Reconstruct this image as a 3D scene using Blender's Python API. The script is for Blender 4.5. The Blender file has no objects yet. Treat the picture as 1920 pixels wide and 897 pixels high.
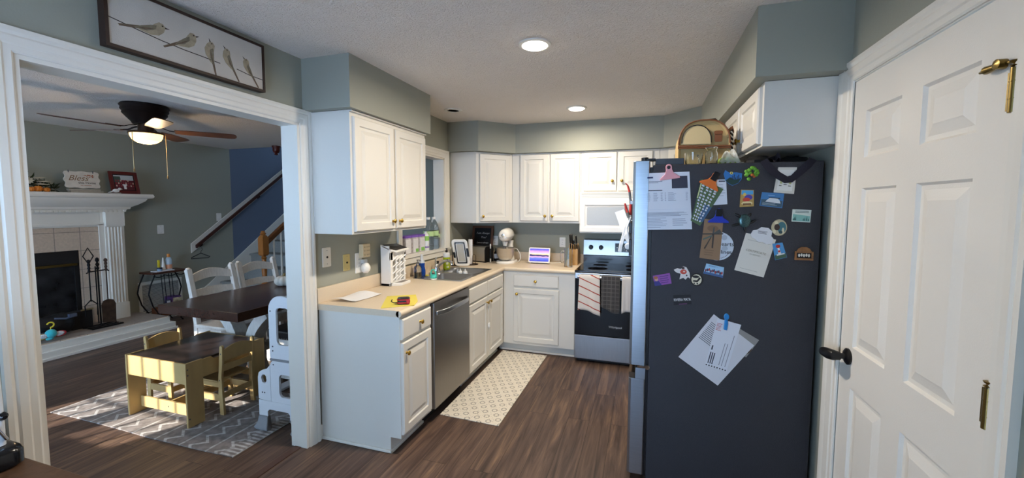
import bpy, bmesh, math, random
from math import sin, cos, pi, radians
from mathutils import Matrix, Vector

# ------------------------------------------------------------------ camera, sky, sun, exposure
SC = bpy.context.scene
COL = SC.collection
cam_data = bpy.data.cameras.new('camera')
cam = bpy.data.objects.new('camera', cam_data)
COL.objects.link(cam)
SC.camera = cam
F_PX = 768.42
cam_data.sensor_width = 36.0
cam_data.lens = F_PX / 1920.0 * 36.0
cam_data.shift_x = -3.683 / 1920.0
cam_data.shift_y = -7.295 / 1920.0
cam_data.clip_start = 0.02
yw, pt, rl = radians(17.5861), radians(3.9117), radians(0.1653)
fw = Vector((-sin(yw) * cos(pt), cos(yw) * cos(pt), -sin(pt)))
rt = Vector((cos(yw), sin(yw), 0))
up = rt.cross(fw)
rt2 = rt * cos(rl) + up * sin(rl)
up2 = rt2.cross(fw)
m3 = Matrix((rt2, up2, -fw)).transposed()
cam.matrix_world = Matrix.Translation((2.0147, -2.1284, 1.5426)) @ m3.to_4x4()

SC.view_settings.view_transform = 'Standard'
SC.view_settings.look = 'None'
SC.view_settings.gamma = 1.0
SC.view_settings.use_curve_mapping = False
SC.view_settings.exposure = 0.2
SC.cycles.use_denoising = True
SC.cycles.max_bounces = 10
SC.cycles.diffuse_bounces = 6
SC.cycles.glossy_bounces = 5
SC.cycles.transmission_bounces = 8
SC.cycles.transparent_max_bounces = 12
SC.cycles.sample_clamp_indirect = 6.0
SC.cycles.caustics_reflective = False
SC.cycles.caustics_refractive = False

world = bpy.data.worlds.new('sky')
SC.world = world
world.use_nodes = True
bg = world.node_tree.nodes['Background']
bg.inputs[0].default_value = (0.46, 0.68, 1.0, 1)
SKY = 14.0
bg.inputs[1].default_value = SKY

SUN_EL = radians(24)
sd = Vector((0.382 * cos(SUN_EL), 0.924 * cos(SUN_EL), -sin(SUN_EL)))
sun_data = bpy.data.lights.new('sun', 'SUN')
sun_data.energy = 10.5
sun_data.angle = radians(0.6)
sun_data.color = (1.0, 0.93, 0.82)
sun = bpy.data.objects.new('sun', sun_data)
sun.rotation_euler = sd.to_track_quat('-Z', 'Y').to_euler()
sun.location = (-4, -8, 5)
COL.objects.link(sun)

LAMP_W = 28.0       # kitchen downlights
FAN_W = 13.0        # fan lamp bulb

def portal(x0, x1, z0, z1, y, into=1):
    d = bpy.data.lights.new('sky_portal', 'AREA')
    d.shape = 'RECTANGLE'
    d.size = x1 - x0
    d.size_y = z1 - z0
    d.cycles.is_portal = True
    o = bpy.data.objects.new('sky_portal', d)
    o.location = ((x0 + x1) / 2, y, (z0 + z1) / 2)
    o.rotation_euler = (pi / 2, 0, 0) if into > 0 else (-pi / 2, 0, 0)
    COL.objects.link(o)

# ------------------------------------------------------------------ helpers
def lin(h):
    h = h.lstrip('#')
    v = [int(h[i:i + 2], 16) / 255 for i in (0, 2, 4)]
    return tuple(c / 12.92 if c <= 0.04045 else ((c + 0.055) / 1.055) ** 2.4 for c in v) + (1,)

MATS = {}
def mat(name, hexcol, rough=0.5, metal=0.0, var=0.0, vscale=8.0, bump=0.0, bscale=60.0, stretch=None,
        emit=0.0, trans=0.0, ior=1.45, coat=0.0, spec=0.5, alpha=1.0, sheen=0.0):
    """Principled material; colour varied by a noise, bumped by another, in object space."""
    if name in MATS:
        return MATS[name]
    m = bpy.data.materials.new(name)
    m.use_nodes = True
    nt = m.node_tree
    b = nt.nodes['Principled BSDF']
    c = lin(hexcol)
    b.inputs['Base Color'].default_value = c
    b.inputs['Roughness'].default_value = rough
    b.inputs['Metallic'].default_value = metal
    b.inputs['IOR'].default_value = ior
    b.inputs['Specular IOR Level'].default_value = spec
    b.inputs['Transmission Weight'].default_value = trans
    b.inputs['Coat Weight'].default_value = coat
    b.inputs['Alpha'].default_value = alpha
    b.inputs['Sheen Weight'].default_value = sheen
    tc = nt.nodes.new('ShaderNodeTexCoord')
    mp = nt.nodes.new('ShaderNodeMapping')
    nt.links.new(tc.outputs['Object'], mp.inputs[0])
    if stretch:
        mp.inputs['Scale'].default_value = stretch
    if var > 0:
        n = nt.nodes.new('ShaderNodeTexNoise')
        n.inputs['Scale'].default_value = vscale
        n.inputs['Detail'].default_value = 6
        nt.links.new(mp.outputs[0], n.inputs['Vector'])
        r = nt.nodes.new('ShaderNodeValToRGB')
        r.color_ramp.elements[0].position = 0.3
        r.color_ramp.elements[1].position = 0.7
        r.color_ramp.elements[0].color = tuple(x * (1 - var) for x in c[:3]) + (1,)
        r.color_ramp.elements[1].color = tuple(min(1, x * (1 + var)) for x in c[:3]) + (1,)
        nt.links.new(n.outputs[0], r.inputs[0])
        nt.links.new(r.outputs[0], b.inputs['Base Color'])
    if bump > 0:
        n2 = nt.nodes.new('ShaderNodeTexNoise')
        n2.inputs['Scale'].default_value = bscale
        n2.inputs['Detail'].default_value = 4
        nt.links.new(mp.outputs[0], n2.inputs['Vector'])
        bp = nt.nodes.new('ShaderNodeBump')
        bp.inputs['Strength'].default_value = bump
        bp.inputs['Distance'].default_value = 0.004
        nt.links.new(n2.outputs[0], bp.inputs['Height'])
        nt.links.new(bp.outputs[0], b.inputs['Normal'])
    if emit > 0:
        b.inputs['Emission Color'].default_value = c
        b.inputs['Emission Strength'].default_value = emit
    MATS[name] = m
    return m

def nodes_of(name):
    m = bpy.data.materials.new(name)
    m.use_nodes = True
    nt = m.node_tree
    return m, nt, nt.nodes['Principled BSDF']

def N(nt, typ, **kw):
    n = nt.nodes.new(typ)
    for k, v in kw.items():
        if hasattr(n, k):
            setattr(n, k, v)
        else:
            n.inputs[k].default_value = v
    return n

def ramp(nt, src, stops):
    r = nt.nodes.new('ShaderNodeValToRGB')
    e = r.color_ramp.elements
    while len(e) < len(stops):
        e.new(0.5)
    for i, (p, c) in enumerate(stops):
        e[i].position = p
        e[i].color = lin(c) if isinstance(c, str) else (c, c, c, 1)
    nt.links.new(src, r.inputs[0])
    return r.outputs[0]

def mixc(nt, fac, a, b, mode='MIX'):
    x = nt.nodes.new('ShaderNodeMix')
    x.data_type = 'RGBA'
    x.blend_type = mode
    for sock, v in ((x.inputs['Factor'], fac), (x.inputs[6], a), (x.inputs[7], b)):
        if isinstance(v, (int, float)):
            sock.default_value = v
        elif isinstance(v, str):
            sock.default_value = lin(v)
        else:
            nt.links.new(v, sock)
    return x.outputs[2]

def mth(nt, op, a, b=0.0, c=None):
    n = nt.nodes.new('ShaderNodeMath')
    n.operation = op
    for i, v in enumerate((a, b) if c is None else (a, b, c)):
        if isinstance(v, (int, float)):
            n.inputs[i].default_value = v
        else:
            nt.links.new(v, n.inputs[i])
    return n.outputs[0]

def pos_xyz(nt):
    g = nt.nodes.new('ShaderNodeNewGeometry')
    s = nt.nodes.new('ShaderNodeSeparateXYZ')
    nt.links.new(g.outputs['Position'], s.inputs[0])
    return s.outputs[0], s.outputs[1], s.outputs[2]

def vec(nt, x, y, z=0.0):
    c = nt.nodes.new('ShaderNodeCombineXYZ')
    for i, v in enumerate((x, y, z)):
        if isinstance(v, (int, float)):
            c.inputs[i].default_value = v
        else:
            nt.links.new(v, c.inputs[i])
    return c.outputs[0]

def frame(o, u, v):
    """Matrix mapping local (u, v, n) to world; n = u x v."""
    u = Vector(u).normalized(); v = Vector(v).normalized(); n = u.cross(v)
    M = Matrix((u, v, n)).transposed().to_4x4()
    M.translation = Vector(o)
    return M

class MB:
    """Collects geometry and links it as ONE mesh object."""
    def __init__(s):
        s.v = []; s.f = []; s.mi = []; s.cur = 0; s.M = None
    def use(s, i):
        s.cur = i; return s
    def at(s, M):
        s.M = M; return s
    def add(s, vs, fs):
        k = len(s.v)
        for p in vs:
            p = Vector(p)
            s.v.append(s.M @ p if s.M is not None else p)
        for f in fs:
            s.f.append([k + i for i in f]); s.mi.append(s.cur)
        return s
    def box(s, a, b):
        (x0, y0, z0), (x1, y1, z1) = a, b
        return s.add([(x0, y0, z0), (x1, y0, z0), (x1, y1, z0), (x0, y1, z0), (x0, y0, z1), (x1, y0, z1), (x1, y1, z1), (x0, y1, z1)],
                     [(0, 3, 2, 1), (4, 5, 6, 7), (0, 1, 5, 4), (1, 2, 6, 5), (2, 3, 7, 6), (3, 0, 4, 7)])
    def loft(s, rings, cap0=True, cap1=True, closed=False):
        n = len(rings[0]); vs = [p for r in rings for p in r]; fs = []
        m = len(rings)
        for i in range(m if closed else m - 1):
            a, b = i * n, ((i + 1) % m) * n
            for j in range(n):
                k = (j + 1) % n
                fs.append((a + j, a + k, b + k, b + j))
        if not closed:
            if cap0: fs.append(tuple(range(n))[::-1])
            if cap1: fs.append(tuple((m - 1) * n + j for j in range(n)))
        return s.add(vs, fs)
    def prism(s, poly, off):
        off = Vector(off)
        return s.loft([[Vector(p) for p in poly], [Vector(p) + off for p in poly]])
    def cyl(s, p0, p1, r0, r1=None, n=16, caps=True):
        r1 = r0 if r1 is None else r1
        return s.tube([p0, p1], [r0, r1], n, caps=caps)
    def tube(s, pts, r, n=8, closed=False, caps=True):
        P = [Vector(p) for p in pts]; m = len(P)
        R = r if isinstance(r, (list, tuple)) else [r] * m
        rings = []; prev = None
        for i in range(m):
            if closed: t = (P[(i + 1) % m] - P[i - 1])
            else: t = P[min(i + 1, m - 1)] - P[max(i - 1, 0)]
            t.normalize()
            if prev is None:
                a = Vector((0, 0, 1)) if abs(t.z) < 0.9 else Vector((1, 0, 0))
                u = t.cross(a).normalized()
            else:
                u = (prev - t * prev.dot(t)).normalized()
            prev = u; w = t.cross(u)
            rings.append([P[i] + (u * cos(2 * pi * j / n) + w * sin(2 * pi * j / n)) * R[i] for j in range(n)])
        return s.loft(rings, caps, caps, closed)
    def strip(s, pts, width, thick, wdir):
        """Flat bar of given width (along wdir) and thickness along a path."""
        P = [Vector(p) for p in pts]; rings = []; wd = wdir if isinstance(wdir, list) else [wdir] * len(P)
        for i in range(len(P)):
            wdir = Vector(wd[i]).normalized()
            t = (P[min(i + 1, len(P) - 1)] - P[max(i - 1, 0)]).normalized()
            n = t.cross(wdir).normalized()
            a = wdir * (width[i] if isinstance(width, (list, tuple)) else width) / 2; b = n * thick / 2
            rings.append([P[i] - a - b, P[i] + a - b, P[i] + a + b, P[i] - a + b])
        return s.loft(rings)
    def lathe(s, prof, c=(0, 0, 0), n=24, axis='z', sc=(1, 1)):
        rings = []
        c = Vector(c)
        for r, z in prof:
            ring = []
            for j in range(n):
                a = 2 * pi * j / n
                q = (r * cos(a) * sc[0], r * sin(a) * sc[1], z)
                if axis == 'x': q = (q[2], q[0], q[1])
                elif axis == 'y': q = (q[1], q[2], q[0])
                ring.append(c + Vector(q))
            rings.append(ring)
        return s.loft(rings)
    def ball(s, c, r, n=16, m=9):
        r = r if isinstance(r, (tuple, list)) else (r, r, r)
        rings = []
        for i in range(m):
            t = -pi / 2 + pi * (i + 0.02) / (m - 0.96)
            rings.append([Vector(c) + Vector((r[0] * cos(t) * cos(2 * pi * j / n), r[1] * cos(t) * sin(2 * pi * j / n), r[2] * sin(t))) for j in range(n)])
        return s.loft(rings)
    def sheet(s, f, nu, nv, thick=0.0, nrm=(0, 0, 1)):
        nrm = Vector(nrm) * thick
        g = [[Vector(f(i / nu, j / nv)) for j in range(nv + 1)] for i in range(nu + 1)]
        vs = [p for row in g for p in row]
        w = nv + 1
        fs = [(i * w + j, (i + 1) * w + j, (i + 1) * w + j + 1, i * w + j + 1) for i in range(nu) for j in range(nv)]
        if thick:
            k = len(vs); vs = vs + [p + nrm for p in vs]
            fs = [tuple(reversed(q)) for q in fs] + [tuple(k + i for i in q) for q in fs]
            for j in range(nv):
                fs.append((j, j + 1, k + j + 1, k + j)); a = nu * w
                fs.append((a + j + 1, a + j, k + a + j, k + a + j + 1))
            for i in range(nu):
                fs.append(((i + 1) * w, i * w, k + i * w, k + (i + 1) * w))
                fs.append((i * w + nv, (i + 1) * w + nv, k + (i + 1) * w + nv, k + i * w + nv))
        return s.add(vs, fs)
    def panel(s, w, h, steps):
        """Raised-panel slab in local (u,v,n): steps = (inset, depth) rings, capped at both ends."""
        rings = [[(i, i, d), (w - i, i, d), (w - i, h - i, d), (i, h - i, d)] for i, d in steps]
        return s.loft(rings)
    def build(s, name, mats, parent=None, smooth=0, bevel=0.0, seg=2, local=False, norm=True):
        me = bpy.data.meshes.new(name)
        me.from_pydata([tuple(p) for p in s.v], [], s.f)
        mats = mats if isinstance(mats, (list, tuple)) else [mats]
        for m in mats: me.materials.append(m)
        for p, i in zip(me.polygons, s.mi): p.material_index = min(i, len(mats) - 1)
        if norm:
            bm = bmesh.new(); bm.from_mesh(me)
            bmesh.ops.recalc_face_normals(bm, faces=bm.faces)
            bm.to_mesh(me); bm.free()
        if smooth:
            for p in me.polygons: p.use_smooth = True
            me.set_sharp_from_angle(angle=radians(smooth))
        o = bpy.data.objects.new(name, me)
        COL.objects.link(o)
        if bevel:
            b = o.modifiers.new('bevel', 'BEVEL'); b.width = bevel; b.segments = seg; b.limit_method = 'ANGLE'; b.angle_limit = radians(40)
        par(o, parent, local)
        return o

def par(o, parent, local=False):
    if parent is not None:
        o.parent = parent
        if not local and parent.type == 'EMPTY':
            o.matrix_parent_inverse = (Matrix.Translation(parent.location) @ parent.rotation_euler.to_matrix().to_4x4()).inverted()

def tag(o, label=None, cat=None, group=None, kind=None):
    if label: o['label'] = label
    if cat: o['category'] = cat
    if group: o['group'] = group
    if kind: o['kind'] = kind
    return o

def thing(name, label, cat, loc=(0, 0, 0), rz=0.0, group=None):
    o = bpy.data.objects.new(name, None)
    o.empty_display_size = 0.05
    COL.objects.link(o)
    o.location = loc
    o.rotation_euler = (0, 0, rz)
    return tag(o, label, cat, group)

def struct(o, label=None):
    return tag(o, label, None, None, 'structure')

def dup(root, loc, rz=None, label=None, group=None):
    r = root.copy(); COL.objects.link(r); r.location = loc
    if rz is not None: r.rotation_euler = (0, 0, rz)
    if label: r['label'] = label
    if group: r['group'] = group
    for ch in list(root.children):
        c = ch.copy(); COL.objects.link(c); c.parent = r
        for g in list(ch.children):
            d = g.copy(); COL.objects.link(d); d.parent = c
    return r

def text(name, body, size, M, m, parent=None, extrude=0.0004, align='CENTER', shear=0.0, local=False):
    cu = bpy.data.curves.new(name, 'FONT')
    cu.body = body; cu.size = size; cu.extrude = extrude; cu.align_x = align; cu.align_y = 'CENTER'; cu.shear = shear
    cu.resolution_u = 3
    cu.materials.append(m)
    tmp = bpy.data.objects.new(name, cu)
    COL.objects.link(tmp)
    me = bpy.data.meshes.new_from_object(tmp.evaluated_get(bpy.context.evaluated_depsgraph_get()))
    bpy.data.objects.remove(tmp)
    bpy.data.curves.remove(cu)
    if not me.materials: me.materials.append(m)
    o = bpy.data.objects.new(name, me)
    COL.objects.link(o)
    if parent is not None and parent.type == 'EMPTY' and not local:
        o.parent = parent
        me.transform(M)
        o.matrix_parent_inverse = (Matrix.Translation(parent.location) @ parent.rotation_euler.to_matrix().to_4x4()).inverted()
    else:
        o.parent = parent
        me.transform(M)
    return o

def arc(cx, cy, r, a0, a1, n):
    return [(cx + r * cos(radians(a0 + (a1 - a0) * i / n)), cy + r * sin(radians(a0 + (a1 - a0) * i / n))) for i in range(n + 1)]

def rrect(x0, y0, x1, y1, r, n=4):
    return arc(x1 - r, y1 - r, r, 0, 90, n) + arc(x0 + r, y1 - r, r, 90, 180, n) + arc(x0 + r, y0 + r, r, 180, 270, n) + arc(x1 - r, y0 + r, r, 270, 360, n)

# ------------------------------------------------------------------ materials
def wall_mat():
    m, nt, b = nodes_of('slate_wall_paint')
    b.inputs['Base Color'].default_value = lin('#9b9d91')
    b.inputs['Roughness'].default_value = 0.7
    n = N(nt, 'ShaderNodeTexNoise', Scale=160.0, Detail=3.0)
    tc = nt.nodes.new('ShaderNodeTexCoord')
    nt.links.new(tc.outputs['Object'], n.inputs['Vector'])
    bp = N(nt, 'ShaderNodeBump', Strength=0.12, Distance=0.003)
    nt.links.new(n.outputs[0], bp.inputs['Height'])
    nt.links.new(bp.outputs[0], b.inputs['Normal'])
    return m
WALL = wall_mat()

def ceil_mat():
    m, nt, b = nodes_of('brushed_plaster_ceiling')
    b.inputs['Base Color'].default_value = lin('#f3ebe2')
    b.inputs['Roughness'].default_value = 0.85
    x, y, z = pos_xyz(nt)
    n1 = N(nt, 'ShaderNodeTexNoise', Scale=9.0, Detail=2.0)
    n2 = N(nt, 'ShaderNodeTexNoise', Scale=48.0, Detail=4.0, Distortion=1.6)
    v = vec(nt, x, y, z)
    nt.links.new(v, n1.inputs['Vector'])
    nt.links.new(v, n2.inputs['Vector'])
    h = mth(nt, 'MULTIPLY', ramp(nt, n2.outputs[0], [(0.38, 0.0), (0.62, 1.0)]), ramp(nt, n1.outputs[0], [(0.3, 0.5), (0.65, 1.0)]))
    bp = N(nt, 'ShaderNodeBump', Strength=0.55, Distance=0.018)
    nt.links.new(h, bp.inputs['Height'])
    nt.links.new(bp.outputs[0], b.inputs['Normal'])
    return m
CEIL = ceil_mat()

def floor_mat():
    m, nt, b = nodes_of('dark_wood_plank_floor')
    x, y, z = pos_xyz(nt)
    br = N(nt, 'ShaderNodeTexBrick', offset=0.37, offset_frequency=2)
    br.inputs['Scale'].default_value = 1.0
    br.inputs['Brick Width'].default_value = 1.22
    br.inputs['Row Height'].default_value = 0.152
    br.inputs['Mortar Size'].default_value = 0.0012
    br.inputs['Color1'].default_value = (0.15, 0.15, 0.15, 1)
    br.inputs['Color2'].default_value = (0.85, 0.85, 0.85, 1)
    br.inputs['Mortar'].default_value = (0, 0, 0, 1)
    nt.links.new(vec(nt, y, x, 0.0), br.inputs['Vector'])
    sh = mth(nt, 'MULTIPLY', br.outputs['Color'], 11.0)
    n1 = N(nt, 'ShaderNodeTexNoise', Scale=1.0, Detail=5.0, Roughness=0.6, Distortion=0.7)
    nt.links.new(vec(nt, mth(nt, 'ADD', mth(nt, 'MULTIPLY', x, 24.0), sh), mth(nt, 'MULTIPLY', y, 1.7), sh), n1.inputs['Vector'])
    n2 = N(nt, 'ShaderNodeTexNoise', Scale=1.0, Detail=3.0, Roughness=0.7)
    nt.links.new(vec(nt, mth(nt, 'MULTIPLY', x, 130.0), mth(nt, 'MULTIPLY', y, 3.0), sh), n2.inputs['Vector'])
    g = ramp(nt, n1.outputs[0], [(0.30, '#3f322d'), (0.46, '#5d4a41'), (0.58, '#6e584b'), (0.72, '#8d705a')])
    g2 = mixc(nt, 0.5, g, ramp(nt, n2.outputs[0], [(0.3, 0.45), (0.7, 1.0)]), 'MULTIPLY')
    tone = ramp(nt, br.outputs['Color'], [(0.0, 0.78), (1.0, 1.15)])
    g3 = mixc(nt, 1.0, g2, tone, 'MULTIPLY')
    c = mixc(nt, br.outputs['Fac'], g3, '#241a16')
    nt.links.new(c, b.inputs['Base Color'])
    b.inputs['Roughness'].default_value = 0.46
    b.inputs['Specular IOR Level'].default_value = 0.3
    bp = N(nt, 'ShaderNodeBump', Strength=0.15, Distance=0.002)
    nt.links.new(mth(nt, 'SUBTRACT', n2.outputs[0], br.outputs['Fac']), bp.inputs['Height'])
    nt.links.new(bp.outputs[0], b.inputs['Normal'])
    return m
FLOOR = floor_mat()

WHITE = mat('white_cabinet_paint', '#dbd8d0', 0.38)
TRIM = mat('white_trim_paint', '#e6e3da', 0.4)
DOORP = mat('white_door_paint', '#e8e4db', 0.5, bump=0.12, bscale=220)
BRASS = mat('polished_brass', '#d8b054', 0.2, 1.0)
OLDBRASS = mat('aged_brass', '#8a7748', 0.33, 1.0)
BLACK = mat('black_plastic', '#121214', 0.35)
BLACKM = mat('black_matte', '#161617', 0.7)
IRON = mat('black_wrought_iron', '#1a191b', 0.5, 0.6)
STEEL = mat('brushed_steel', '#b4b6ba', 0.3, 1.0, var=0.06, vscale=6, stretch=(2, 2, 90))
STEELH = mat('brushed_steel_horizontal', '#a9abad', 0.32, 1.0, var=0.06, vscale=6, stretch=(90, 2, 2))
DARKSTEEL = mat('dark_stainless', '#8f8b87', 0.36, 1.0, var=0.05, vscale=5, stretch=(3, 90, 3))
WARMSTEEL = mat('satin_steel', '#c9c3b8', 0.34, 0.8, var=0.05, vscale=6, stretch=(2, 2, 60))
CHROME = mat('chrome', '#d8dadc', 0.08, 1.0)
COUNTER = mat('beige_laminate', '#dac9b0', 0.42, var=0.05, vscale=240)
PLASTW = mat('white_plastic', '#ecebe7', 0.35)
ALMOND = mat('almond_plastic', '#d8c7a4', 0.4)
PAPER = mat('white_paper', '#e9e9ea', 0.75)
INK = mat('grey_ink', '#53565d', 0.8)
INKB = mat('black_ink', '#17181a', 0.8)
CREAM = mat('cream_plastic', '#e6dfd0', 0.4)
def glass(name='clear_glass', h='#f4f8f6', rough=0.02):
    return mat(name, h, rough, 0.0, trans=1.0, ior=1.45)
GLASS = glass()
PET = mat('clear_bottle_plastic', '#f3f8fa', 0.1, trans=0.95, ior=1.15)
def col(h, rough=0.5, **k):
    return mat('paint_' + h.strip('#') + '_%d' % int(rough * 100), h, rough, **k)
# ------------------------------------------------------------------ room shell
CE, XR, YB, YF0 = 2.44, 2.84, 2.54, -2.75
fl = struct(MB().box((-4.37, -2.87, -0.1), (2.96, 6.3, 0)).build('floor', FLOOR))
struct(MB().box((-0.12, -2.87, CE), (2.96, 2.66, CE + 0.06)).build('ceiling', CEIL))
struct(MB().box((-4.25, -2.87, CE), (-0.12, 2.75, CE + 0.06)).box((-3.15, 2.75, CE), (-0.12, 4.12, CE + 0.06)).build('ceiling_living', CEIL))
# wall between kitchen and living room: cased opening and pass-through
w = MB()
for y0, y1, z0, z1 in ((-2.75, -1.30, 0, CE), (-1.30, -0.11, 2.05, CE), (-0.11, 0.98, 0, CE), (0.98, 1.79, 0, 1.09), (0.98, 1.79, 2.05, CE), (1.79, 2.54, 0, CE)):
    w.box((-0.12, y0, z0), (0, y1, z1))
struct(w.build('wall_left', WALL))
struct(MB().box((-0.12, YB, 0), (2.96, YB + 0.12, CE)).build('wall_back', WALL))
w = MB()
for y0, y1, z0, z1 in ((-2.75, -0.855, 0, CE), (-0.855, -0.03, 2.075, CE), (-0.03, YB, 0, CE)):
    w.box((XR, y0, z0), (XR + 0.12, y1, z1))
struct(w.build('wall_right', WALL))
# front wall with the dining windows and the patio opening behind the camera
W1, W2, WZ, PD = (-3.35, -2.81), (-2.65, -2.11), (1.06, 2.02), (0.35, 1.75)
W3 = (-1.92, -0.55)
W_FILL = (-4.16, -3.50)  # extra window added to bring more sky light into the living room
PZ = (0.06, 2.0)
w = MB()
xs = [(-4.37, W_FILL[0], 0, CE), (W_FILL[0], W_FILL[1], 0, PZ[0]), (W_FILL[0], W_FILL[1], PZ[1], CE), (W_FILL[1], W1[0], 0, CE), (W1[0], W1[1], 0, WZ[0]), (W1[0], W1[1], WZ[1], CE), (W1[1], W2[0], 0, CE), (W2[0], W2[1], 0, WZ[0]), (W2[0], W2[1], WZ[1], CE),
      (W2[1], W3[0], 0, CE), (W3[0], W3[1], 0, PZ[0]), (W3[0], W3[1], PZ[1], CE), (W3[1], PD[0], 0, CE), (PD[0], PD[1], 0, PZ[0]), (PD[0], PD[1], PZ[1], CE), (PD[1], 2.96, 0, CE)]
for x0, x1, z0, z1 in xs:
    w.box((x0, YF0 - 0.12, z0), (x1, YF0, z1))
struct(w.build('wall_front', WALL))
for k, (a, b) in enumerate((W1, W2)):
    f = MB()
    for i in range(1, 3):
        x = a + (b - a) * i / 3
        f.box((x - 0.009, YF0 - 0.07, WZ[0]), (x + 0.009, YF0 - 0.05, WZ[1]))
    for z in (1.30, 1.78):
        f.box((a, YF0 - 0.07, z - 0.009), (b, YF0 - 0.05, z + 0.009))
    f.box((a, YF0 - 0.08, 1.52), (b, YF0 - 0.04, 1.56))
    for x0, x1, z0, z1 in ((a, a + 0.02, WZ[0], WZ[1]), (b - 0.02, b, WZ[0], WZ[1]), (a, b, WZ[0], WZ[0] + 0.02), (a, b, WZ[1] - 0.02, WZ[1])):
        f.box((x0, YF0 - 0.10, z0), (x1, YF0, z1))
    struct(f.build('window_%d' % (k + 1), TRIM))
    portal(a, b, WZ[0], WZ[1], YF0 - 0.11)
for k, (a, c_) in enumerate((W3, PD, W_FILL)):  # the last entry is the added sky-fill window
    f = MB()
    mid = (a + c_) / 2
    for x0, x1 in ((a, a + 0.05), (mid - 0.03, mid + 0.03), (c_ - 0.05, c_)):
        f.box((x0, YF0 - 0.09, PZ[0]), (x1, YF0 - 0.03, PZ[1]))
    for z0, z1 in ((PZ[0], PZ[0] + 0.06), (PZ[1] - 0.05, PZ[1])):
        f.box((a, YF0 - 0.09, z0), (c_, YF0 - 0.03, z1))
    struct(f.build('window_%d' % (k + 3), TRIM))
    portal(a, c_, PZ[0], PZ[1], YF0 - 0.11)
# roof and walls added out of view to stop the sun, and the ground
struct(MB().box((-1.98, -7.6, 2.32), (2.96, -2.87, 2.42)).build('sun_block_roof', TRIM))
struct(MB().box((-4.37, -4.9, -0.2), (-4.24, -2.87, 2.5)).build('wall_sun_fin', TRIM))
struct(MB().box((-2.04, -7.6, -0.2), (-1.98, -2.87, 2.32)).build('wall_sun_block', TRIM))
struct(MB().box((-16, -20, -0.3), (14, -2.87, -0.2)).build('ground', mat('pale_paving', '#c9ced8', 0.9)))
# living room, stairwell
struct(MB().box((-4.37, -2.75, 0), (-4.25, 2.75, 4.9)).build('wall_living', WALL))
struct(MB().box((-4.37, 2.75, 0), (-4.25, 6.2, 4.9)).build('wall_stair_side', mat('blue_daylight_wall', '#66738a', 0.7, bump=0.12, bscale=160)))  # blue stairwell daylight put into this section's wall colour
w = MB().box((-4.25, 6.2, 0), (-3.95, 6.32, 4.9)).box((-3.95, 6.2, 0), (-3.25, 6.32, 2.9)).box((-3.95, 6.2, 4.4), (-3.25, 6.32, 4.9)).box((-3.25, 6.2, 0), (-3.03, 6.32, 4.9))
struct(w.build('wall_stair', WALL))
portal(-3.95, -3.25, 2.9, 4.4, 6.31, -1)
struct(MB().box((-3.15, 4.12, 0), (-3.03, 6.2, 4.9)).box((-3.15, 2.75, CE + 0.06), (-3.03, 4.12, 4.9)).box((-4.25, 2.63, CE + 0.06), (-3.03, 2.75, 4.9)).build('wall_stair_inner', WALL))
struct(MB().box((-4.37, 2.63, 4.9), (-3.03, 6.32, 4.96)).build('ceiling_stair', CEIL))
struct(MB().box((-3.03, 4.0, 0), (-0.12, 4.12, CE)).build('wall_hall', WALL))
struct(MB().box((-0.12, 2.66, 0), (0, 4.12, CE)).build('wall_hall_side', WALL))

# soffits above the cabinets
struct(MB().box((0, -0.078, 2.13), (0.35, 0.88, CE)).build('soffit_left', WALL))
sp = [(0, 1.88), (0.35, 1.88), (0.66, 2.19), (2.18, 2.19), (2.478, 1.88), (2.478, 0.0), (XR, 0.0), (XR, YB), (0, YB)]
struct(MB().prism([(x, y, 2.13) for x, y in sp], (0, 0, CE - 2.13)).build('soffit_back', WALL))

# moulded casing: profile swept along straight runs
def casing(mb, M, length, width=0.085, out=1, miter=(0, 0)):
    """Local u = along, v = across (0 = inner edge), n = out of the wall. miter: growth at each end."""
    prof = [(0, 0), (0, 0.008), (0.006, 0.012), (0.024, 0.012), (0.030, 0.016), (width * 0.62, 0.018), (width * 0.7, 0.014), (width - 0.014, 0.02), (width, 0.02), (width, 0)]
    if M.col[2][0] * out < 0:
        M = M @ Matrix.Scale(-1, 4, (0, 0, 1))
    mb.at(M)
    mb.loft([[(-miter[0] * v, v, n) for v, n in prof], [(length + miter[1] * v, v, n) for v, n in prof]])
    mb.at(None)
c = MB()
# opening to the living room (wall face x = 0, facing +x): far leg, head, near leg
casing(c, frame((0, -0.11, 0), (0, 0, 1), (0, 1, 0)), 2.05, 0.082, miter=(0, 1))
casing(c, frame((0, -1.30, 2.05), (0, 1, 0), (0, 0, 1)), 1.19, 0.082, miter=(1, 1))
casing(c, frame((0, -1.30, 0), (0, 0, 1), (0, -1, 0)), 2.05, 0.082, miter=(0, 1))
struct(c.build('trim_opening', TRIM, smooth=25))
j = MB().box((-0.122, -0.128, 0), (0.002, -0.108, 2.034)).box((-0.122, -1.302, 0), (0.002, -1.284, 2.034)).box((-0.122, -1.302, 2.034), (0.002, -0.108, 2.052))
struct(j.build('trim_opening_jamb', TRIM))
# pass-through trim over the sink
c = MB()
casing(c, frame((0, 0.98, 1.10), (0, 0, 1), (0, -1, 0)), 0.95, 0.075, miter=(0, 1))
casing(c, frame((0, 1.79, 1.10), (0, 0, 1), (0, 1, 0)), 0.95, 0.085, miter=(0, 1))
casing(c, frame((0, 0.98, 2.05), (0, 1, 0), (0, 0, 1)), 0.81, 0.08, miter=(1, 1))
c.box((-0.13, 0.90, 1.085), (0.03, 1.885, 1.11)).box((0, 0.92, 1.03), (0.018, 1.865, 1.085))
c.box((-0.121, 0.978, 1.11), (0.001, 0.992, 2.05)).box((-0.121, 1.778, 1.11), (0.001, 1.792, 2.05)).box((-0.121, 0.98, 2.036), (0.001, 1.79, 2.052))
struct(c.build('trim_pass_through', TRIM, smooth=25))
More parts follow.
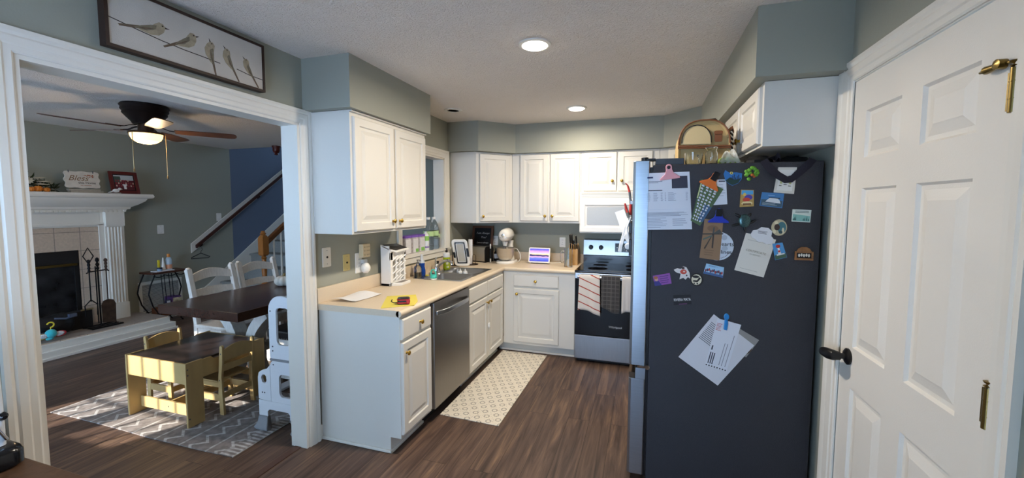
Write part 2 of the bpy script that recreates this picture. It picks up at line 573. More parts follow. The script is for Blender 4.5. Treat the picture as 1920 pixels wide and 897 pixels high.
# door casing on the right wall (facing -x)
c = MB()
casing(c, frame((XR, -0.04, 0), (0, 0, 1), (0, 1, 0)), 2.07, 0.11, -1, miter=(0, 1))
casing(c, frame((XR, -0.84, 0), (0, 0, 1), (0, -1, 0)), 2.07, 0.085, -1, miter=(0, 1))
casing(c, frame((XR, -0.84, 2.07), (0, 1, 0), (0, 0, 1)), 0.80, 0.085, -1, miter=(1, 1))
c.box((XR - 0.002, -0.857, 0), (XR + 0.12, -0.842, 2.07)).box((XR - 0.002, -0.04, 0), (XR + 0.12, -0.028, 2.07)).box((XR - 0.002, -0.857, 2.066), (XR + 0.12, -0.028, 2.078))
struct(c.build('trim_door', TRIM, smooth=25))
# baseboards
b = MB()
b.box((XR - 0.012, -2.75, 0), (XR, -0.93, 0.09)).box((XR - 0.012, 0.08, 0), (XR, 2.5, 0.09))
struct(b.build('baseboard_right', TRIM))
b = MB().box((-4.25, -2.75, 0), (-4.237, 0.05, 0.10)).box((-4.25, 1.25, 0), (-4.237, 2.2, 0.10))
struct(b.build('baseboard_living', TRIM))
struct(MB().box((0, -2.75, 0), (0.012, -1.39, 0.09)).box((0, -0.028, 0), (0.012, -0.003, 0.1)).build('baseboard_left', TRIM))
struct(MB().prism([(-0.09, -1.30, 0.0005), (-0.045, -1.30, 0.0005), (-0.045, -0.13, 0.0005), (-0.09, -0.13, 0.0005)], (0, 0, 0.004)).build('trim_floor_strip', mat('threshold_wood', '#4d3429', 0.45)))

# ------------------------------------------------------------------ six-panel door
def slab_with_panels(mb, W, H, T, panels):
    """Door slab in local (u,v,n) with sunken raised panels on the +n face (n from 0 to T)."""
    us = sorted({0, W} | {p[0] for p in panels} | {p[2] for p in panels})
    vs = sorted({0, H} | {p[1] for p in panels} | {p[3] for p in panels})
    def inside(u, v):
        return any(p[0] <= u <= p[2] and p[1] <= v <= p[3] for p in panels)
    for i in range(len(us) - 1):
        for j2 in range(len(vs) - 1):
            if not inside((us[i] + us[i + 1]) / 2, (vs[j2] + vs[j2 + 1]) / 2):
                mb.add([(us[i], vs[j2], T), (us[i + 1], vs[j2], T), (us[i + 1], vs[j2 + 1], T), (us[i], vs[j2 + 1], T)], [(0, 1, 2, 3)])
    for a, b, c2, d in panels:
        rings = [[(a + k, b + k, T - h), (c2 - k, b + k, T - h), (c2 - k, d - k, T - h), (a + k, d - k, T - h)] for k, h in ((0, 0), (0.008, 0.010), (0.022, 0.010), (0.05, 0.003), (0.056, 0.001))]
        mb.loft(rings, cap0=False)
    mb.add([(0, 0, 0), (W, 0, 0), (W, H, 0), (0, H, 0), (0, 0, T), (W, 0, T), (W, H, T), (0, H, T)],
           [(0, 3, 2, 1), (0, 1, 5, 4), (1, 2, 6, 5), (2, 3, 7, 6), (3, 0, 4, 7)])
door = thing('door_1', 'white six-panel door in the right wall beside the refrigerator', 'door', (XR, -0.44, 0))
door['kind'] = 'structure'
DW = 0.796
d = MB().at(frame((XR + 0.035, -0.043, 0.012), (0, -1, 0), (0, 0, 1)))
ps = []
for a, b in ((0.10, 0.335), (0.445, 0.68)):
    ps += [(a, 0.19, b, 0.79), (a, 0.96, b, 1.61), (a, 1.73, b, 1.915)]
slab_with_panels(d, DW, 2.05, 0.035, ps)
d.build('door_leaf', DOORP, door)
for z, n in ((1.82, 1), (1.05, 0), (0.25, 0)):
    h = MB()
    h.cyl((XR - 0.008, -0.842, z - 0.052), (XR - 0.008, -0.842, z + 0.052), 0.0085, n=12)
    for k in (-0.02, 0.02):
        h.cyl((XR - 0.008, -0.842, z + k - 0.0012), (XR - 0.008, -0.842, z + k + 0.0012), 0.0095, n=12)
    h.box((XR - 0.004, -0.84, z - 0.045), (XR + 0.001, -0.815, z + 0.045))
    h.lathe([(0.003, 0), (0.011, 0.004), (0.004, 0.008), (0.009, 0.012), (0.011, 0.016), (0.002, 0.018)], (XR - 0.008, -0.842, z + 0.052), 12)
    ho = h.build('hinge', OLDBRASS, door, smooth=40)
    if n:
        s = MB()
        s.cyl((XR - 0.008, -0.842, z + 0.066), (XR - 0.014, -0.80, z + 0.072), 0.004, n=10)
        s.lathe([(0.002, -0.012), (0.012, -0.009), (0.012, 0.009), (0.002, 0.012)], (XR - 0.015, -0.808, z + 0.07), 14, 'x')
        s.cyl((XR - 0.014, -0.80, z + 0.068), (XR - 0.016, -0.765, z + 0.068), 0.0075, 0.010, n=10)
        s.cyl((XR - 0.016, -0.765, z + 0.068), (XR - 0.017, -0.748, z + 0.067), 0.0065, 0.003, n=10)
        s.build('hinge_door_stop', OLDBRASS, ho, smooth=40)
h = MB()
h.lathe([(0.002, 0.0), (0.034, 0.0), (0.034, -0.006), (0.026, -0.012), (0.012, -0.016), (0.012, -0.05), (0.002, -0.05)], (XR, -0.115, 0.925), 20, 'x')
h.tube([(XR - 0.03, -0.118, 0.925), (XR - 0.052, -0.115, 0.925), (XR - 0.062, -0.09, 0.923), (XR - 0.062, -0.05, 0.918), (XR - 0.056, -0.022, 0.912)], [0.017, 0.022, 0.023, 0.020, 0.013], 12)
h.build('door_handle', BLACK, door, smooth=40)
# ------------------------------------------------------------------ kitchen cabinets
DOOR_RINGS = [(0, 0), (0, 0.012), (0.005, 0.019), (0.050, 0.019), (0.056, 0.011), (0.072, 0.011), (0.098, 0.018)]
FLAT_RINGS = [(0, 0), (0, 0.012), (0.008, 0.019)]
def knob(o, n, parent):
    M = frame(o, (n[1], -n[0], 0) if abs(n[2]) < 0.5 else (1, 0, 0), (0, 0, 1))
    if Vector(M.col[2][:3]).dot(Vector(n)) < 0: M = M @ Matrix.Scale(-1, 4, (0, 0, 1))
    k = MB().at(M)
    k.lathe([(0.002, 0), (0.009, 0.0), (0.009, 0.002), (0.0055, 0.005), (0.006, 0.011), (0.013, 0.016), (0.0155, 0.021), (0.012, 0.026), (0.002, 0.028)], (0, 0, 0), 16)
    return k.build('knob', BRASS, parent, smooth=50)
def cab_door(root, o, u, w, h, knob_uv, name='cabinet_door', rings=DOOR_RINGS):
    """Front on plane through o (lower corner), u along, z up; n outward is u x z."""
    M = frame(o, u, (0, 0, 1))
    d = MB().at(M).panel(w, h, rings)
    ob = d.build(name, WHITE, root)
    if knob_uv:
        kp = M @ Vector((knob_uv[0], knob_uv[1], 0.019))
        knob(kp, tuple(M.col[2][:3]), ob)
    return ob

# ---- uppers
c = thing('upper_cabinet', 'white two-door upper cabinet beside the opening to the living room', 'cabinet', (0.15, 0.41, 1.37))
MB().box((0.002, -0.03, 1.37), (0.305, 0.86, 2.128)).box((0.305, -0.03, 2.118), (0.322, 0.86, 2.128)).build('cabinet_body', WHITE, c, bevel=0.0015)
for y0, y1, ku in ((-0.012, 0.405, 0.385), (0.425, 0.842, 0.032)):
    cab_door(c, (0.3055, y0, 1.387), (0, 1, 0), y1 - y0, 0.705, (ku, 0.055))

c = thing('corner_cabinet', 'white diagonal corner upper cabinet above the chalkboard sign', 'cabinet', (0.25, 2.3, 1.37))
MB().prism([(0.002, 1.932, 1.37), (0.305, 1.932, 1.37), (0.608, 2.235, 1.37), (0.608, 2.538, 1.37), (0.002, 2.538, 1.37)], (0, 0, 0.758)).build('cabinet_body', WHITE, c, bevel=0.0015)
q = Vector((0.7071, 0.7071, 0))
cab_door(c, Vector((0.305, 1.932, 1.387)) + q * 0.035 + Vector((0.0005, -0.0005, 0)), q, 0.355, 0.72, (0.03, 0.055))

c = thing('upper_cabinet', 'white two-door upper cabinet above the tablet on the back wall', 'cabinet', (0.99, 2.4, 1.37))
MB().box((0.61, 2.235, 1.37), (1.370, 2.538, 2.128)).build('cabinet_body', WHITE, c, bevel=0.0015)
for x0, x1, ku in ((0.707, 1.018, 0.285), (1.042, 1.358, 0.03)):
    cab_door(c, (x0, 2.2345, 1.392), (1, 0, 0), x1 - x0, 0.718, (ku, 0.055))

c = thing('over_range_cabinet', 'short white two-door cabinet above the white microwave', 'cabinet', (1.75, 2.4, 1.7))
MB().box((1.372, 2.235, 1.702), (2.150, 2.538, 2.128)).build('cabinet_body', WHITE, c, bevel=0.0015)
for x0, x1, ku in ((1.402, 1.738, 0.295), (1.756, 2.085, 0.035)):
    cab_door(c, (x0, 2.2345, 1.714), (1, 0, 0), x1 - x0, 0.396, (ku, 0.10))

c = thing('corner_cabinet', 'white diagonal upper cabinet in the far right corner behind the cooler bag', 'cabinet', (2.6, 2.3, 1.37))
MB().prism([(2.152, 2.235, 1.37), (2.23, 2.235, 1.37), (2.533, 1.932, 1.37), (2.838, 1.932, 1.37), (2.838, 2.538, 1.37), (2.152, 2.538, 1.37)], (0, 0, 0.758)).build('cabinet_body', WHITE, c, bevel=0.0015)
q = Vector((0.7071, -0.7071, 0))
cab_door(c, Vector((2.23, 2.235, 1.387)) + q * 0.035 + Vector((-0.0005, -0.0005, 0)), q, 0.355, 0.72, (0.03, 0.055))

c = thing('over_fridge_cabinet', 'white two-door cabinet mounted above the black refrigerator', 'cabinet', (2.7, 0.5, 1.83))
MB().box((2.535, 0.078, 1.83), (2.838, 0.965, 2.128)).build('cabinet_body', WHITE, c, bevel=0.0015)
for y1, y0, ku in ((0.505, 0.105, 0.37), (0.935, 0.53, 0.035)):
    cab_door(c, (2.5345, y1, 1.845), (0, -1, 0), y1 - y0, 0.265, (0.405 - ku, 0.07))

# ---- base cabinets
TK = 0.535
def toe(mb, y0, y1):
    mb.box((0.02, y0, 0.001), (TK, y1, 0.1))
c = thing('base_cabinet', 'narrow white base cabinet with one drawer and one door at the counter end', 'cabinet', (0.3, 0.19, 0))
b = MB()
b.prism([(0.004, 0.0, 0.001), (TK, 0.0, 0.001), (TK, 0.0, 0.10), (0.61, 0.0, 0.10), (0.61, 0.0, 0.874), (0.004, 0.0, 0.874)], (0, 0.378, 0))
b.build('cabinet_body', WHITE, c, bevel=0.0015)
MB().box((0.004, -0.013, 0.001), (TK + 0.014, -0.0005, 0.02)).box((TK + 0.0005, -0.013, 0.001), (TK + 0.014, 0.378, 0.02)).build('shoe_moulding', TRIM, c, bevel=0.004)
cab_door(c, (0.6105, 0.006, 0.728), (0, 1, 0), 0.352, 0.128, (0.20, 0.064), 'drawer', FLAT_RINGS)
cab_door(c, (0.6105, 0.006, 0.125), (0, 1, 0), 0.352, 0.582, (0.035, 0.515))

c = thing('sink_cabinet', 'white sink base cabinet with two false drawer fronts and two doors', 'cabinet', (0.3, 1.45, 0))
b = MB().box((0.592, 1.002, 0.10), (0.61, 1.928, 0.874)).box((0.004, 1.002, 0.10), (0.592, 1.016, 0.874)).box((0.004, 1.914, 0.10), (0.592, 1.928, 0.874)).box((0.004, 1.016, 0.10), (0.016, 1.914, 0.874)).box((0.016, 1.016, 0.10), (0.592, 1.914, 0.116)).box((0.02, 1.002, 0.001), (TK, 1.928, 0.1))
b.build('cabinet_body', WHITE, c, bevel=0.0015)
MB().box((TK + 0.0005, 1.002, 0.001), (TK + 0.013, 1.928, 0.02)).build('shoe_moulding', TRIM, c, bevel=0.004)
for y0, y1, ku in ((1.012, 1.435, 0.395), (1.452, 1.875, 0.03)):
    cab_door(c, (0.6105, y0, 0.72), (0, 1, 0), y1 - y0, 0.128, None, 'drawer_front', FLAT_RINGS)
    cab_door(c, (0.6105, y0, 0.115), (0, 1, 0), y1 - y0, 0.588, (ku, 0.535))
MB().box((0.632, 1.425, 0.42), (0.64, 1.462, 0.432)).box((0.632, 1.433, 0.405), (0.646, 1.441, 0.447)).box((0.632, 1.447, 0.405), (0.646, 1.455, 0.447)).build('child_lock', PLASTW, c, bevel=0.002)

c = thing('base_cabinet', 'white back base cabinet with one drawer and door, left of the range', 'cabinet', (1.0, 2.2, 0))
b = MB().box((0.612, 1.932, 0.10), (1.370, 2.538, 0.874)).box((0.54, 2.005, 0.001), (1.370, 2.538, 0.1))
b.build('cabinet_body', WHITE, c, bevel=0.0015)
MB().box((0.55, 1.991, 0.001), (1.370, 2.0045, 0.02)).build('shoe_moulding', TRIM, c, bevel=0.004)
cab_door(c, (0.730, 1.9315, 0.718), (1, 0, 0), 0.478, 0.125, (0.239, 0.062), 'drawer', FLAT_RINGS)
cab_door(c, (0.730, 1.9315, 0.130), (1, 0, 0), 0.482, 0.568, (0.04, 0.51))

# ---- worktop with sink cut-out and splashback
SX0, SX1, SY0, SY1 = 0.115, 0.545, 1.01, 1.715
t = MB()
t.box((0.002, -0.02, 0.875), (0.618, SY0, 0.914)).box((0.002, SY1, 0.875), (0.618, 2.538, 0.914)).box((0.002, SY0, 0.875), (SX0, SY1, 0.914)).box((SX1, SY0, 0.875), (0.618, SY1, 0.914))
t.box((0.618, 1.922, 0.875), (1.371, 2.538, 0.914))
t.cyl((0.618, -0.02, 0.8945), (0.618, 1.922, 0.8945), 0.0195, n=20).cyl((0.618, 1.922, 0.8945), (1.371, 1.922, 0.8945), 0.0195, n=20)
wt = t.build('worktop', COUNTER, None, smooth=30)
tag(wt, 'beige laminate worktop running along the left wall and back wall', 'countertop')
s = MB().box((0.001, -0.02, 0.9141), (0.02, 2.538, 1.012)).box((0.02, 2.519, 0.9141), (1.371, 2.538, 1.012))
s.build('splashback', COUNTER, wt, bevel=0.003)

# ---- sink and tap
k = thing('sink', 'double-bowl stainless steel sink set into the beige worktop', 'sink', (0.33, 1.36, 0.914))
b = MB()
def bowl(x0, y0, x1, y1, dep):
    rings = []
    for ins, z, r in ((0, 0.917, 0.05), (0.008, 0.905, 0.05), (0.016, 0.914 - dep + 0.03, 0.05), (0.045, 0.914 - dep, 0.05)):
        rings.append([(x, y, z) for x, y in rrect(x0 + ins, y0 + ins, x1 - ins, y1 - ins, r, 5)])
    b.loft(rings, cap0=False)
bowl(0.165, 1.03, 0.53, 1.355, 0.17)
bowl(0.165, 1.385, 0.53, 1.695, 0.17)
rim = []
for x0, y0, x1, y1 in ((0.10, 0.995, 0.165, 1.73), (0.53, 0.995, 0.56, 1.73), (0.165, 0.995, 0.53, 1.03), (0.165, 1.355, 0.53, 1.385), (0.165, 1.695, 0.53, 1.73)):
    b.box((x0, y0, 0.9145), (x1, y1, 0.918))
for x0, y0, x1, y1 in ((0.165, 1.03, 0.53, 1.355), (0.165, 1.385, 0.53, 1.695)):
    o = rrect(x0, y0, x1, y1, 0.05, 5)
    for cx, cy, a in ((x1, y1, 0), (x0, y1, 1), (x0, y0, 2), (x1, y0, 3)):
        seg = o[a * 6:a * 6 + 6]
        b.prism([(x, y, 0.9145) for x, y in seg] + [(cx, cy, 0.9145)], (0, 0, 0.0035))
b.build('sink_bowls', STEEL, k, smooth=35)
MB().cyl((0.35, 1.19, 0.745), (0.35, 1.19, 0.749), 0.04, n=20).cyl((0.35, 1.54, 0.745), (0.35, 1.54, 0.749), 0.04, n=20).build('drain', CHROME, k)
f = thing('faucet', 'low chrome kitchen faucet behind the sink bowls', 'faucet', (0.125, 1.36, 0.918))
b = MB()
b.box((0.105, 1.26, 0.9185), (0.155, 1.46, 0.926))
b.lathe([(0.028, 0.926), (0.026, 0.96), (0.022, 0.985), (0.012, 0.998), (0.001, 1.0)], (0.13, 1.36, 0), 18)
b.tube([(0.13, 1.36, 0.955), (0.17, 1.355, 0.995), (0.22, 1.345, 1.03), (0.27, 1.335, 1.04), (0.305, 1.33, 1.025), (0.31, 1.33, 1.0)], [0.016, 0.015, 0.014, 0.013, 0.0125, 0.012], 12)
b.build('spout', CHROME, f, smooth=40, bevel=0.001)
b = MB().tube([(0.13, 1.36, 0.995), (0.115, 1.375, 1.02), (0.105, 1.40, 1.055)], [0.011, 0.008, 0.007], 10)
b.build('lever', CHROME, f, smooth=40)

# ------------------------------------------------------------------ dishwasher
k = thing('dishwasher', 'stainless steel dishwasher under the counter by the narrow base cabinet', 'dishwasher', (0.3, 0.69, 0))
MB().box((0.03, 0.386, 0.09), (0.60, 0.996, 0.868)).build('body', mat('dark_appliance_grey', '#2c2c2e', 0.5), k)
MB().box((0.03, 0.386, 0.002), (0.54, 0.996, 0.088)).build('toe_kick', BLACKM, k)
b = MB().box((0.6005, 0.388, 0.105), (0.634, 0.994, 0.872))
b.build('door', DARKSTEEL, k, bevel=0.004)
b = MB()
n = 12
b.strip([(0.634 + 0.045 * (1 - (2 * i / n - 1) ** 4), 0.42 + 0.54 * i / n, 0.792 + 0.006 * sin(pi * i / n)) for i in range(n + 1)], 0.032, 0.012, (0, 0, 1))
b.build('handle', STEEL, k, smooth=40, bevel=0.003)

# ------------------------------------------------------------------ range
k = thing('range', 'stainless steel electric range with black glass cooktop on the back wall', 'range', (1.75, 2.2, 0))
RX0, RX1 = 1.378, 2.13
MB().box((RX0, 1.91, 0.03), (RX1, 2.535, 0.905)).box((RX0 + 0.02, 1.95, 0.001), (RX1 - 0.02, 2.5, 0.03)).build('body', mat('dark_appliance_grey', '#2c2c2e', 0.5), k)
MB().box((RX0 - 0.002, 1.875, 0.9055), (RX1 + 0.002, 2.47, 0.925)).build('cooktop', mat('black_ceramic_glass', '#0b0b0d', 0.08), k, bevel=0.004)
b = MB()
for cx, cy, r in ((1.58, 2.05, 0.10), (1.94, 2.05, 0.085), (1.58, 2.32, 0.075), (1.94, 2.32, 0.10)):
    for rr in (r, r * 0.6):
        b.lathe([(rr, 0.9252), (rr, 0.9256), (rr - 0.002, 0.9256), (rr - 0.002, 0.9252)], (cx, cy, 0), 32)
b.build('burner_ring', mat('burner_grey', '#3a3a3d', 0.4), k)
b = MB().prism([(RX0, 2.47, 0.9255), (RX0, 2.535, 0.9255), (RX0, 2.535, 1.185), (RX0, 2.50, 1.19), (RX0, 2.475, 1.18), (RX0, 2.455, 1.015), (RX0, 2.47, 1.0)], (RX1 - RX0, 0, 0))
b.build('back_panel', STEELH, k, bevel=0.002)
MB().box((RX0 + 0.005, 2.448, 0.926), (RX1 - 0.005, 2.469, 1.008)).build('back_vent', mat('gloss_black', '#0d0d0f', 0.15), k)
ty = Vector((0, -1, 0.11)).normalized()
for x in (1.46, 1.57, 1.96, 2.06):
    MB().cyl((x, 2.468, 1.10), (x, 2.438, 1.097), 0.026, 0.022, 18).box((x - 0.004, 2.428, 1.078), (x + 0.004, 2.442, 1.118)).build('control_knob', BLACK, k, smooth=40)
dsp = MB().prism([(1.72, 2.4615, 1.055), (1.91, 2.4615, 1.055), (1.91, 2.4735, 1.15), (1.72, 2.4735, 1.15)], (0, -0.003, 0.0004)).build('display', mat('gloss_black', '#0d0d0f', 0.15), k)
b = MB()
random.seed(3)
for i in range(26):
    x = 1.735 + random.random() * 0.16; z = 1.063 + random.random() * 0.045
    yy = 2.4585 + (z - 1.055) * 0.126 - 0.0008
    b.box((x, yy - 0.0006, z), (x + 0.010, yy + 0.001, z + 0.005))
b.build('touch_marks', PLASTW, dsp)
MB().box((RX0 + 0.002, 1.878, 0.285), (RX1 - 0.002, 1.9095, 0.87)).build('oven_door', mat('oven_glass', '#0a0c10', 0.1, var=0.2, vscale=3), k, bevel=0.004)
b = MB().box((RX0 + 0.002, 1.872, 0.845), (RX1 - 0.002, 1.8775, 0.90))
b.build('door_trim', STEELH, k, bevel=0.002)
b = MB().cyl((RX0 + 0.03, 1.836, 0.868), (RX1 - 0.03, 1.836, 0.868), 0.012, n=14)
for x in (RX0 + 0.06, RX1 - 0.06):
    b.box((x - 0.014, 1.836, 0.858), (x + 0.014, 1.876, 0.878))
b.build('handle', STEELH, k, smooth=40)
MB().box((RX0 + 0.002, 1.878, 0.04), (RX1 - 0.002, 1.9095, 0.278)).build('drawer', STEELH, k, bevel=0.004)
text('brand_lettering', 'Whirlpool', 0.03, Matrix.Translation((1.775, 1.8775, 0.382)) @ Matrix.Rotation(pi / 2, 4, 'X'), mat('logo_silver', '#c9ccd0', 0.3), k)

# towels over the oven handle
def cloth_mat(name, base, fn):
    m, nt, b = nodes_of(name)
    tc = nt.nodes.new('ShaderNodeTexCoord'); s = nt.nodes.new('ShaderNodeSeparateXYZ'); nt.links.new(tc.outputs['Object'], s.inputs[0])
    nt.links.new(fn(nt, s.outputs[0], s.outputs[1], s.outputs[2]), b.inputs['Base Color'])
    b.inputs['Roughness'].default_value = 0.95
    b.inputs['Sheen Weight'].default_value = 0.2
    n = N(nt, 'ShaderNodeTexNoise', Scale=350.0); nt.links.new(tc.outputs['Object'], n.inputs['Vector'])
    bp = N(nt, 'ShaderNodeBump', Strength=0.35, Distance=0.002); nt.links.new(n.outputs[0], bp.inputs['Height']); nt.links.new(bp.outputs[0], b.inputs['Normal'])
    return m
def stripes(nt, x, y, z):
    d = mth(nt, 'ADD', mth(nt, 'MULTIPLY', z, 13.0), mth(nt, 'MULTIPLY', x, 5.5))
    f = mth(nt, 'FRACT', d)
    return mixc(nt, mth(nt, 'LESS_THAN', f, 0.13), '#ded5cc', '#a8402f')
def checks(nt, x, y, z):
    g = mth(nt, 'MAXIMUM', mth(nt, 'LESS_THAN', mth(nt, 'FRACT', mth(nt, 'MULTIPLY', x, 26.0)), 0.16), mth(nt, 'LESS_THAN', mth(nt, 'FRACT', mth(nt, 'MULTIPLY', z, 26.0)), 0.16))
    return mixc(nt, g, '#3d3b3c', '#5c5a58')
def towel(label, m, x0, x1, zb, seed, slant=0.0, spread=0.0):
    def f(u, v):
        x = x0 + (x1 - x0) * u
        L1, L2 = 0.868 + 0.016 - zb, 0.20
        s = v * (L1 + 0.05 + L2)
        wob = 0.006 * sin(u * 9 + seed) + 0.004 * sin(u * 17 + seed * 2)
        if s < L1:
            z = zb + s; k = 1 - s / L1
            return (x + spread * k * (u - 0.5) + slant * k, 1.820 - wob * k - 0.008 * k, z + 0.03 * k * sin(u * 3 + seed))
        s2 = s - L1
        if s2 < 0.05:
            a = pi * s2 / 0.05
            return (x, 1.836 - 0.0165 * cos(a), 0.868 + 0.016 + 0.006 * sin(a))
        return (x, 1.8535, 0.868 + 0.016 - (s2 - 0.05))
    o = MB().sheet(f, 16, 26).build('dish_towel', m, None, smooth=60)
    md = o.modifiers.new('thick', 'SOLIDIFY'); md.thickness = 0.003; md.offset = 0
    tag(o, label, 'towel')
towel('cream dish towel with red stripes hanging on the oven handle', cloth_mat('striped_towel_cloth', '#ded5cc', stripes), 1.43, 1.625, 0.52, 1.0, 0.0, 0.02)
towel('dark grey checked dish towel hanging mid oven handle', cloth_mat('checked_towel_cloth', '#3d3b3c', checks), 1.64, 1.815, 0.565, 2.2)
towel('plain pale grey dish towel hanging on the handle beside the refrigerator', mat('pale_towel_cloth', '#cfcac6', 0.95, bump=0.3, bscale=300), 1.832, 1.975, 0.53, 0.4)

# ------------------------------------------------------------------ microwave
k = thing('microwave', 'white over-the-range microwave with a grey window', 'microwave', (1.75, 2.4, 1.27))
MB().box((1.376, 2.165, 1.275), (2.128, 2.537, 1.700)).build('body', PLASTW, k, bevel=0.004)
b = MB().at(frame((1.377, 2.1645, 1.285), (1, 0, 0), (0, 0, 1)))
b.panel(0.575, 0.335, [(0, 0), (0, 0.026), (0.006, 0.032), (0.052, 0.032), (0.058, 0.026), (0.074, 0.022)])
b.build('door', PLASTW, k)
b = MB().prism([(x, 2.1425, z) for x, z in rrect(1.452, 1.360, 1.878, 1.546, 0.012)], (0, -0.002, 0))
b.build('window', mat('microwave_window', '#a9a9a6', 0.25, var=0.06, vscale=400), k)
b = MB()
for z in (1.640, 1.655, 1.670, 1.685):
    b.box((1.39, 2.1625, z), (2.11, 2.1655, z + 0.006))
b.build('top_vent', mat('vent_grey', '#b9b8b2', 0.5), k)
b = MB().box((1.962, 2.135, 1.285), (2.126, 2.1645, 1.62))
b.build('control_panel', PLASTW, k, bevel=0.003)
# ------------------------------------------------------------------ things on the worktop
CZ = 0.9145
# drying rack: tall white vertical bottle rack with slanted drip tray and pegs
k = thing('drying_rack', 'tall white plastic bottle drying rack with slatted front on the worktop', 'drying rack', (0.10, 0.73, CZ))
b = MB()
x0, x1, y0, y1 = 0.035, 0.135, 0.625, 0.835
b.box((x0, y0, CZ), (x1 - 0.02, y0 + 0.008, 1.235)).box((x0, y1 - 0.008, CZ), (x1 - 0.02, y1, 1.19)).box((x0, y0, CZ), (x0 + 0.006, y1, 1.215))
def front(yy, zz):
    return x1 - 0.005 + 0.01 * sin((zz - CZ) * 6)
fr = [(y0, CZ, y0 + 0.03, 1.20), (y1 - 0.022, CZ, y1, 1.17), (y0, 1.12, y1, 1.185), (y0, CZ, y1, CZ + 0.03)]
for a, c0, d, e in fr:
    b.prism([(x1 - 0.02, a, c0), (x1 - 0.02, d, c0), (x1 - 0.02, d, e), (x1 - 0.02, a, e)], (0.012, 0, 0))
for i in (1, 2):
    yy = y0 + 0.03 + (y1 - y0 - 0.052) * i / 3
    b.box((x1 - 0.018, yy - 0.008, CZ + 0.02), (x1 - 0.010, yy + 0.008, 1.13))
b.prism([(x0, y0, 1.232), (x0, y1, 1.226), (x1 + 0.03, y1 - 0.005, 1.19), (x1 + 0.03, y0 + 0.03, 1.18), (x1 - 0.008, y0, 1.195)], (0, 0, 0.012))
b.prism([(x0, y0, CZ), (x1 - 0.02, y0, CZ), (x1 + 0.055, y0 + 0.06, CZ), (x1 + 0.045, y1 - 0.01, CZ), (x0, y1, CZ)], (0, 0, 0.022))
b.build('rack_frame', PLASTW, k, bevel=0.003)
b = MB()
for i in range(3):
    for j in range(4):
        yy = y0 + 0.045 + i * 0.055; zz = CZ + 0.055 + j * 0.052
        b.tube([(x1 - 0.014, yy - 0.020, zz - 0.014), (x1 + 0.012, yy + 0.026, zz + 0.026)], 0.0058, 8)
b.build('peg', PLASTW, k, smooth=40)
MB().prism([(x0 + 0.012, y0 + 0.012, 1.2415), (x0 + 0.012, y1 - 0.012, 1.2360), (x1 + 0.018, y1 - 0.016, 1.2070), (x1 + 0.018, y0 + 0.036, 1.1990), (x1 - 0.012, y0 + 0.012, 1.210)], (0, 0, 0.002)).build('top_tray', mat('tray_dark', '#3a3634', 0.35), k)
MB().prism([(x1 - 0.006, y0 + 0.05, CZ + 0.0222), (x1 + 0.04, y0 + 0.075, CZ + 0.0222), (x1 + 0.034, y1 - 0.03, CZ + 0.0222), (x1 - 0.006, y1 - 0.03, CZ + 0.0222)], (0, 0, 0.001)).build('drip_tray', mat('tray_grey', '#77706c', 0.4), k)

def bottle(name, label, cat, c, prof, m, n=20, group=None):
    o = thing(name, label, cat, c, 0, group)
    MB().lathe(prof, (0, 0, 0), n).build('bottle_body', m, o, smooth=50, local=True)
    return o
# glass soap dispenser
k = bottle('soap_dispenser', 'clear glass soap bottle with metal pump in front of the blue dish soap', 'bottle', (0.115, 1.045, 0.9185), [(0.001, 0), (0.03, 0), (0.033, 0.005), (0.033, 0.085), (0.028, 0.10), (0.013, 0.108), (0.013, 0.118), (0.001, 0.118)], GLASS)
MB().lathe([(0.014, 0.118), (0.014, 0.128), (0.004, 0.13), (0.004, 0.150), (0.009, 0.151), (0.009, 0.158), (0.001, 0.158)], (0, 0, 0), 14).tube([(0, 0, 0.154), (0.02, -0.005, 0.156), (0.034, -0.008, 0.150)], 0.0035, 8).build('pump', DARKSTEEL, k, smooth=40, local=True)
MB().lathe([(0.001, 0.004), (0.0295, 0.004), (0.0295, 0.045), (0.001, 0.045)], (0, 0, 0), 18).build('soap', mat('pale_soap', '#d9d2bf', 0.2, trans=0.6, ior=1.3), k, smooth=40, local=True)
# blue dish soap
k = bottle('dish_soap', 'blue dish soap bottle with a clear nozzle cap', 'bottle', (0.105, 1.135, 0.9185), [(0.001, 0), (0.028, 0), (0.032, 0.006), (0.033, 0.05), (0.025, 0.085), (0.028, 0.115), (0.026, 0.13), (0.014, 0.142), (0.012, 0.152), (0.001, 0.152)], mat('blue_soap', '#1f4fae', 0.12, trans=0.25, ior=1.35))
MB().lathe([(0.0245, 0.118), (0.029, 0.118), (0.027, 0.132), (0.015, 0.145), (0.013, 0.17), (0.011, 0.19), (0.004, 0.197), (0.001, 0.197)], (0, 0, 0), 16).build('cap', mat('clear_cap', '#e8eef2', 0.15, trans=0.4), k, smooth=40, local=True)
# teal bottle brush holder
k = thing('scrub_brush', 'teal dish scrubber with a loop grip on the sink edge', 'brush', (0.29, 1.012, 0.918))
b = MB().lathe([(0.001, 0.008), (0.026, 0.008), (0.03, 0.014), (0.029, 0.03), (0.02, 0.04), (0.001, 0.042)], (0, 0, 0), 18)
b.tube([(-0.022, 0, 0.034), (-0.024, 0, 0.06), (-0.012, 0, 0.08), (0.006, 0, 0.082), (0.02, 0, 0.066), (0.024, 0, 0.034)], 0.007, 8)
b.build('grip', col('#45c3b2', 0.4), k, smooth=50, local=True)
MB().lathe([(0.001, 0.0), (0.029, 0.0), (0.028, 0.008), (0.001, 0.008)], (0, 0, 0), 18).build('bristles', PLASTW, k, local=True)
tag(MB().lathe([(0.001, 0), (0.016, 0), (0.019, 0.006), (0.012, 0.012), (0.001, 0.013)], (0.155, 1.14, 0.9185), 12, sc=(1, 0.7)).build('sponge', col('#d9c552', 0.8), None, smooth=40), 'small yellow sponge piece by the dish soap', 'sponge')
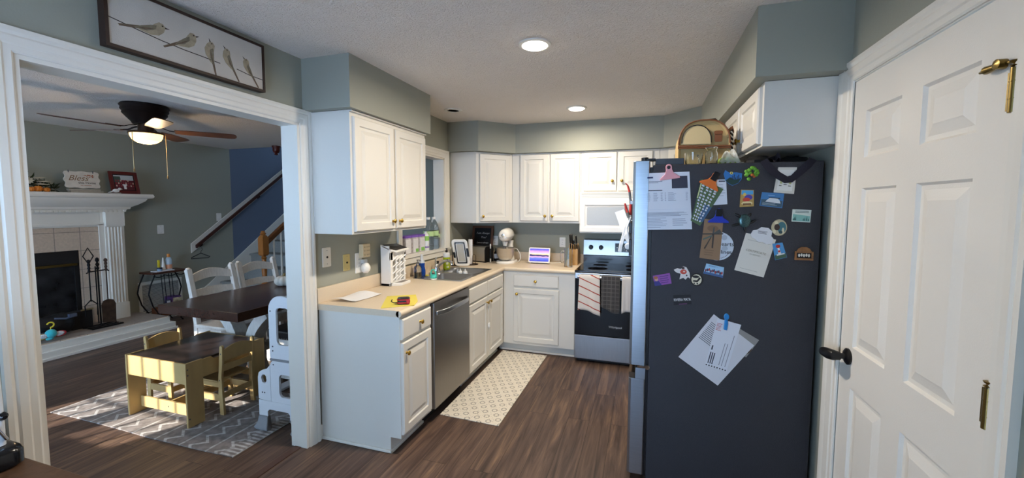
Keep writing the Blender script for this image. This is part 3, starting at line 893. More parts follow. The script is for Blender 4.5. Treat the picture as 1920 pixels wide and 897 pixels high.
# green soap with black pump
k = bottle('hand_soap', 'lime green hand soap bottle with white collar and black pump', 'bottle', (0.145, 1.545, 0.9185), [(0.001, 0), (0.032, 0), (0.036, 0.005), (0.036, 0.125), (0.001, 0.125)], col('#a9b81f', 0.25))
MB().lathe([(0.0355, 0.1252), (0.036, 0.126), (0.032, 0.165), (0.012, 0.172), (0.001, 0.172)], (0, 0, 0), 18).build('collar', PLASTW, k, smooth=40, local=True)
MB().lathe([(0.010, 0.172), (0.012, 0.176), (0.012, 0.19), (0.005, 0.193), (0.005, 0.205), (0.011, 0.206), (0.008, 0.214), (0.001, 0.215)], (0, 0, 0), 14).build('pump', BLACK, k, smooth=40, local=True)
MB().box((0.012, -0.0365, 0.055), (0.03, -0.018, 0.09)).box((0.018, -0.034, 0.02), (0.032, -0.012, 0.04)).build('label_patch', col('#e3e3b4', 0.6), k, local=True)
# small black brush stand + white cloth beside it
tag(MB().lathe([(0.001, 0), (0.02, 0), (0.022, 0.01), (0.012, 0.03), (0.01, 0.075), (0.015, 0.09), (0.001, 0.094)], (0.085, 1.475, 0.9185), 14).build('sprayer', BLACK, None, smooth=40), 'black side sprayer left of the lime green soap bottle', 'sprayer')
# white tray with black gasket leaning on a black stand
k = thing('container_lid', 'white rectangular container lid with black rim standing up by the sink', 'lid', (0.16, 1.79, CZ))
M = frame((0.115, 1.80, CZ + 0.004), Vector((0.30, 0.13, 0)).normalized() * 1, Vector((-0.035, -0.02, 0.28))) 
def rr3(ins, n, w=0.165, h=0.285, r=0.035):
    return [(x, y, n) for x, y in rrect(ins, ins, w - ins, h - ins, max(0.008, r - ins), 4)]
b = MB().at(M).loft([rr3(0, 0), rr3(0, 0.014), rr3(0.004, 0.018), rr3(0.02, 0.018), rr3(0.022, 0.012)], True, True)
b.build('lid_panel', PLASTW, k, smooth=40)
b = MB().at(M).loft([rr3(0.030, 0.0125), rr3(0.030, 0.0205), rr3(0.040, 0.0205), rr3(0.040, 0.0125)], False, False, closed=True)
b.box((0.0, 0.09, 0.012), (0.022, 0.15, 0.021)).box((0.143, 0.10, 0.012), (0.166, 0.19, 0.021))
b.build('gasket', BLACK, k, smooth=40)
b = MB().at(M).loft([rr3(0.05, 0.0122), rr3(0.05, 0.015), rr3(0.06, 0.015)], False, True).build('lid_center', mat('translucent_grey', '#b9b7ae', 0.25), k, smooth=40)
MB().box((0.075, 1.79, CZ), (0.15, 1.83, CZ + 0.006)).box((0.072, 1.815, CZ), (0.080, 1.823, CZ + 0.20)).box((0.072, 1.86, CZ), (0.080, 1.868, CZ + 0.20)).box((0.06, 1.80, CZ), (0.16, 1.90, CZ + 0.004)).build('wire_stand', BLACK, k)
# two white bottle caps on the sink divider
k = thing('bottle_nipple', 'white baby bottle top on the sink divider, nearer the faucet', 'bottle top', (0.375, 1.368, 0.918), 0, 'baby bottle tops on the sink')
MB().lathe([(0.001, 0.0), (0.021, 0.0), (0.022, 0.004), (0.021, 0.018), (0.017, 0.02), (0.001, 0.02)], (0, 0, 0), 18).build('collar', PLASTW, k, smooth=40, local=True)
MB().lathe([(0.015, 0.02), (0.012, 0.03), (0.006, 0.036), (0.005, 0.046), (0.001, 0.048)], (0, 0, 0), 14).build('teat', mat('clear_silicone', '#dcdedf', 0.25, trans=0.3), k, smooth=40, local=True)
dup(k, (0.425, 1.372, 0.918), 0, 'white baby bottle top on the sink divider, nearer the worktop front')
# paper towel holder
k = thing('paper_towel_holder', 'bronze wire paper towel holder with a thin white roll', 'paper towel holder', (0.215, 1.975, CZ))
b = MB().lathe([(0.086, 0.003), (0.083, 0.006), (0.080, 0.003), (0.083, 0.0)], (0, 0, 0), 32)
b.loft([[(r * cos(2 * pi * j / 28), r * sin(2 * pi * j / 28), z) for j in range(28)] for r, z in ((0.08, 0.002), (0.08, 0.004))])
b.tube([(0, 0, 0.003), (0, 0, 0.30)], 0.004, 8)
b.tube([(0.07, -0.02, 0.005), (0.07, -0.02, 0.10), (0.062, -0.026, 0.115), (0.05, -0.034, 0.115), (0.043, -0.04, 0.10), (0.043, -0.04, 0.005)], 0.0028, 8)
b.build('wire_frame', mat('bronze_wire', '#3b2a22', 0.4, 0.8), k, smooth=40, local=True)
MB().lathe([(0.007, 0.008), (0.024, 0.008), (0.024, 0.275), (0.007, 0.275)], (0, 0, 0), 24).build('paper_roll', PAPER, k, smooth=40, local=True)
# toaster
k = thing('toaster', 'brushed steel two-slice toaster in front of the chalkboard', 'toaster', (0.20, 2.27, CZ))
b = MB()
pr = [(-0.078, 0.012), (-0.08, 0.14), (-0.07, 0.168), (-0.045, 0.18), (0.045, 0.18), (0.07, 0.168), (0.08, 0.14), (0.078, 0.012)]
b.prism([(x, -0.13, z) for x, z in pr], (0, 0.25, 0)).build('shell', WARMSTEEL, k, smooth=35, local=True)
MB().prism([(x * 1.02, 0.1205, z + 0.001) for x, z in pr], (0, 0.012, 0)).prism([(x * 1.02, -0.142, z + 0.001) for x, z in pr], (0, 0.0115, 0)).box((-0.083, -0.142, 0), (0.083, 0.1325, 0.0118)).build('end_panels', BLACK, k, smooth=35, local=True)
MB().box((-0.035, -0.10, 0.1801), (-0.012, 0.09, 0.1815)).box((0.012, -0.10, 0.1801), (0.035, 0.09, 0.1815)).build('slot', BLACKM, k, local=True)
MB().box((0.0805, -0.02, 0.10), (0.095, 0.02, 0.112)).cyl((0.08, 0.06, 0.05), (0.09, 0.06, 0.05), 0.014, n=14).build('lever', BLACK, k, smooth=40, local=True)
k.rotation_euler = (0, 0, radians(76))
# chalkboard sign
k = thing('chalkboard_sign', 'brown framed chalkboard with white handwriting leaning at the back corner', 'sign', (0.10, 2.5, CZ))
M = frame((-0.0 + 0.022, 2.44, CZ), (1, 0.0, 0), (0, 0.17, 1))
b = MB().at(M)
W_, H_ = 0.27, 0.405
for a, c0, d, e in ((0, 0, 0.028, H_), (W_ - 0.028, 0, W_, H_), (0.028, 0, W_ - 0.028, 0.028), (0.028, H_ - 0.028, W_ - 0.028, H_)):
    b.box((a, c0, 0), (d, e, 0.016))
b.build('frame', mat('walnut_frame', '#69432e', 0.5, var=0.15, vscale=14, stretch=(3, 3, 20)), k, bevel=0.002)
MB().at(M).box((0.028, 0.028, 0.003), (W_ - 0.028, H_ - 0.028, 0.009)).build('slate', mat('chalkboard_black', '#17181b', 0.8, var=0.25, vscale=10), k)
chalk = mat('white_chalk', '#d9d9d6', 0.9)
for s_, u, v, sz in (('I am Always', 0.137, 0.315, 0.034), ('You!', 0.145, 0.265, 0.036), ('Love is always', 0.137, 0.20, 0.026)):
    text('chalk_lettering', s_, sz, M @ Matrix.Translation((u, v, 0.0095)), chalk, k, shear=0.35)
# stand mixer
k = thing('stand_mixer', 'white stand mixer with a steel bowl in the back counter corner', 'stand mixer', (0.545, 2.25, CZ), radians(4))
b = MB()
b.loft([[(x * s1, y * s1 + dy, z) for x, y in rrect(-0.105, -0.16, 0.105, 0.15, 0.09, 6)] for s1, dy, z in ((0.97, 0, 0), (1.0, 0, 0.008), (1.0, 0, 0.022), (0.93, 0, 0.032))])
b.loft([[(x, y + dy, z) for x, y in rrect(-w2, -d2, w2, d2, min(w2, d2) * 0.7, 4)] for w2, d2, dy, z in ((0.06, 0.045, 0.10, 0.03), (0.05, 0.04, 0.10, 0.12), (0.045, 0.038, 0.10, 0.20), (0.052, 0.05, 0.09, 0.25))])
rings = []
for yy, rx, rz, zc in ((-0.175, 0.012, 0.02, 0.315), (-0.168, 0.045, 0.05, 0.315), (-0.14, 0.062, 0.066, 0.315), (-0.08, 0.07, 0.073, 0.318), (0.0, 0.072, 0.075, 0.32), (0.07, 0.068, 0.072, 0.32), (0.125, 0.055, 0.06, 0.315), (0.15, 0.03, 0.035, 0.31), (0.155, 0.006, 0.008, 0.31)):
    rings.append([(rx * cos(2 * pi * j / 20), yy, zc + rz * sin(2 * pi * j / 20)) for j in range(20)])
b.loft(rings)
b.cyl((0, -0.09, 0.20), (0, -0.09, 0.26), 0.022, 0.034, 16)
b.build('mixer_body', mat('gloss_white_enamel', '#efece4', 0.15, coat=0.5), k, smooth=50, local=True)
MB().lathe([(0.001, 0.034), (0.045, 0.034), (0.05, 0.04), (0.075, 0.055), (0.097, 0.10), (0.102, 0.17), (0.106, 0.175), (0.102, 0.177), (0.098, 0.172), (0.093, 0.10), (0.07, 0.06), (0.001, 0.048)], (0, -0.075, 0), 28).build('bowl', WARMSTEEL, k, smooth=50, local=True)
b = MB()
rings = []
for dy in (-0.006, 0.006):
    pass
b.loft([[(1.02 * rx * cos(2 * pi * j / 20), yy, 0.295 + 0.0 * j + 0.0045 * sin(2 * pi * j / 20)) for j in range(20)] for yy, rx in ((-0.172, 0.03), (-0.168, 0.046), (-0.14, 0.062), (-0.08, 0.068), (0.0, 0.070), (0.07, 0.066), (0.12, 0.055))])
b.lathe([(0.001, -0.174), (0.016, -0.174), (0.018, -0.184), (0.001, -0.186)], (0, 0, 0.32), 14, 'y')
b.build('trim_band', CHROME, k, smooth=40, local=True)
MB().cyl((-0.073, -0.06, 0.322), (-0.066, -0.06, 0.322), 0.012, n=12).cyl((-0.071, -0.10, 0.325), (-0.064, -0.10, 0.325), 0.007, n=12).build('speed_knob', BLACK, k, local=True)
b = MB()
for j in range(8):
    a = 2 * pi * j / 8
    b.tube([(0, -0.085, 0.20), (0.03 * cos(a), -0.085 + 0.03 * sin(a), 0.17), (0.045 * cos(a), -0.085 + 0.045 * sin(a), 0.12), (0.02 * cos(a), -0.085 + 0.02 * sin(a), 0.075)], 0.0012, 5)
b.build('whisk', STEEL, k, local=True)
b = MB().tube([(0.05, 0.11, 0.16), (0.10, 0.08, 0.15), (0.14, 0.05, 0.10), (0.15, 0.04, 0.05), (0.13, 0.03, 0.012), (0.10, 0.06, 0.006)], 0.0035, 8)
b.build('power_cord', PLASTW, k, smooth=40, local=True)
# dark bottle and a white-tipped wand between toaster and mixer
k = bottle('sauce_bottle', 'small dark glass bottle between the chalkboard and the mixer', 'bottle', (0.375, 2.36, CZ), [(0.001, 0), (0.026, 0), (0.028, 0.006), (0.028, 0.09), (0.012, 0.12), (0.011, 0.15), (0.001, 0.15)], mat('dark_bottle_glass', '#1b1a1d', 0.1))
MB().lathe([(0.0285, 0.03), (0.029, 0.03), (0.029, 0.085), (0.0285, 0.085)], (0, 0, 0), 18).build('paper_label', PAPER, k, smooth=40, local=True)
k = thing('milk_frother', 'black handheld frother with white tip standing right of the toaster', 'frother', (0.368, 2.19, CZ))
MB().lathe([(0.001, 0), (0.007, 0), (0.008, 0.006), (0.008, 0.045), (0.001, 0.045)], (0, 0, 0), 12).lathe([(0.001, 0.16), (0.008, 0.16), (0.008, 0.21), (0.001, 0.213)], (0, 0, 0), 12).build('white_end', PLASTW, k, smooth=40, local=True)
MB().lathe([(0.001, 0.0452), (0.0075, 0.0452), (0.0075, 0.1598), (0.001, 0.1598)], (0, 0, 0), 12).build('shaft', BLACK, k, smooth=40, local=True)
k = bottle('pepper_mill', 'small black and white shaker beside the toaster lever', 'shaker', (0.30, 2.392, CZ), [(0.001, 0), (0.022, 0), (0.023, 0.03), (0.016, 0.05), (0.02, 0.09), (0.016, 0.11), (0.001, 0.113)], BLACK)
MB().lathe([(0.0235, 0.01), (0.0245, 0.012), (0.0245, 0.024), (0.0235, 0.026)], (0, 0, 0), 16).build('band', PLASTW, k, smooth=40, local=True)
# smart display
k = thing('smart_display', 'white tablet display showing a purple sunset on the back counter', 'tablet', (0.91, 2.28, CZ))
M = frame((0.79, 2.262, CZ + 0.012), (1, 0, 0), (0, 0.24, 1))
b = MB().at(M).prism([(x, y, -0.012) for x, y in rrect(0, 0, 0.245, 0.17, 0.012, 4)], (0, 0, 0.012))
b.build('bezel', PLASTW, k, bevel=0.002)
def screen_mat():
    m, nt, b = nodes_of('sunset_screen')
    tc = nt.nodes.new('ShaderNodeTexCoord'); s = nt.nodes.new('ShaderNodeSeparateXYZ'); nt.links.new(tc.outputs['Generated'], s.inputs[0])
    n = N(nt, 'ShaderNodeTexNoise', Scale=5.0, Detail=4.0); nt.links.new(tc.outputs['Generated'], n.inputs['Vector'])
    h = mth(nt, 'ADD', s.outputs[2], mth(nt, 'MULTIPLY', mth(nt, 'SUBTRACT', n.outputs[0], 0.5), 0.12))
    c = ramp(nt, h, [(0.02, '#3b3fae'), (0.25, '#5b6fd0'), (0.36, '#c89ad0'), (0.42, '#2a2a55'), (0.52, '#34386e'), (0.55, '#ffd08a'), (0.68, '#d9a0d8'), (0.95, '#4b4fe0')])
    nt.links.new(c, b.inputs['Base Color']); nt.links.new(c, b.inputs['Emission Color'])
    b.inputs['Emission Strength'].default_value = 0.9
    b.inputs['Roughness'].default_value = 0.1
    return m
MB().at(M).prism([(x, y, 0.0002) for x, y in rrect(0.014, 0.016, 0.231, 0.156, 0.004, 2)], (0, 0, 0.001)).build('screen', screen_mat(), k)
MB().prism([(0.82, 2.27, CZ), (1.01, 2.27, CZ), (0.99, 2.36, CZ), (0.84, 2.36, CZ)], (0, 0, 0.014)).prism([(0.83, 2.285, CZ), (0.83, 2.355, CZ), (0.83, 2.302, CZ + 0.10)], (0.17, 0, 0)).build('base', mat('charcoal_fabric', '#2c2d30', 0.9), k)
MB().tube([(0.99, 2.33, CZ + 0.006), (1.06, 2.36, CZ + 0.004), (1.13, 2.42, CZ + 0.004), (1.16, 2.49, CZ + 0.03), (1.14, 2.515, CZ + 0.10)], 0.0025, 6).build('power_cord', PLASTW, k, smooth=40)
# knife block
k = thing('knife_block', 'light wooden knife block full of black-handled knives', 'knife block', (1.29, 2.36, CZ))
b = MB().prism([(1.245, 2.29, CZ), (1.245, 2.46, CZ), (1.245, 2.46, CZ + 0.15), (1.245, 2.33, CZ + 0.235), (1.245, 2.29, CZ + 0.205)], (0.095, 0, 0))
b.build('block', mat('beech_wood', '#c19760', 0.5, var=0.12, vscale=10, stretch=(10, 10, 1.5)), k, bevel=0.003)
sr = 0
for i, (x, dz, L) in enumerate(((1.252, 0.0, 0.13), (1.272, 0.005, 0.12), (1.293, -0.02, 0.085), (1.318, 0.0, 0.115), (1.262, -0.045, 0.075), (1.286, -0.05, 0.07), (1.310, -0.05, 0.075), (1.33, -0.045, 0.07))):
    y_, z_ = 2.34 - (0.035 if dz < -0.03 else 0.0), CZ + 0.215 + dz
    d_ = Vector((0, -0.42, 0.91)).normalized()
    p = Vector((x, y_, z_)); e = p + d_ * L
    kb = MB().strip([p - d_ * 0.02, p + d_ * L * 0.5, e], [0.015, 0.017, 0.015], 0.022, (1, 0, 0)).build('knife_handle', BLACK, k, bevel=0.003)
    MB().cyl(e - d_ * 0.002, e + d_ * 0.004, 0.008, n=10).build('knife_cap', CHROME, kb)
# glass mug
k = thing('glass_mug', 'clear glass beer mug with handle in front of the knife block', 'mug', (1.265, 2.14, CZ))
MB().lathe([(0.001, 0.0), (0.040, 0.0), (0.043, 0.004), (0.043, 0.20), (0.0405, 0.20), (0.040, 0.012), (0.001, 0.012)], (0, 0, 0), 24).build('glass_body', GLASS, k, smooth=40, local=True)
MB().tube([(-0.041, -0.01, 0.165), (-0.07, -0.014, 0.165), (-0.08, -0.016, 0.14), (-0.08, -0.016, 0.07), (-0.07, -0.014, 0.045), (-0.041, -0.01, 0.045)], 0.006, 10).build('handle', GLASS, k, smooth=40, local=True)
# papers and tape measure
k = MB()
def fold(u, v):
    return (0.05 + 0.17 * u + 0.02 * v, 0.06 + 0.26 * v + 0.03 * u, CZ + 0.008 + 0.022 * abs(v - 0.45) * (1 - 0.6 * u) + 0.006 * sin(u * 5))
pp = k.sheet(fold, 10, 12, 0.0008).build('folded_letter', PAPER, None, smooth=50)
tag(pp, 'white folded letter lying on the worktop near the wall plates', 'paper')
e = MB().prism([(0.475, 0.005, CZ), (0.632, 0.135, CZ), (0.592, 0.245, CZ), (0.475, 0.415, CZ), (0.315, 0.30, CZ)], (0, 0, 0.003))
e.prism([(0.315, 0.30, CZ + 0.0031), (0.475, 0.415, CZ + 0.0031), (0.492, 0.39, CZ + 0.0031), (0.337, 0.275, CZ + 0.0031)], (0, 0, 0.0006))
yp = e.build('notepad', col('#d9c95a', 0.8), None)
tag(yp, 'yellow envelope lying on the worktop under the tape measure', 'envelope')
k = thing('tape_measure', 'red and black tape measure lying on the yellow envelope', 'tape measure', (0.545, 0.15, CZ + 0.0037), radians(28))
MB().prism([(x, y, 0) for x, y in rrect(-0.038, -0.034, 0.038, 0.036, 0.018, 4)], (0, 0, 0.038)).build('case', BLACK, k, bevel=0.004, local=True)
b = MB()
b.loft([[(x, y, z) for x, y in rrect(-0.041, -0.037, 0.041, 0.039, 0.02, 4)] for z in (0.006, 0.015)])
b.loft([[(x, y, z) for x, y in rrect(-0.041, -0.037, 0.041, 0.039, 0.02, 4)] for z in (0.026, 0.033)])
b.box((0.02, -0.041, 0.004), (0.041, -0.030, 0.034))
b.build('grip', col('#b3242a', 0.5), k, bevel=0.003, local=True)
MB().prism([(x, y, 0.0382) for x, y in arc(0, 0, 0.022, 0, 345, 18)], (0, 0, 0.001)).build('sticker', mat('sticker_dark', '#2c2730', 0.5), k, local=True)
MB().tube([(-0.04, -0.02, 0.012), (-0.06, -0.032, 0.014), (-0.075, -0.024, 0.022), (-0.07, -0.012, 0.03)], 0.003, 8).build('wrist_strap', BLACKM, k, smooth=40, local=True)

# ------------------------------------------------------------------ wall plates
def plate(name, label, cat, M, m, kind, w=0.07, h=0.115):
    """M maps (u,v,n) with origin at plate centre."""
    k = thing(name, label, cat, M.translation)
    MB().at(M).loft([[(x, y, n) for x, y in rrect(-w / 2 + i, -h / 2 + i, w / 2 - i, h / 2 - i, 0.006, 2)] for i, n in ((0, 0.0003), (0, 0.003), (0.004, 0.006))]).build('cover_plate', m, k)
    d = MB().at(M)
    if kind == 'blank':
        d.cyl((0, 0, 0.006), (0, 0, 0.010), 0.007, n=12)
        d.build('phone_jack', INKB, k)
    elif kind == 'switch':
        d.prism([(-0.012, -0.022, 0.006), (0.012, -0.022, 0.006), (0.012, 0.022, 0.006), (-0.012, 0.022, 0.006)], (0, 0, 0.001)).prism([(-0.005, -0.004, 0.007), (0.005, -0.004, 0.007), (0.005, 0.010, 0.007), (-0.005, 0.010, 0.007)], (0, 0, 0.009))
        d.build('toggle', m, k)
    elif kind == 'outlet':
        for v in (-0.026, 0.026):
            d.prism([(x, y + v, 0.006) for x, y in rrect(-0.017, -0.016, 0.017, 0.016, 0.008, 3)], (0, 0, 0.002))
        fo = d.build('receptacle', m, k)
        s = MB().at(M)
        for v in (-0.026, 0.026):
            for u in (-0.006, 0.006):
                s.box((u - 0.0012, v - 0.003, 0.008), (u + 0.0012, v + 0.006, 0.0084))
        s.build('slots', INKB, fo)
    s = MB().at(M)
    for v in ((-0.045, 0.045) if kind != 'outlet' else (0,)):
        s.cyl((0, v, 0.006), (0, v, 0.0075), 0.003, n=8)
    s.build('screws', DARKSTEEL, k)
    return k
XW = lambda y, z: frame((0.0, y, z), (0, 1, 0), (0, 0, 1))
YW = lambda x, z: frame((x, YB, z), (1, 0, 0), (0, 0, 1))
plate('phone_plate', 'cream wall plate nearest the opening, above the worktop', 'wall plate', XW(0.085, 1.205), CREAM, 'blank', 0.078, 0.13)
plate('cable_plate', 'almond yellow cable wall plate between cream plate and outlet', 'wall plate', XW(0.275, 1.145), col('#d2bf80', 0.45), 'blank', 0.07, 0.118)
plate('outlet', 'white wall outlet behind the night light, over the worktop', 'outlet', XW(0.405, 1.125), PLASTW, 'outlet', 0.075, 0.15)
k = thing('outlet_adapter', 'beige multi-plug adapter above the white night light', 'adapter', (0.02, 0.45, 1.215))
b = MB().box((0.0065, 0.402, 1.165), (0.045, 0.488, 1.265)).build('block', ALMOND, k, bevel=0.004)
s = MB()
for y_ in (0.424, 0.452, 0.474):
    for z_ in (1.185, 1.215, 1.243):
        s.box((0.0451, y_ - 0.006, z_ - 0.005), (0.0455, y_ - 0.004, z_ + 0.005)).box((0.0451, y_ + 0.003, z_ - 0.005), (0.0455, y_ + 0.005, z_ + 0.005))
s.build('slots', INKB, k)
k = thing('night_light', 'white plug-in air freshener plugged in below the beige adapter', 'plug-in', (0.03, 0.435, 1.09))
MB().lathe([(0.001, 0.0), (0.026, 0.004), (0.036, 0.02), (0.034, 0.04), (0.022, 0.055), (0.001, 0.06)], (0.0075, 0.44, 1.085), 20, 'x', sc=(1, 1.15)).build('housing', PLASTW, k, smooth=50)
MB().box((0.0075, 0.418, 1.12), (0.04, 0.462, 1.150)).build('refill', mat('clear_cap', '#e8eef2', 0.15, trans=0.4), k, bevel=0.006)
plate('outlet', 'white outlet on the back wall behind the stand mixer', 'outlet', YW(0.298, 1.137), PLASTW, 'outlet')
plate('outlet', 'white outlet on the back wall left of the knife block', 'outlet', YW(1.124, 1.138), PLASTW, 'outlet')

# ------------------------------------------------------------------ on the pass-through sill
SZ = 1.1105
tubm = mat('tub_grey_print', '#b9b4b6', 0.5, var=0.25, vscale=60)
k = thing('formula_tub', 'purple-lidded grey tub at the near end of the sill', 'tub', (-0.06, 1.115, SZ), 0, 'purple-lidded tubs on the sill')
MB().loft([[(x, y, z) for x, y in rrect(-0.045, -0.058, 0.045, 0.058, 0.022, 4)] for z in (0, 0.148)]).build('tub_body', tubm, k, smooth=40, local=True)
MB().loft([[(x, y, z) for x, y in rrect(-0.047, -0.06, 0.047, 0.06, 0.024, 4)] for z in (0.1482, 0.166)]).build('lid', col('#7a55b5', 0.4), k, smooth=40, local=True)
tl = MB().box((0.0452, -0.05, 0.01), (0.0458, 0.04, 0.135)).build('tub_label', mat('tub_white_label', '#dcdce0', 0.5, var=0.06, vscale=40), k, local=True)
k2 = dup(k, (-0.06, 1.24, SZ), 0, 'purple-lidded tub in the middle of the sill trio')
k3 = dup(k, (-0.06, 1.362, SZ), 0, 'purple-lidded tub beside the small green-label bottle')
for kk, (y0_, z0_, y1_, z1_) in ((k2, (-0.005, 0.01, 0.045, 0.04)), (k3, (-0.03, 0.012, 0.035, 0.045))):
    MB().box((0.0459, y0_, z0_), (0.0464, y1_, z1_)).build('green_patch', col('#7fb75b', 0.5), kk, local=True)
k = bottle('supplement_bottle', 'small white bottle with green cap label beside the purple-lidded tubs', 'bottle', (-0.035, 1.455, SZ), [(0.001, 0), (0.03, 0), (0.032, 0.006), (0.032, 0.15), (0.02, 0.17), (0.012, 0.175), (0.012, 0.19), (0.001, 0.19)], mat('frosted_bottle', '#dfe3e4', 0.3))
MB().lathe([(0.0322, 0.10), (0.0328, 0.10), (0.0328, 0.145), (0.0322, 0.145)], (0, 0, 0), 18).build('green_band', col('#8fc460', 0.5), k, smooth=40, local=True)
MB().lathe([(0.0322, 0.03), (0.0328, 0.03), (0.0328, 0.045), (0.0322, 0.045)], (0, 0, 0), 18).build('purple_band', col('#8f7fb8', 0.5), k, smooth=40, local=True)
prof = [(0.001, 0), (0.047, 0), (0.052, 0.008)]
for i in range(7):
    z = 0.02 + i * 0.016
    prof += [(0.052, z), (0.0485, z + 0.008)]
prof += [(0.052, 0.135), (0.052, 0.19), (0.049, 0.20), (0.052, 0.215), (0.045, 0.245), (0.028, 0.285), (0.018, 0.30), (0.017, 0.32), (0.001, 0.32)]
k = thing('water_jug', 'ribbed clear plastic water bottle with green label, first of the three on the sill', 'water bottle', (-0.055, 1.545, SZ), 0, 'clear water bottles on the sill')
MB().lathe(prof, (0, 0, 0), 28).build('bottle_body', PET, k, smooth=35, local=True)
MB().lathe([(0.0525, 0.138), (0.053, 0.138), (0.053, 0.188), (0.0525, 0.188)], (0, 0, 0), 24).build('wrap_label', col('#b9d79a', 0.5), k, smooth=40, local=True)
MB().lathe([(0.019, 0.305), (0.0195, 0.305), (0.0195, 0.327), (0.001, 0.328)], (0, 0, 0), 16).build('cap', PLASTW, k, smooth=40, local=True)
dup(k, (-0.055, 1.653, SZ), 0.6, 'ribbed clear plastic water bottle in the middle of the three on the sill')
k3 = dup(k, (-0.06, 1.73, SZ), 0, 'ribbed clear plastic water bottle in the far corner of the sill')
k3.location = (-0.07, 1.745, SZ); k3.scale = (0.62, 0.62, 0.80)
# ------------------------------------------------------------------ kitchen mat
def mat_floor():
    m, nt, b = nodes_of('printed_vinyl_mat')
    x, y, z = pos_xyz(nt)
    xr = mth(nt, 'ADD', mth(nt, 'MULTIPLY', x, 12.0), mth(nt, 'MULTIPLY', y, 7.0))
    yr = mth(nt, 'SUBTRACT', mth(nt, 'MULTIPLY', y, 12.0), mth(nt, 'MULTIPLY', x, 7.0))
    a = mth(nt, 'SUBTRACT', mth(nt, 'FRACT', xr), 0.5)
    c = mth(nt, 'SUBTRACT', mth(nt, 'FRACT', yr), 0.5)
    d = mth(nt, 'SQRT', mth(nt, 'ADD', mth(nt, 'MULTIPLY', a, a), mth(nt, 'MULTIPLY', c, c)))
    ang = nt.nodes.new('ShaderNodeMath'); ang.operation = 'ARCTAN2'; nt.links.new(a, ang.inputs[0]); nt.links.new(c, ang.inputs[1])
    wob = mth(nt, 'MULTIPLY', mth(nt, 'SINE', mth(nt, 'MULTIPLY', ang.outputs[0], 9.0)), 0.03)
    ring = mth(nt, 'LESS_THAN', mth(nt, 'ABSOLUTE', mth(nt, 'SUBTRACT', mth(nt, 'ADD', d, wob), 0.25)), 0.05)
    n = N(nt, 'ShaderNodeTexVoronoi', Scale=62.0); nt.links.new(vec(nt, x, y, 0.0), n.inputs['Vector'])
    spk = mth(nt, 'MULTIPLY', mth(nt, 'LESS_THAN', n.outputs['Distance'], 0.22), mth(nt, 'GREATER_THAN', d, 0.36))
    col1 = mixc(nt, mth(nt, 'MULTIPLY', spk, 0.55), '#e0d8c8', '#86807a')
    col2 = mixc(nt, mth(nt, 'MULTIPLY', ring, 0.7), col1, '#55544f')
    nt.links.new(col2, b.inputs['Base Color'])
    b.inputs['Roughness'].default_value = 0.6
    return m
o = MB().prism([(x, y, 0.0005) for x, y in [(0.605, 0.515), (1.073, 0.495), (1.088, 1.945), (0.602, 1.95)]], (0, 0, 0.006)).build('kitchen_mat', mat_floor(), None, bevel=0.002)
tag(o, 'cream kitchen mat printed with grey rings lying in front of the sink', 'mat')

# ------------------------------------------------------------------ ceiling lamps
lampm = mat('lit_diffuser', '#fff4e4', 0.5, emit=26.0)
for i, (x, y, lb) in enumerate(((1.418, 0.125, 'round lit recessed ceiling light nearer the camera'), (1.411, 1.64, 'round lit recessed ceiling light near the back wall'))):
    k = thing('recessed_light', lb, 'ceiling light', (x, y, CE), 0, 'recessed ceiling lights')
    MB().lathe([(0.068, 2.4395), (0.092, 2.4395), (0.090, 2.433), (0.072, 2.430), (0.068, 2.434)], (x, y, 0), 32).build('trim_ring', TRIM, k, smooth=40)
    MB().lathe([(0.001, 2.418), (0.03, 2.419), (0.055, 2.423), (0.0675, 2.4305), (0.0675, 2.4385), (0.001, 2.4385)], (x, y, 0), 32).build('diffuser', lampm, k, smooth=40)
    ld = bpy.data.lights.new('downlight', 'AREA'); ld.shape = 'DISK'; ld.size = 0.13; ld.energy = LAMP_W * (1.0 if i == 0 else 0.55); ld.color = (1.0, 0.88, 0.73); ld.spread = radians(175)
    lo = bpy.data.objects.new('downlight', ld); COL.objects.link(lo); lo.location = (x, y, 2.414)
k = thing('ceiling_vent', 'round unlit recessed fitting in the ceiling by the left soffit', 'ceiling fitting', (0.305, 1.39, CE))
MB().lathe([(0.05, 2.4395), (0.085, 2.4395), (0.08, 2.432), (0.055, 2.430), (0.05, 2.434)], (0.305, 1.39, 0), 28).build('trim_ring', TRIM, k, smooth=40)
MB().lathe([(0.001, 2.434), (0.0495, 2.434), (0.0495, 2.438), (0.001, 2.438)], (0.305, 1.39, 0), 28).build('insert', mat('cream_insert', '#cfc8ba', 0.5), k, smooth=40)

# ------------------------------------------------------------------ bird picture over the opening
PB = [(0.0, -1.062, 2.160), (0.0, -0.368, 2.160), (0.0, -0.368, 2.405), (0.0, -1.062, 2.405)]
k = thing('bird_picture', 'framed canvas of five birds on a wire above the opening', 'picture', (0.0, -0.715, 2.16))
PW, PH = 0.694, 0.247
M = frame((0.0005, -1.062, 2.160), (0, 1, 0), (0, 0, 1))
b = MB().at(M)
for a, c0, d, e in ((0, 0, 0.012, PH), (PW - 0.012, 0, PW, PH), (0.012, 0, PW - 0.012, 0.012), (0.012, PH - 0.012, PW - 0.012, PH)):
    b.box((a, c0, 0), (d, e, 0.038))
b.build('frame', mat('dark_walnut', '#33221b', 0.5), k)
MB().at(M).box((0.012, 0.012, 0.004), (PW - 0.012, PH - 0.012, 0.033)).build('canvas', mat('painted_canvas', '#c9c2b8', 0.9, var=0.07, vscale=5, bump=0.3, bscale=400), k)
birdm = [mat('bird_grey', '#7d7563', 0.9, var=0.25, vscale=60), mat('bird_brown', '#6c5c4b', 0.9, var=0.2, vscale=50), mat('bird_pale', '#a5987f', 0.9, var=0.15, vscale=70), mat('bird_dark', '#3b342d', 0.9)]
b = MB().at(M)
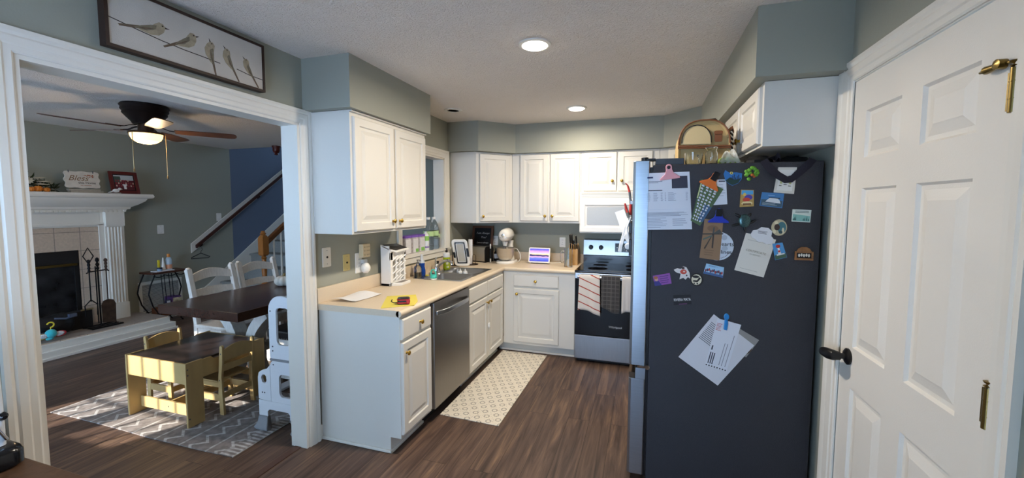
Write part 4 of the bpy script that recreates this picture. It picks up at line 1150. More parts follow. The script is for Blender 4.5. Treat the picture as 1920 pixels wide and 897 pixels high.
NN = 0.0332
def poly(pts, mi, dn=0.0):
    b.use(mi).prism([(u, v, NN + dn) for u, v in pts], (0, 0, 0.0004))
def wire(pts):
    b.use(3)
    for p, q2 in zip(pts, pts[1:]):
        poly([(p[0], p[1] - 0.0018), (q2[0], q2[1] - 0.0018), (q2[0], q2[1] + 0.0018), (p[0], p[1] + 0.0018)], 3)
wire([(0.012, 0.112), (0.10, 0.100), (0.20, 0.088), (0.285, 0.082), (0.36, 0.080), (0.45, 0.076)])
wire([(0.535, 0.076), (0.61, 0.066), (0.682, 0.064)])
def bird(cx, cy, s, tilt, flip, fat=1.0):
    R = lambda u, v: (cx + s * ((flip * u) * cos(tilt) - v * sin(tilt) * flip), cy + s * ((u) * sin(tilt) + v * cos(tilt)))
    body = [(-0.75, -0.10), (-0.45, -0.25 * fat), (0.0, -0.36 * fat), (0.4, -0.30 * fat), (0.68, -0.05), (0.80, 0.22), (0.72, 0.40), (0.52, 0.46), (0.34, 0.36), (0.1, 0.20 * fat), (-0.4, 0.06)]
    poly([R(*p) for p in body], 2)
    poly([R(*p) for p in [(-1.5, -0.14), (-1.45, -0.24), (-0.6, -0.16), (-0.5, 0.02)]], 1, 0.0003)
    poly([R(*p) for p in [(-0.8, -0.12), (-0.2, -0.16), (0.28, 0.02), (0.36, 0.25), (0.05, 0.20), (-0.4, 0.05)]], 0, 0.0006)
    poly([R(*p) for p in [(-0.7, -0.10), (-0.2, -0.10), (0.2, 0.04), (-0.2, 0.0)]], 1, 0.0009)
    poly([R(*p) for p in [(0.78, 0.26), (1.02, 0.20), (0.79, 0.16)]], 3, 0.0006)
    poly([R(*p) for p in [(0.62, 0.32), (0.70, 0.32), (0.70, 0.25), (0.62, 0.25)]], 3, 0.0012)
bird(0.155, 0.122, 0.076, 0.12, 1, 0.9)
bird(0.295, 0.122, 0.072, 0.42, 1, 1.0)
bird(0.408, 0.106, 0.068, 1.25, -1, 1.15)
bird(0.497, 0.104, 0.068, 0.95, -1, 1.0)
bird(0.602, 0.094, 0.064, 0.85, -1, 0.8)
b.build('bird_print', birdm, k)

# ------------------------------------------------------------------ refrigerator
YF = 0.1513
FM = mat('black_textured_steel', '#35353a', 0.42, 0.35, var=0.10, vscale=500, bump=0.5, bscale=420)
FD = mat('fridge_door_steel', '#a9b3bd', 0.30, 1.0, var=0.05, vscale=5, stretch=(2, 2, 70))
k = thing('refrigerator', 'large black-sided refrigerator with steel doors covered in magnets', 'refrigerator', (2.4, 0.6, 0))
FT = 1.764
MB().box((2.054, YF, 0.03), (2.812, 1.05, FT)).box((2.08, YF + 0.03, 0.001), (2.78, 1.0, 0.03)).build('cabinet', FM, k, bevel=0.004)
MB().box((2.0405, YF + 0.01, 0.06), (2.0535, 1.045, FT - 0.01)).build('door_gasket', BLACK, k)
b = MB().prism([(x, y, 0.685) for x, y in [(1.955, YF + 0.004), (1.968, YF - 0.002), (2.035, YF - 0.002), (2.04, YF + 0.004), (2.04, 1.052), (1.962, 1.052), (1.950, 1.04)]], (0, 0, 1.787 - 0.685))
b.build('door', FD, k, bevel=0.002)
b = MB().prism([(x, y, 0.07) for x, y in [(1.955, YF + 0.004), (1.968, YF - 0.002), (2.035, YF - 0.002), (2.04, YF + 0.004), (2.04, 1.052), (1.962, 1.052), (1.950, 1.04)]], (0, 0, 0.61 - 0.07))
b.box((1.988, YF - 0.002, 0.61), (2.04, 1.052, 0.672))
b.build('freezer_door', FD, k, bevel=0.002)
MB().box((1.956, YF + 0.01, 0.6105), (1.986, 1.04, 0.640)).build('handle_recess', mat('recess_brown_reflection', '#4b3b2c', 0.4, 0.5), k)  # brown reflection in the pocket put into its colour
MB().box((2.0, YF - 0.001, 0.6725), (2.062, 1.0, 0.6845)).box((2.042, YF - 0.006, 0.668), (2.060, YF - 0.0005, 0.692)).build('hinge_bracket', CHROME, k, bevel=0.001)
MB().box((2.066, YF + 0.004, FT + 0.0005), (2.205, YF + 0.20, 1.797)).build('hinge_cover', mat('slate_plastic', '#3a4149', 0.45), k, bevel=0.004)
MB().box((1.996, YF + 0.004, 1.7875), (2.066, YF + 0.05, 1.799)).cyl((2.012, YF + 0.02, 1.788), (2.012, YF + 0.02, 1.806), 0.018, n=16).build('top_hinge', BLACK, k, smooth=40, bevel=0.001)

# ---- flat things held on the fridge side: quads (x, z) from top-left clockwise
class Flat:
    """One flat item on the fridge side; colour patches share its mesh."""
    def __init__(s, quad, t=0.0012, off=0.0):
        s.q = [Vector((x, z)) for x, z in quad]; s.t = t; s.off = off; s.cols = []; s.mb = MB(); s.layer = 0
    def P(s, u, v):
        tl, tr, br, bl = s.q
        return (tl * (1 - u) + tr * u) * v + (bl * (1 - u) + br * u) * (1 - v)
    def mi(s, c):
        if c not in s.cols: s.cols.append(c)
        return s.cols.index(c)
    def base(s, c, pts=None):
        pts = pts or [(0, 0), (1, 0), (1, 1), (0, 1)]
        y0 = YF - 0.0002 - s.off
        s.mb.use(s.mi(c)).prism([(s.P(u, v).x, y0, s.P(u, v).y) for u, v in pts], (0, -s.t, 0)); return s
    def patch(s, c, pts, dt=0.0002):
        s.layer += 1
        y0 = YF - 0.0002 - s.off - s.t
        s.mb.use(s.mi(c)).prism([(s.P(u, v).x, y0, s.P(u, v).y) for u, v in pts], (0, -dt - 0.00004 * s.layer, 0)); return s
    def rect(s, c, u0, v0, u1, v1, dt=0.0002):
        return s.patch(c, [(u0, v0), (u1, v0), (u1, v1), (u0, v1)], dt)
    def ell(s, c, u, v, ru, rv, n=16, dt=0.0002):
        return s.patch(c, [(u + ru * cos(2 * pi * i / n), v + rv * sin(2 * pi * i / n)) for i in range(n)], dt)
    def lines(s, c, u0, u1, v0, v1, n, h=0.3, seed=0, ragged=0.35):
        rr = random.Random(seed)
        for i in range(n):
            v = v1 - (v1 - v0) * (i + 0.5) / n; hh = (v1 - v0) / n * h
            u = u0; e = u1 - (u1 - u0) * rr.random() * ragged
            s.patch(c, [(u, v - hh / 2), (e, v - hh / 2), (e, v + hh / 2), (u, v + hh / 2)]); s.layer -= 1
        s.layer += 1
        return s
    def build(s, name, label, cat, group=None, bevel=0.0):
        o = s.mb.build(name, [col(c, 0.55) for c in s.cols], None, bevel=bevel)
        return tag(o, label, cat, group)
    def M(s, u, v, extra=0.0012):
        p = s.P(u, v); d = s.q[1] - s.q[0]; a = math.atan2(d.y, d.x)
        return Matrix.Translation((p.x, YF - s.off - s.t - extra, p.y)) @ Matrix.Rotation(-a, 4, 'Y') @ Matrix.Rotation(pi / 2, 4, 'X')

def clip(name, label, cx, cz, ang, w, h, c, hole=True, off=0.004):
    """Bulldog-style magnetic clip: flared jaw and rounded tab, with a dark magnet."""
    k = thing(name, label, 'clip', (cx, YF - off, cz))
    R = Matrix.Translation((cx, YF - off, cz)) @ Matrix.Rotation(-ang, 4, 'Y')
    pr = [(-w / 2, 0), (w / 2, 0), (w / 2, h * 0.10), (w * 0.22, h * 0.38), (w * 0.15, h * 0.62)] + [(w * 0.16 * cos(a), h * 0.80 + w * 0.16 * sin(a)) for a in [i * pi / 8 for i in range(9)]] + [(-w * 0.15, h * 0.62), (-w * 0.22, h * 0.38), (-w / 2, h * 0.10)]
    MB().at(R).prism([(x, -0.006, z) for x, z in pr], (0, -0.007, 0)).build('jaw', col(c, 0.35), k, bevel=0.002)
    if hole:
        MB().at(R).cyl((0, -0.0132, h * 0.78), (0, -0.0145, h * 0.78), w * 0.09, n=16).build('magnet', BLACK, k)
    else:
        MB().at(R).box((-w * 0.15, -0.016, h * 0.45), (w * 0.15, -0.0132, h * 0.98)).build('magnet_grip', BLACK, k, bevel=0.004)
    return k

f = Flat([(2.010, 1.722), (2.230, 1.726), (2.251, 1.432), (2.020, 1.424)], 0.0015)
f.base('#d5d9e2')
f.lines('#50566a', 0.06, 0.42, 0.815, 0.86, 2, 0.35, 1).lines('#1c2030', 0.08, 0.40, 0.675, 0.71, 1, 0.45, 2, 0.0)
for u0, u1 in ((0.06, 0.14), (0.2, 0.32), (0.36, 0.42), (0.45, 0.48), (0.52, 0.70), (0.9, 0.95)):
    f.lines('#7a8094', u0, u1, 0.50, 0.655, 8, 0.28, int(u0 * 100))
f.rect('#343545', 0.61, 0.72, 0.95, 0.93)
f.rect('#c3c9d6', 0.0, 0.352, 1.0, 0.356).lines('#5a6074', 0.05, 0.95, 0.235, 0.31, 5, 0.3, 7).lines('#6a7084', 0.05, 0.5, 0.03, 0.22, 7, 0.2, 8).lines('#6a7084', 0.6, 0.92, 0.06, 0.2, 4, 0.2, 9).lines('#23305a', 0.07, 0.2, 0.90, 0.94, 1, 0.7, 3, 0)
f.build('invoice_sheet', 'white printed invoice hanging under the pink clip', 'paper')
clip('magnet_clip', 'pink magnetic clip holding the invoice', 2.138, 1.688, 0.13, 0.098, 0.078, '#e3a0a6')
f = Flat([(2.312, 1.683), (2.400, 1.683), (2.410, 1.560), (2.30, 1.552)], 0.0012)
f.base('#d3d7de').lines('#3a3f4c', 0.62, 0.95, 0.9, 0.97, 1, 0.8, 1, 0).lines('#878d98', 0.62, 0.95, 0.3, 0.85, 5, 0.15, 2)
f.build('notice_sheet', 'white notice tucked behind the team photo', 'paper')
f = Flat([(2.283, 1.690), (2.390, 1.636), (2.288, 1.450), (2.243, 1.476)], 0.002, 0.0016)
f.base('#4b6340').rect('#2c3c35', 0.0, 0.0, 0.05, 1.0).rect('#3b5c7b', 0.55, 0.1, 1.0, 0.5)
rr = random.Random(4)
for i in range(12):
    for j in range(4):
        u, v = 0.17 + j * 0.19 + rr.random() * 0.05, 0.08 + i * 0.072 + rr.random() * 0.02
        f.patch('#cfd6de', [(u - 0.06, v - 0.02), (u + 0.06, v - 0.022), (u + 0.05, v + 0.016), (u - 0.05, v + 0.018)]).ell('#b98d78', u, v + 0.022, 0.026, 0.010, 6); f.layer -= 2
f.layer = 0
f.rect('#d7e2a0', 0.03, 0.55, 0.1, 0.95)
f.build('team_photo', 'tilted green and white team photo under the orange clip', 'photo')
clip('magnet_clip', 'orange magnetic clip holding the team photo', 2.318, 1.646, -0.52, 0.098, 0.085, '#d8702c', False, 0.005)
f = Flat([(2.308, 1.486), (2.394, 1.478), (2.383, 1.276), (2.290, 1.286)], 0.003, 0.0028)
f.base('#8d6f52').ell('#7a5d44', 0.5, 0.78, 0.3, 0.08).lines('#6d533c', 0.2, 0.8, 0.08, 0.25, 3, 0.2, 5)
f.patch('#3b3a38', [(-0.02, 0.60), (1.06, 0.66), (1.06, 0.69), (-0.02, 0.63)]).patch('#39302c', [(0.52, 0.64), (0.60, 0.64), (0.62, 0.28), (0.54, 0.30)]).patch('#39302c', [(0.50, 0.63), (0.56, 0.66), (0.22, 0.24), (0.15, 0.26)]).patch('#4a4d49', [(0.55, 0.66), (0.85, 0.78), (0.98, 0.70), (0.7, 0.66)]).patch('#4a4d49', [(0.5, 0.66), (0.52, 0.82), (0.58, 0.82), (0.6, 0.66)]).patch('#55655f', [(0.5, 0.62), (0.05, 0.50), (0.06, 0.46), (0.5, 0.58)])
f.build('kraft_envelope', 'brown kraft card tied with twine under the blue clip', 'card')
clip('magnet_clip', 'blue magnetic clip holding the brown kraft card', 2.370, 1.467, -0.02, 0.095, 0.072, '#2036a8', False, 0.006)
# round magnet behind it
f = Flat([(2.300, 1.422), (2.446, 1.422), (2.446, 1.276), (2.300, 1.276)], 0.0022)
f.base('#c9d2dc', [(0.5 + 0.5 * cos(2 * pi * i / 32), 0.5 + 0.5 * sin(2 * pi * i / 32)) for i in range(32)])
f.ell('#aab4c0', 0.70, 0.80, 0.09, 0.09).ell('#aab4c0', 0.72, 0.42, 0.10, 0.08)
for i in range(9):
    a = radians(-80 + i * 6.5); f.ell('#2b3038', 0.5 + 0.43 * cos(a), 0.5 + 0.43 * sin(a), 0.012, 0.02, 6)
ro = f.build('round_magnet', 'round pale blue magnet half covered by the brown kraft card', 'magnet')
text('lettering', 'hearts', 0.028, f.M(0.76, 0.57), INKB, ro)
text('lettering', 'lines', 0.028, f.M(0.77, 0.30), INKB, ro)

f = Flat([(2.066, 1.180), (2.150, 1.200), (2.161, 1.145), (2.078, 1.126)], 0.002)
f.base('#8d4d9c').lines('#4b2a6a', 0.38, 0.95, 0.1, 0.9, 4, 0.3, 3).ell('#c99a86', 0.17, 0.6, 0.10, 0.16).ell('#a8663a', 0.15, 0.78, 0.12, 0.14).patch('#33307a', [(0.0, 0.0), (0.42, 0.0), (0.3, 0.42), (0.0, 0.45)])
f.build('postcard_magnet', 'purple rectangular magnet with a cartoon lady, lowest left', 'magnet')
f = Flat([(2.170, 1.238), (2.250, 1.238), (2.250, 1.168), (2.170, 1.168)], 0.003)
f.base('#d7d2cf', [(0.0, 0.72), (0.2, 0.84), (0.42, 0.80), (0.55, 1.0), (0.75, 0.95), (0.95, 0.55), (1.0, 0.1), (0.86, 0.22), (0.72, 0.02), (0.58, 0.15), (0.36, 0.02), (0.42, 0.45), (0.2, 0.5), (0.05, 0.62)])
f.ell('#3b2a28', 0.55, 0.88, 0.1, 0.09).ell('#c24a3a', 0.58, 0.6, 0.2, 0.18).ell('#d9c7b8', 0.62, 0.62, 0.06, 0.06).ell('#48403e', 0.78, 0.34, 0.05, 0.06)
f.build('animal_magnet', 'white horse-shaped magnet with red saddle above the black oval one', 'magnet')
f = Flat([(2.249, 1.207), (2.313, 1.207), (2.313, 1.138), (2.249, 1.138)], 0.004)
el = [(0.5 + 0.5 * cos(2 * pi * i / 28), 0.5 + 0.5 * sin(2 * pi * i / 28)) for i in range(28)]
f.base('#17120f', el).ell('#d9cfb4', 0.48, 0.5, 0.38, 0.40).ell('#17120f', 0.42, 0.72, 0.26, 0.10).patch('#17120f', [(0.2, 0.35), (0.55, 0.3), (0.8, 0.6), (0.7, 0.7), (0.5, 0.45), (0.25, 0.45)]).ell('#17120f', 0.32, 0.22, 0.06, 0.05).ell('#17120f', 0.55, 0.2, 0.07, 0.06)
f.build('oval_magnet', 'black oval magnet with a cream animal emblem', 'magnet')
f = Flat([(2.324, 1.258), (2.406, 1.242), (2.402, 1.188), (2.311, 1.206)], 0.002)
f.base('#9cc4df').patch('#3f5f8f', [(0, 0), (1, 0), (1, 0.22), (0, 0.22)]).lines('#3b6fa0', 0.15, 0.7, 0.78, 0.92, 2, 0.4, 1)
for i in range(11):
    f.ell(('#7b3b4a', '#33304a', '#a34040', '#4a4a63')[i % 4], 0.07 + i * 0.085, 0.36 + 0.06 * (i % 3), 0.045, 0.16, 8)
f.build('photo_magnet', 'landscape blue photo magnet of a row of people beneath the kraft card', 'magnet')
f = Flat([(2.388, 1.730), (2.470, 1.722), (2.470, 1.652), (2.388, 1.652)], 0.004)
f.base('#2d6fae', [(0.0, 0.75), (0.08, 1.0), (0.3, 0.85), (0.7, 0.9), (1.0, 0.85), (0.98, 0.45), (0.8, 0.15), (0.5, 0.0), (0.3, 0.12), (0.12, 0.3)])
f.patch('#1b3a35', [(0.1, 0.32), (0.35, 0.55), (0.6, 0.4), (0.95, 0.5), (0.8, 0.17), (0.5, 0.03), (0.3, 0.14)]).ell('#d8c96a', 0.42, 0.83, 0.09, 0.09).ell('#1d1d1d', 0.42, 0.83, 0.04, 0.04)
for i in range(7):
    f.rect('#182433', 0.4 + i * 0.08, 0.4, 0.44 + i * 0.08, 0.55 + 0.1 * (i % 3))
f.build('city_magnet', 'blue shield-like skyline magnet at the top, left of the green frog', 'magnet')
k = thing('frog_magnet', 'lumpy green frog magnet near the top of the refrigerator side', 'magnet', (2.513, YF, 1.70))
b = MB(); rr = random.Random(8)
for i in range(16):
    a = rr.random() * 6.28; r_ = 0.012 + 0.02 * rr.random()
    b.ball((2.513 + r_ * cos(a), YF - 0.008, 1.702 + r_ * 1.1 * sin(a)), (0.010, 0.007, 0.009), 10, 6)
b.build('frog_body', mat('frog_green', '#5f9a2e', 0.35, var=0.4, vscale=90), k, smooth=60)
MB().ball((2.512, YF - 0.015, 1.702), (0.008, 0.005, 0.007), 8, 6).ball((2.520, YF - 0.014, 1.694), (0.006, 0.005, 0.006), 8, 6).build('frog_spots', col('#b5642c', 0.4), k, smooth=60)
f = Flat([(2.623, 1.737), (2.700, 1.735), (2.693, 1.609), (2.608, 1.617)], 0.008)
f.base('#cfcbc0').patch('#dfddd6', [(0.12, 0.10), (0.88, 0.10), (0.88, 0.90), (0.12, 0.90)]).ell('#6a6f78', 0.5, 0.56, 0.10, 0.10).rect('#b9ba80', 0.22, 0.36, 0.34, 0.52).rect('#b9ba80', 0.68, 0.36, 0.80, 0.52).rect('#3a3a3a', 0.42, 0.32, 0.58, 0.35).rect('#55553f', 0.2, 0.27, 0.33, 0.30).rect('#55553f', 0.66, 0.27, 0.8, 0.30)
f.build('framed_magnet', 'square cream framed magnet half hidden behind the black strap', 'magnet')
f = Flat([(2.468, 1.632), (2.524, 1.630), (2.527, 1.550), (2.465, 1.546)], 0.004)
f.base('#b08f4e').patch('#4f9fcf', [(0.05, 0.72), (0.95, 0.72), (0.95, 0.96), (0.05, 0.96)]).ell('#4a3f9a', 0.6, 0.55, 0.3, 0.16).ell('#c2432f', 0.45, 0.42, 0.28, 0.12).ell('#d9b75a', 0.3, 0.72, 0.12, 0.1).ell('#e2cf9a', 0.5, 0.2, 0.4, 0.12).rect('#6f4d2a', 0.2, 0.1, 0.8, 0.2)
f.build('beach_magnet', 'colourful beach scene magnet with gold edge, left of the ship magnet', 'magnet')
f = Flat([(2.560, 1.619), (2.654, 1.611), (2.648, 1.541), (2.551, 1.553)], 0.003)
f.base('#3f78ad').patch('#3c5666', [(0.03, 0.05), (0.97, 0.05), (0.97, 0.5), (0.03, 0.5)]).patch('#d5d9dc', [(0.22, 0.34), (0.9, 0.3), (0.84, 0.5), (0.75, 0.62), (0.4, 0.64), (0.3, 0.5)]).rect('#26333d', 0.35, 0.62, 0.85, 0.68).lines('#b7c4c9', 0.1, 0.9, 0.1, 0.28, 3, 0.25, 6).lines('#8fb0d5', 0.3, 0.75, 0.78, 0.85, 1, 0.5, 2)
f.build('ship_magnet', 'landscape blue magnet picturing a white ship', 'magnet')
# turtle magnet
k = thing('turtle_magnet', 'dark glittery sea turtle magnet in the middle of the refrigerator side', 'magnet', (2.488, YF, 1.475))
MB().ball((2.489, YF - 0.004, 1.478), (0.028, 0.008, 0.034), 18, 9).build('shell', mat('glitter_teal', '#3d5a5c', 0.25, 0.5, var=0.6, vscale=260), k, smooth=60)
b = MB()
for p, q2, r_ in (((2.470, 1.498), (2.444, 1.512), 0.010), ((2.506, 1.502), (2.516, 1.516), 0.010), ((2.468, 1.464), (2.432, 1.452), 0.010), ((2.510, 1.466), (2.540, 1.484), 0.009), ((2.490, 1.446), (2.494, 1.424), 0.009)):
    mx, mz = (p[0] + q2[0]) / 2, (p[1] + q2[1]) / 2
    b.tube([(p[0], YF - 0.003, p[1]), (mx, YF - 0.004, mz), (q2[0], YF - 0.003, q2[1])], [0.006, r_ * 0.75, 0.003], 8)
b.build('flippers', mat('turtle_black', '#16191c', 0.3), k, smooth=60)
f = Flat([(2.606, 1.487), (2.672, 1.487), (2.672, 1.408), (2.606, 1.408)], 0.005)
f.base('#b9ad8c', el).ell('#3f6f78', 0.66, 0.5, 0.28, 0.36).ell('#3b2a24', 0.36, 0.52, 0.18, 0.2).ell('#d9cfae', 0.3, 0.8, 0.12, 0.1).ell('#cfc6a6', 0.75, 0.3, 0.08, 0.2).ell('#d9cfae', 0.2, 0.25, 0.1, 0.12).ell('#2c4a50', 0.6, 0.22, 0.12, 0.1)
f.build('plate_magnet', 'round ornate plate magnet right of the white cloud card', 'magnet')
f = Flat([(2.692, 1.536), (2.769, 1.533), (2.766, 1.474), (2.690, 1.478)], 0.003)
f.base('#cfd8cf').patch('#7fb3a9', [(0.04, 0.06), (0.96, 0.06), (0.96, 0.5), (0.04, 0.62)]).lines('#33504f', 0.15, 0.9, 0.72, 0.92, 2, 0.45, 4, 0.2)
for i, u in enumerate((0.08, 0.14, 0.2, 0.62, 0.7, 0.8, 0.9)):
    f.patch('#2f5a58', [(u - 0.04, 0.12), (u + 0.04, 0.12), (u, 0.32 + 0.1 * (i % 3))])
f.build('scenic_magnet', 'pale teal lake scene magnet near the right edge', 'magnet')
f = Flat([(2.498, 1.419), (2.629, 1.388), (2.583, 1.200), (2.453, 1.231)], 0.0015)
f.base('#d8d3c8').lines('#a8a49b', 0.12, 0.9, 0.83, 0.86, 1, 0.3, 1, 0.05).lines('#a8a49b', 0.15, 0.75, 0.08, 0.11, 1, 0.3, 1, 0.05)
ce = f.build('certificate_sheet', 'cream certificate tilted under the white cloud-shaped card', 'certificate')
text('lettering', 'CERTIFICATE', 0.0155, f.M(0.5, 0.58), mat('pale_gold_ink', '#a39a85', 0.7), ce)
text('lettering', 'OF BAPTISM', 0.009, f.M(0.5, 0.50), mat('pale_gold_ink', '#a39a85', 0.7), ce)
f = Flat([(2.520, 1.455), (2.625, 1.440), (2.612, 1.352), (2.516, 1.368)], 0.003, 0.002)
f.base('#d9d9da', [(0.05, 0.35), (0.2, 0.3), (0.35, 0.16), (0.55, 0.2), (0.75, 0.1), (0.98, 0.2), (1.0, 0.45), (0.88, 0.58), (0.88, 0.85), (0.7, 1.0), (0.42, 1.0), (0.25, 0.82), (0.08, 0.75), (0.0, 0.52)])
f.lines('#2b2d33', 0.3, 0.72, 0.62, 0.80, 3, 0.4, 3, 0.3)
f.build('cloud_magnet', 'white cloud-shaped card magnet holding the certificate', 'magnet')
f = Flat([(2.614, 1.368), (2.656, 1.375), (2.678, 1.304), (2.629, 1.288)], 0.004)
f.base('#4b8fc4').patch('#3d5a44', [(0.02, 0.02), (0.98, 0.02), (0.98, 0.3), (0.5, 0.36), (0.02, 0.28)]).patch('#e2e2e0', [(0.34, 0.25), (0.62, 0.25), (0.56, 0.75), (0.4, 0.75)]).rect('#b8322c', 0.38, 0.42, 0.58, 0.54).ell('#b8322c', 0.48, 0.80, 0.22, 0.10).rect('#dcdcdc', 0.2, 0.24, 0.9, 0.32)
f.build('lighthouse_magnet', 'blue magnet with a red and white lighthouse beside the certificate', 'magnet')
k = thing('wooden_magnet', 'small brown wooden bench-shaped magnet near the right edge', 'magnet', (2.747, YF, 1.32))
b = MB().box((2.709, YF - 0.012, 1.293), (2.785, YF - 0.0005, 1.303)).box((2.709, YF - 0.010, 1.328), (2.785, YF - 0.0005, 1.335)).box((2.709, YF - 0.010, 1.303), (2.717, YF - 0.0005, 1.330)).box((2.777, YF - 0.010, 1.303), (2.785, YF - 0.0005, 1.330))
b.prism([(x, YF - 0.0005, z) for x, z in [(2.716, 1.335), (2.778, 1.335), (2.77, 1.349), (2.758, 1.356), (2.736, 1.356), (2.724, 1.349)]], (0, -0.008, 0))
b.build('wood_frame', mat('oak_magnet', '#8a5f39', 0.5, var=0.2, vscale=60), k, bevel=0.001)
MB().box((2.7175, YF - 0.006, 1.3035), (2.7765, YF - 0.0005, 1.3275)).build('backing', INKB, k)
b = MB()
for i in range(5):
    b.ball((2.727 + i * 0.010, YF - 0.0075, 1.316 + 0.002 * (i % 2)), (0.0045, 0.0015, 0.008), 8, 6)
b.build('figure_row', col('#d8d4c8', 0.6), k, smooth=60)
f = Flat([(2.170, 1.084), (2.254, 1.094), (2.261, 1.043), (2.174, 1.030)], 0.002)
f.base('#131216').rect('#5a2f55', 0.3, 0.02, 0.75, 0.12)
ri = f.build('souvenir_magnet', 'black rectangular magnet lettered RIVIERA MAYA', 'magnet')
text('lettering', 'RIVIERA MAYA', 0.0155, f.M(0.5, 0.5) @ Matrix.Scale(0.82, 4, (1, 0, 0)) @ Matrix.Scale(1.35, 4, (0, 1, 0)), PAPER, ri)
# lower papers
f = Flat([(2.462, 0.820), (2.489, 0.933), (2.576, 0.884), (2.522, 0.790)], 0.0012)
f.base('#8d8a86').ell('#54402f', 0.35, 0.35, 0.30, 0.36).ell('#7a6248', 0.42, 0.40, 0.16, 0.22).ell('#30251c', 0.3, 0.15, 0.12, 0.12)
f.build('bird_photo', 'grey photo with a brown bird sticking out right of the envelope', 'photo')
f = Flat([(2.367, 0.998), (2.497, 0.925), (2.397, 0.627), (2.205, 0.756)], 0.0012, 0.0014)
f.q = [Vector(p) for p in ((2.367, 0.998), (2.510, 0.790), (2.397, 0.627), (2.205, 0.756))]
f.q = [Vector(p) for p in ((2.367, 0.998), (2.555, 0.855), (2.397, 0.627), (2.205, 0.756))]
f.base('#cfced2').lines('#4d515a', 0.06, 0.62, 0.50, 0.88, 12, 0.35, 2, 0.25).rect('#24262b', 0.4, 0.66, 0.46, 0.76)
f.build('letter_sheet', 'large white letter tilted beneath the check envelope, low on the refrigerator', 'paper')
f = Flat([(2.385, 0.979), (2.493, 0.955), (2.434, 0.707), (2.333, 0.729)], 0.0015, 0.0030)
f.base('#d6d7dd').lines('#b03a3a', 0.03, 0.28, 0.76, 0.92, 6, 0.35, 3).lines('#3b3f49', 0.08, 0.14, 0.24, 0.55, 1, 0.3, 1, 0)
for u in (0.08, 0.17, 0.26): f.rect('#4a4d55', u, 0.06, u + 0.05, 0.3)
for u in (0.58, 0.70, 0.86): f.rect('#777b85', u, 0.08, u + 0.025, 0.55 + 0.2 * (u > 0.8))
for i in range(8): f.rect('#1b1c20', 0.03 + i * 0.125, 0.005, 0.09 + i * 0.125, 0.03)
f.build('check_envelope', 'white voucher with red print under the small blue magnet', 'envelope')
k = thing('peg_magnet', 'small blue peg magnet pinning the white voucher', 'magnet', (2.424, YF, 0.96))
b = MB()
b.prism([(2.424 + 0.012 * cos(a), YF - 0.0055, 0.992 + 0.017 * sin(a)) for a in [2 * pi * i / 20 for i in range(20)]], (0, -0.012, 0))
b.prism([(2.423 + x, YF - 0.0055, z) for x, z in ((-0.010, 0.925), (0.006, 0.922), (0.010, 0.955), (0.007, 0.99), (-0.006, 0.99))], (0, -0.009, 0))
b.build('peg_body', col('#2a7fc0', 0.3), k, bevel=0.003)

# ---- on top of the fridge
canvas = mat('tan_canvas', '#b89f6f', 0.9, bump=0.25, bscale=500)
brown = mat('brown_leather', '#7a4a2a', 0.5)
k = thing('cooler_bag', 'tan canvas lunch bag with brown trim standing on the refrigerator', 'bag', (2.35, 0.52, FT))
bx0, bx1, by0, by1 = 2.192, 2.455, 0.40, 0.66
b = MB()
def dome(y, ins=0.0, z0=0.0):
    pts = [(bx0 + ins, FT + 0.002 + z0), (bx1 - ins, FT + 0.002 + z0)]
    w_ = (bx1 - bx0) / 2 - ins; cx = (bx0 + bx1) / 2
    pts += [(cx + w_ * cos(radians(a)) ** 0.75 if a <= 90 else cx - w_ * abs(cos(radians(a))) ** 0.75, FT + 0.135 + (0.13 - ins) * sin(radians(a)) ** 0.9) for a in range(0, 181, 12)]
    return [(x, y, z) for x, z in pts]
b.loft([dome(by0 + 0.012, 0.012), dome(by0 + 0.002, 0.004), dome(by0, 0.0), dome(by1, 0.0), dome(by1 - 0.0, 0.004)])
b.build('bag_body', canvas, k, smooth=40)
b = MB()
ed = dome(by0 - 0.001)[2:]
b.tube(ed, 0.0045, 8)
b.tube([(bx0 - 0.003, by0 - 0.002, FT + 0.125), (bx1 + 0.003, by0 - 0.002, FT + 0.118), (bx1 + 0.003, by1, FT + 0.12)], 0.005, 8)
b.tube([(bx0 - 0.003, by0 - 0.002, FT + 0.115), (bx1 + 0.003, by0 - 0.002, FT + 0.108), (bx1 + 0.003, by1, FT + 0.11)], 0.004, 8)
b.build('piping', brown, k, smooth=40)
b = MB()
pk = [(bx0 + 0.02, FT + 0.132)] + [(bx0 + 0.092 + 0.076 * cos(radians(a)), FT + 0.140 + 0.098 * sin(radians(a)) ** 0.8) for a in range(180, -1, -15)] + [(bx0 + 0.168, FT + 0.13)]
b.prism([(x, by0 - 0.0005, z) for x, z in pk], (0, -0.008, 0))
b.build('front_pocket', mat('pale_canvas', '#c9b488', 0.9, bump=0.25, bscale=500), k, bevel=0.003)
MB().tube([(x, by0 - 0.0085, z) for x, z in pk[1:-1]], 0.003, 6).build('zip_piping', BLACKM, k, smooth=40)
MB().prism([(x + bx0 + 0.184, by0 - 0.001, z + FT + 0.142) for x, z in rrect(0, 0, 0.038, 0.055, 0.005, 2)], (0, -0.005, 0)).prism([(x + bx0 + 0.181, by0 - 0.0065, z + FT + 0.182) for x, z in rrect(0, 0, 0.044, 0.02, 0.009, 3)], (0, -0.004, 0)).build('leather_tab', brown, k, bevel=0.001)
MB().tube([(2.34, 0.46, FT + 0.262), (2.355, 0.46, FT + 0.276), (2.385, 0.46, FT + 0.278), (2.40, 0.46, FT + 0.262)], 0.006, 8).build('handle', BLACK, k, smooth=40)
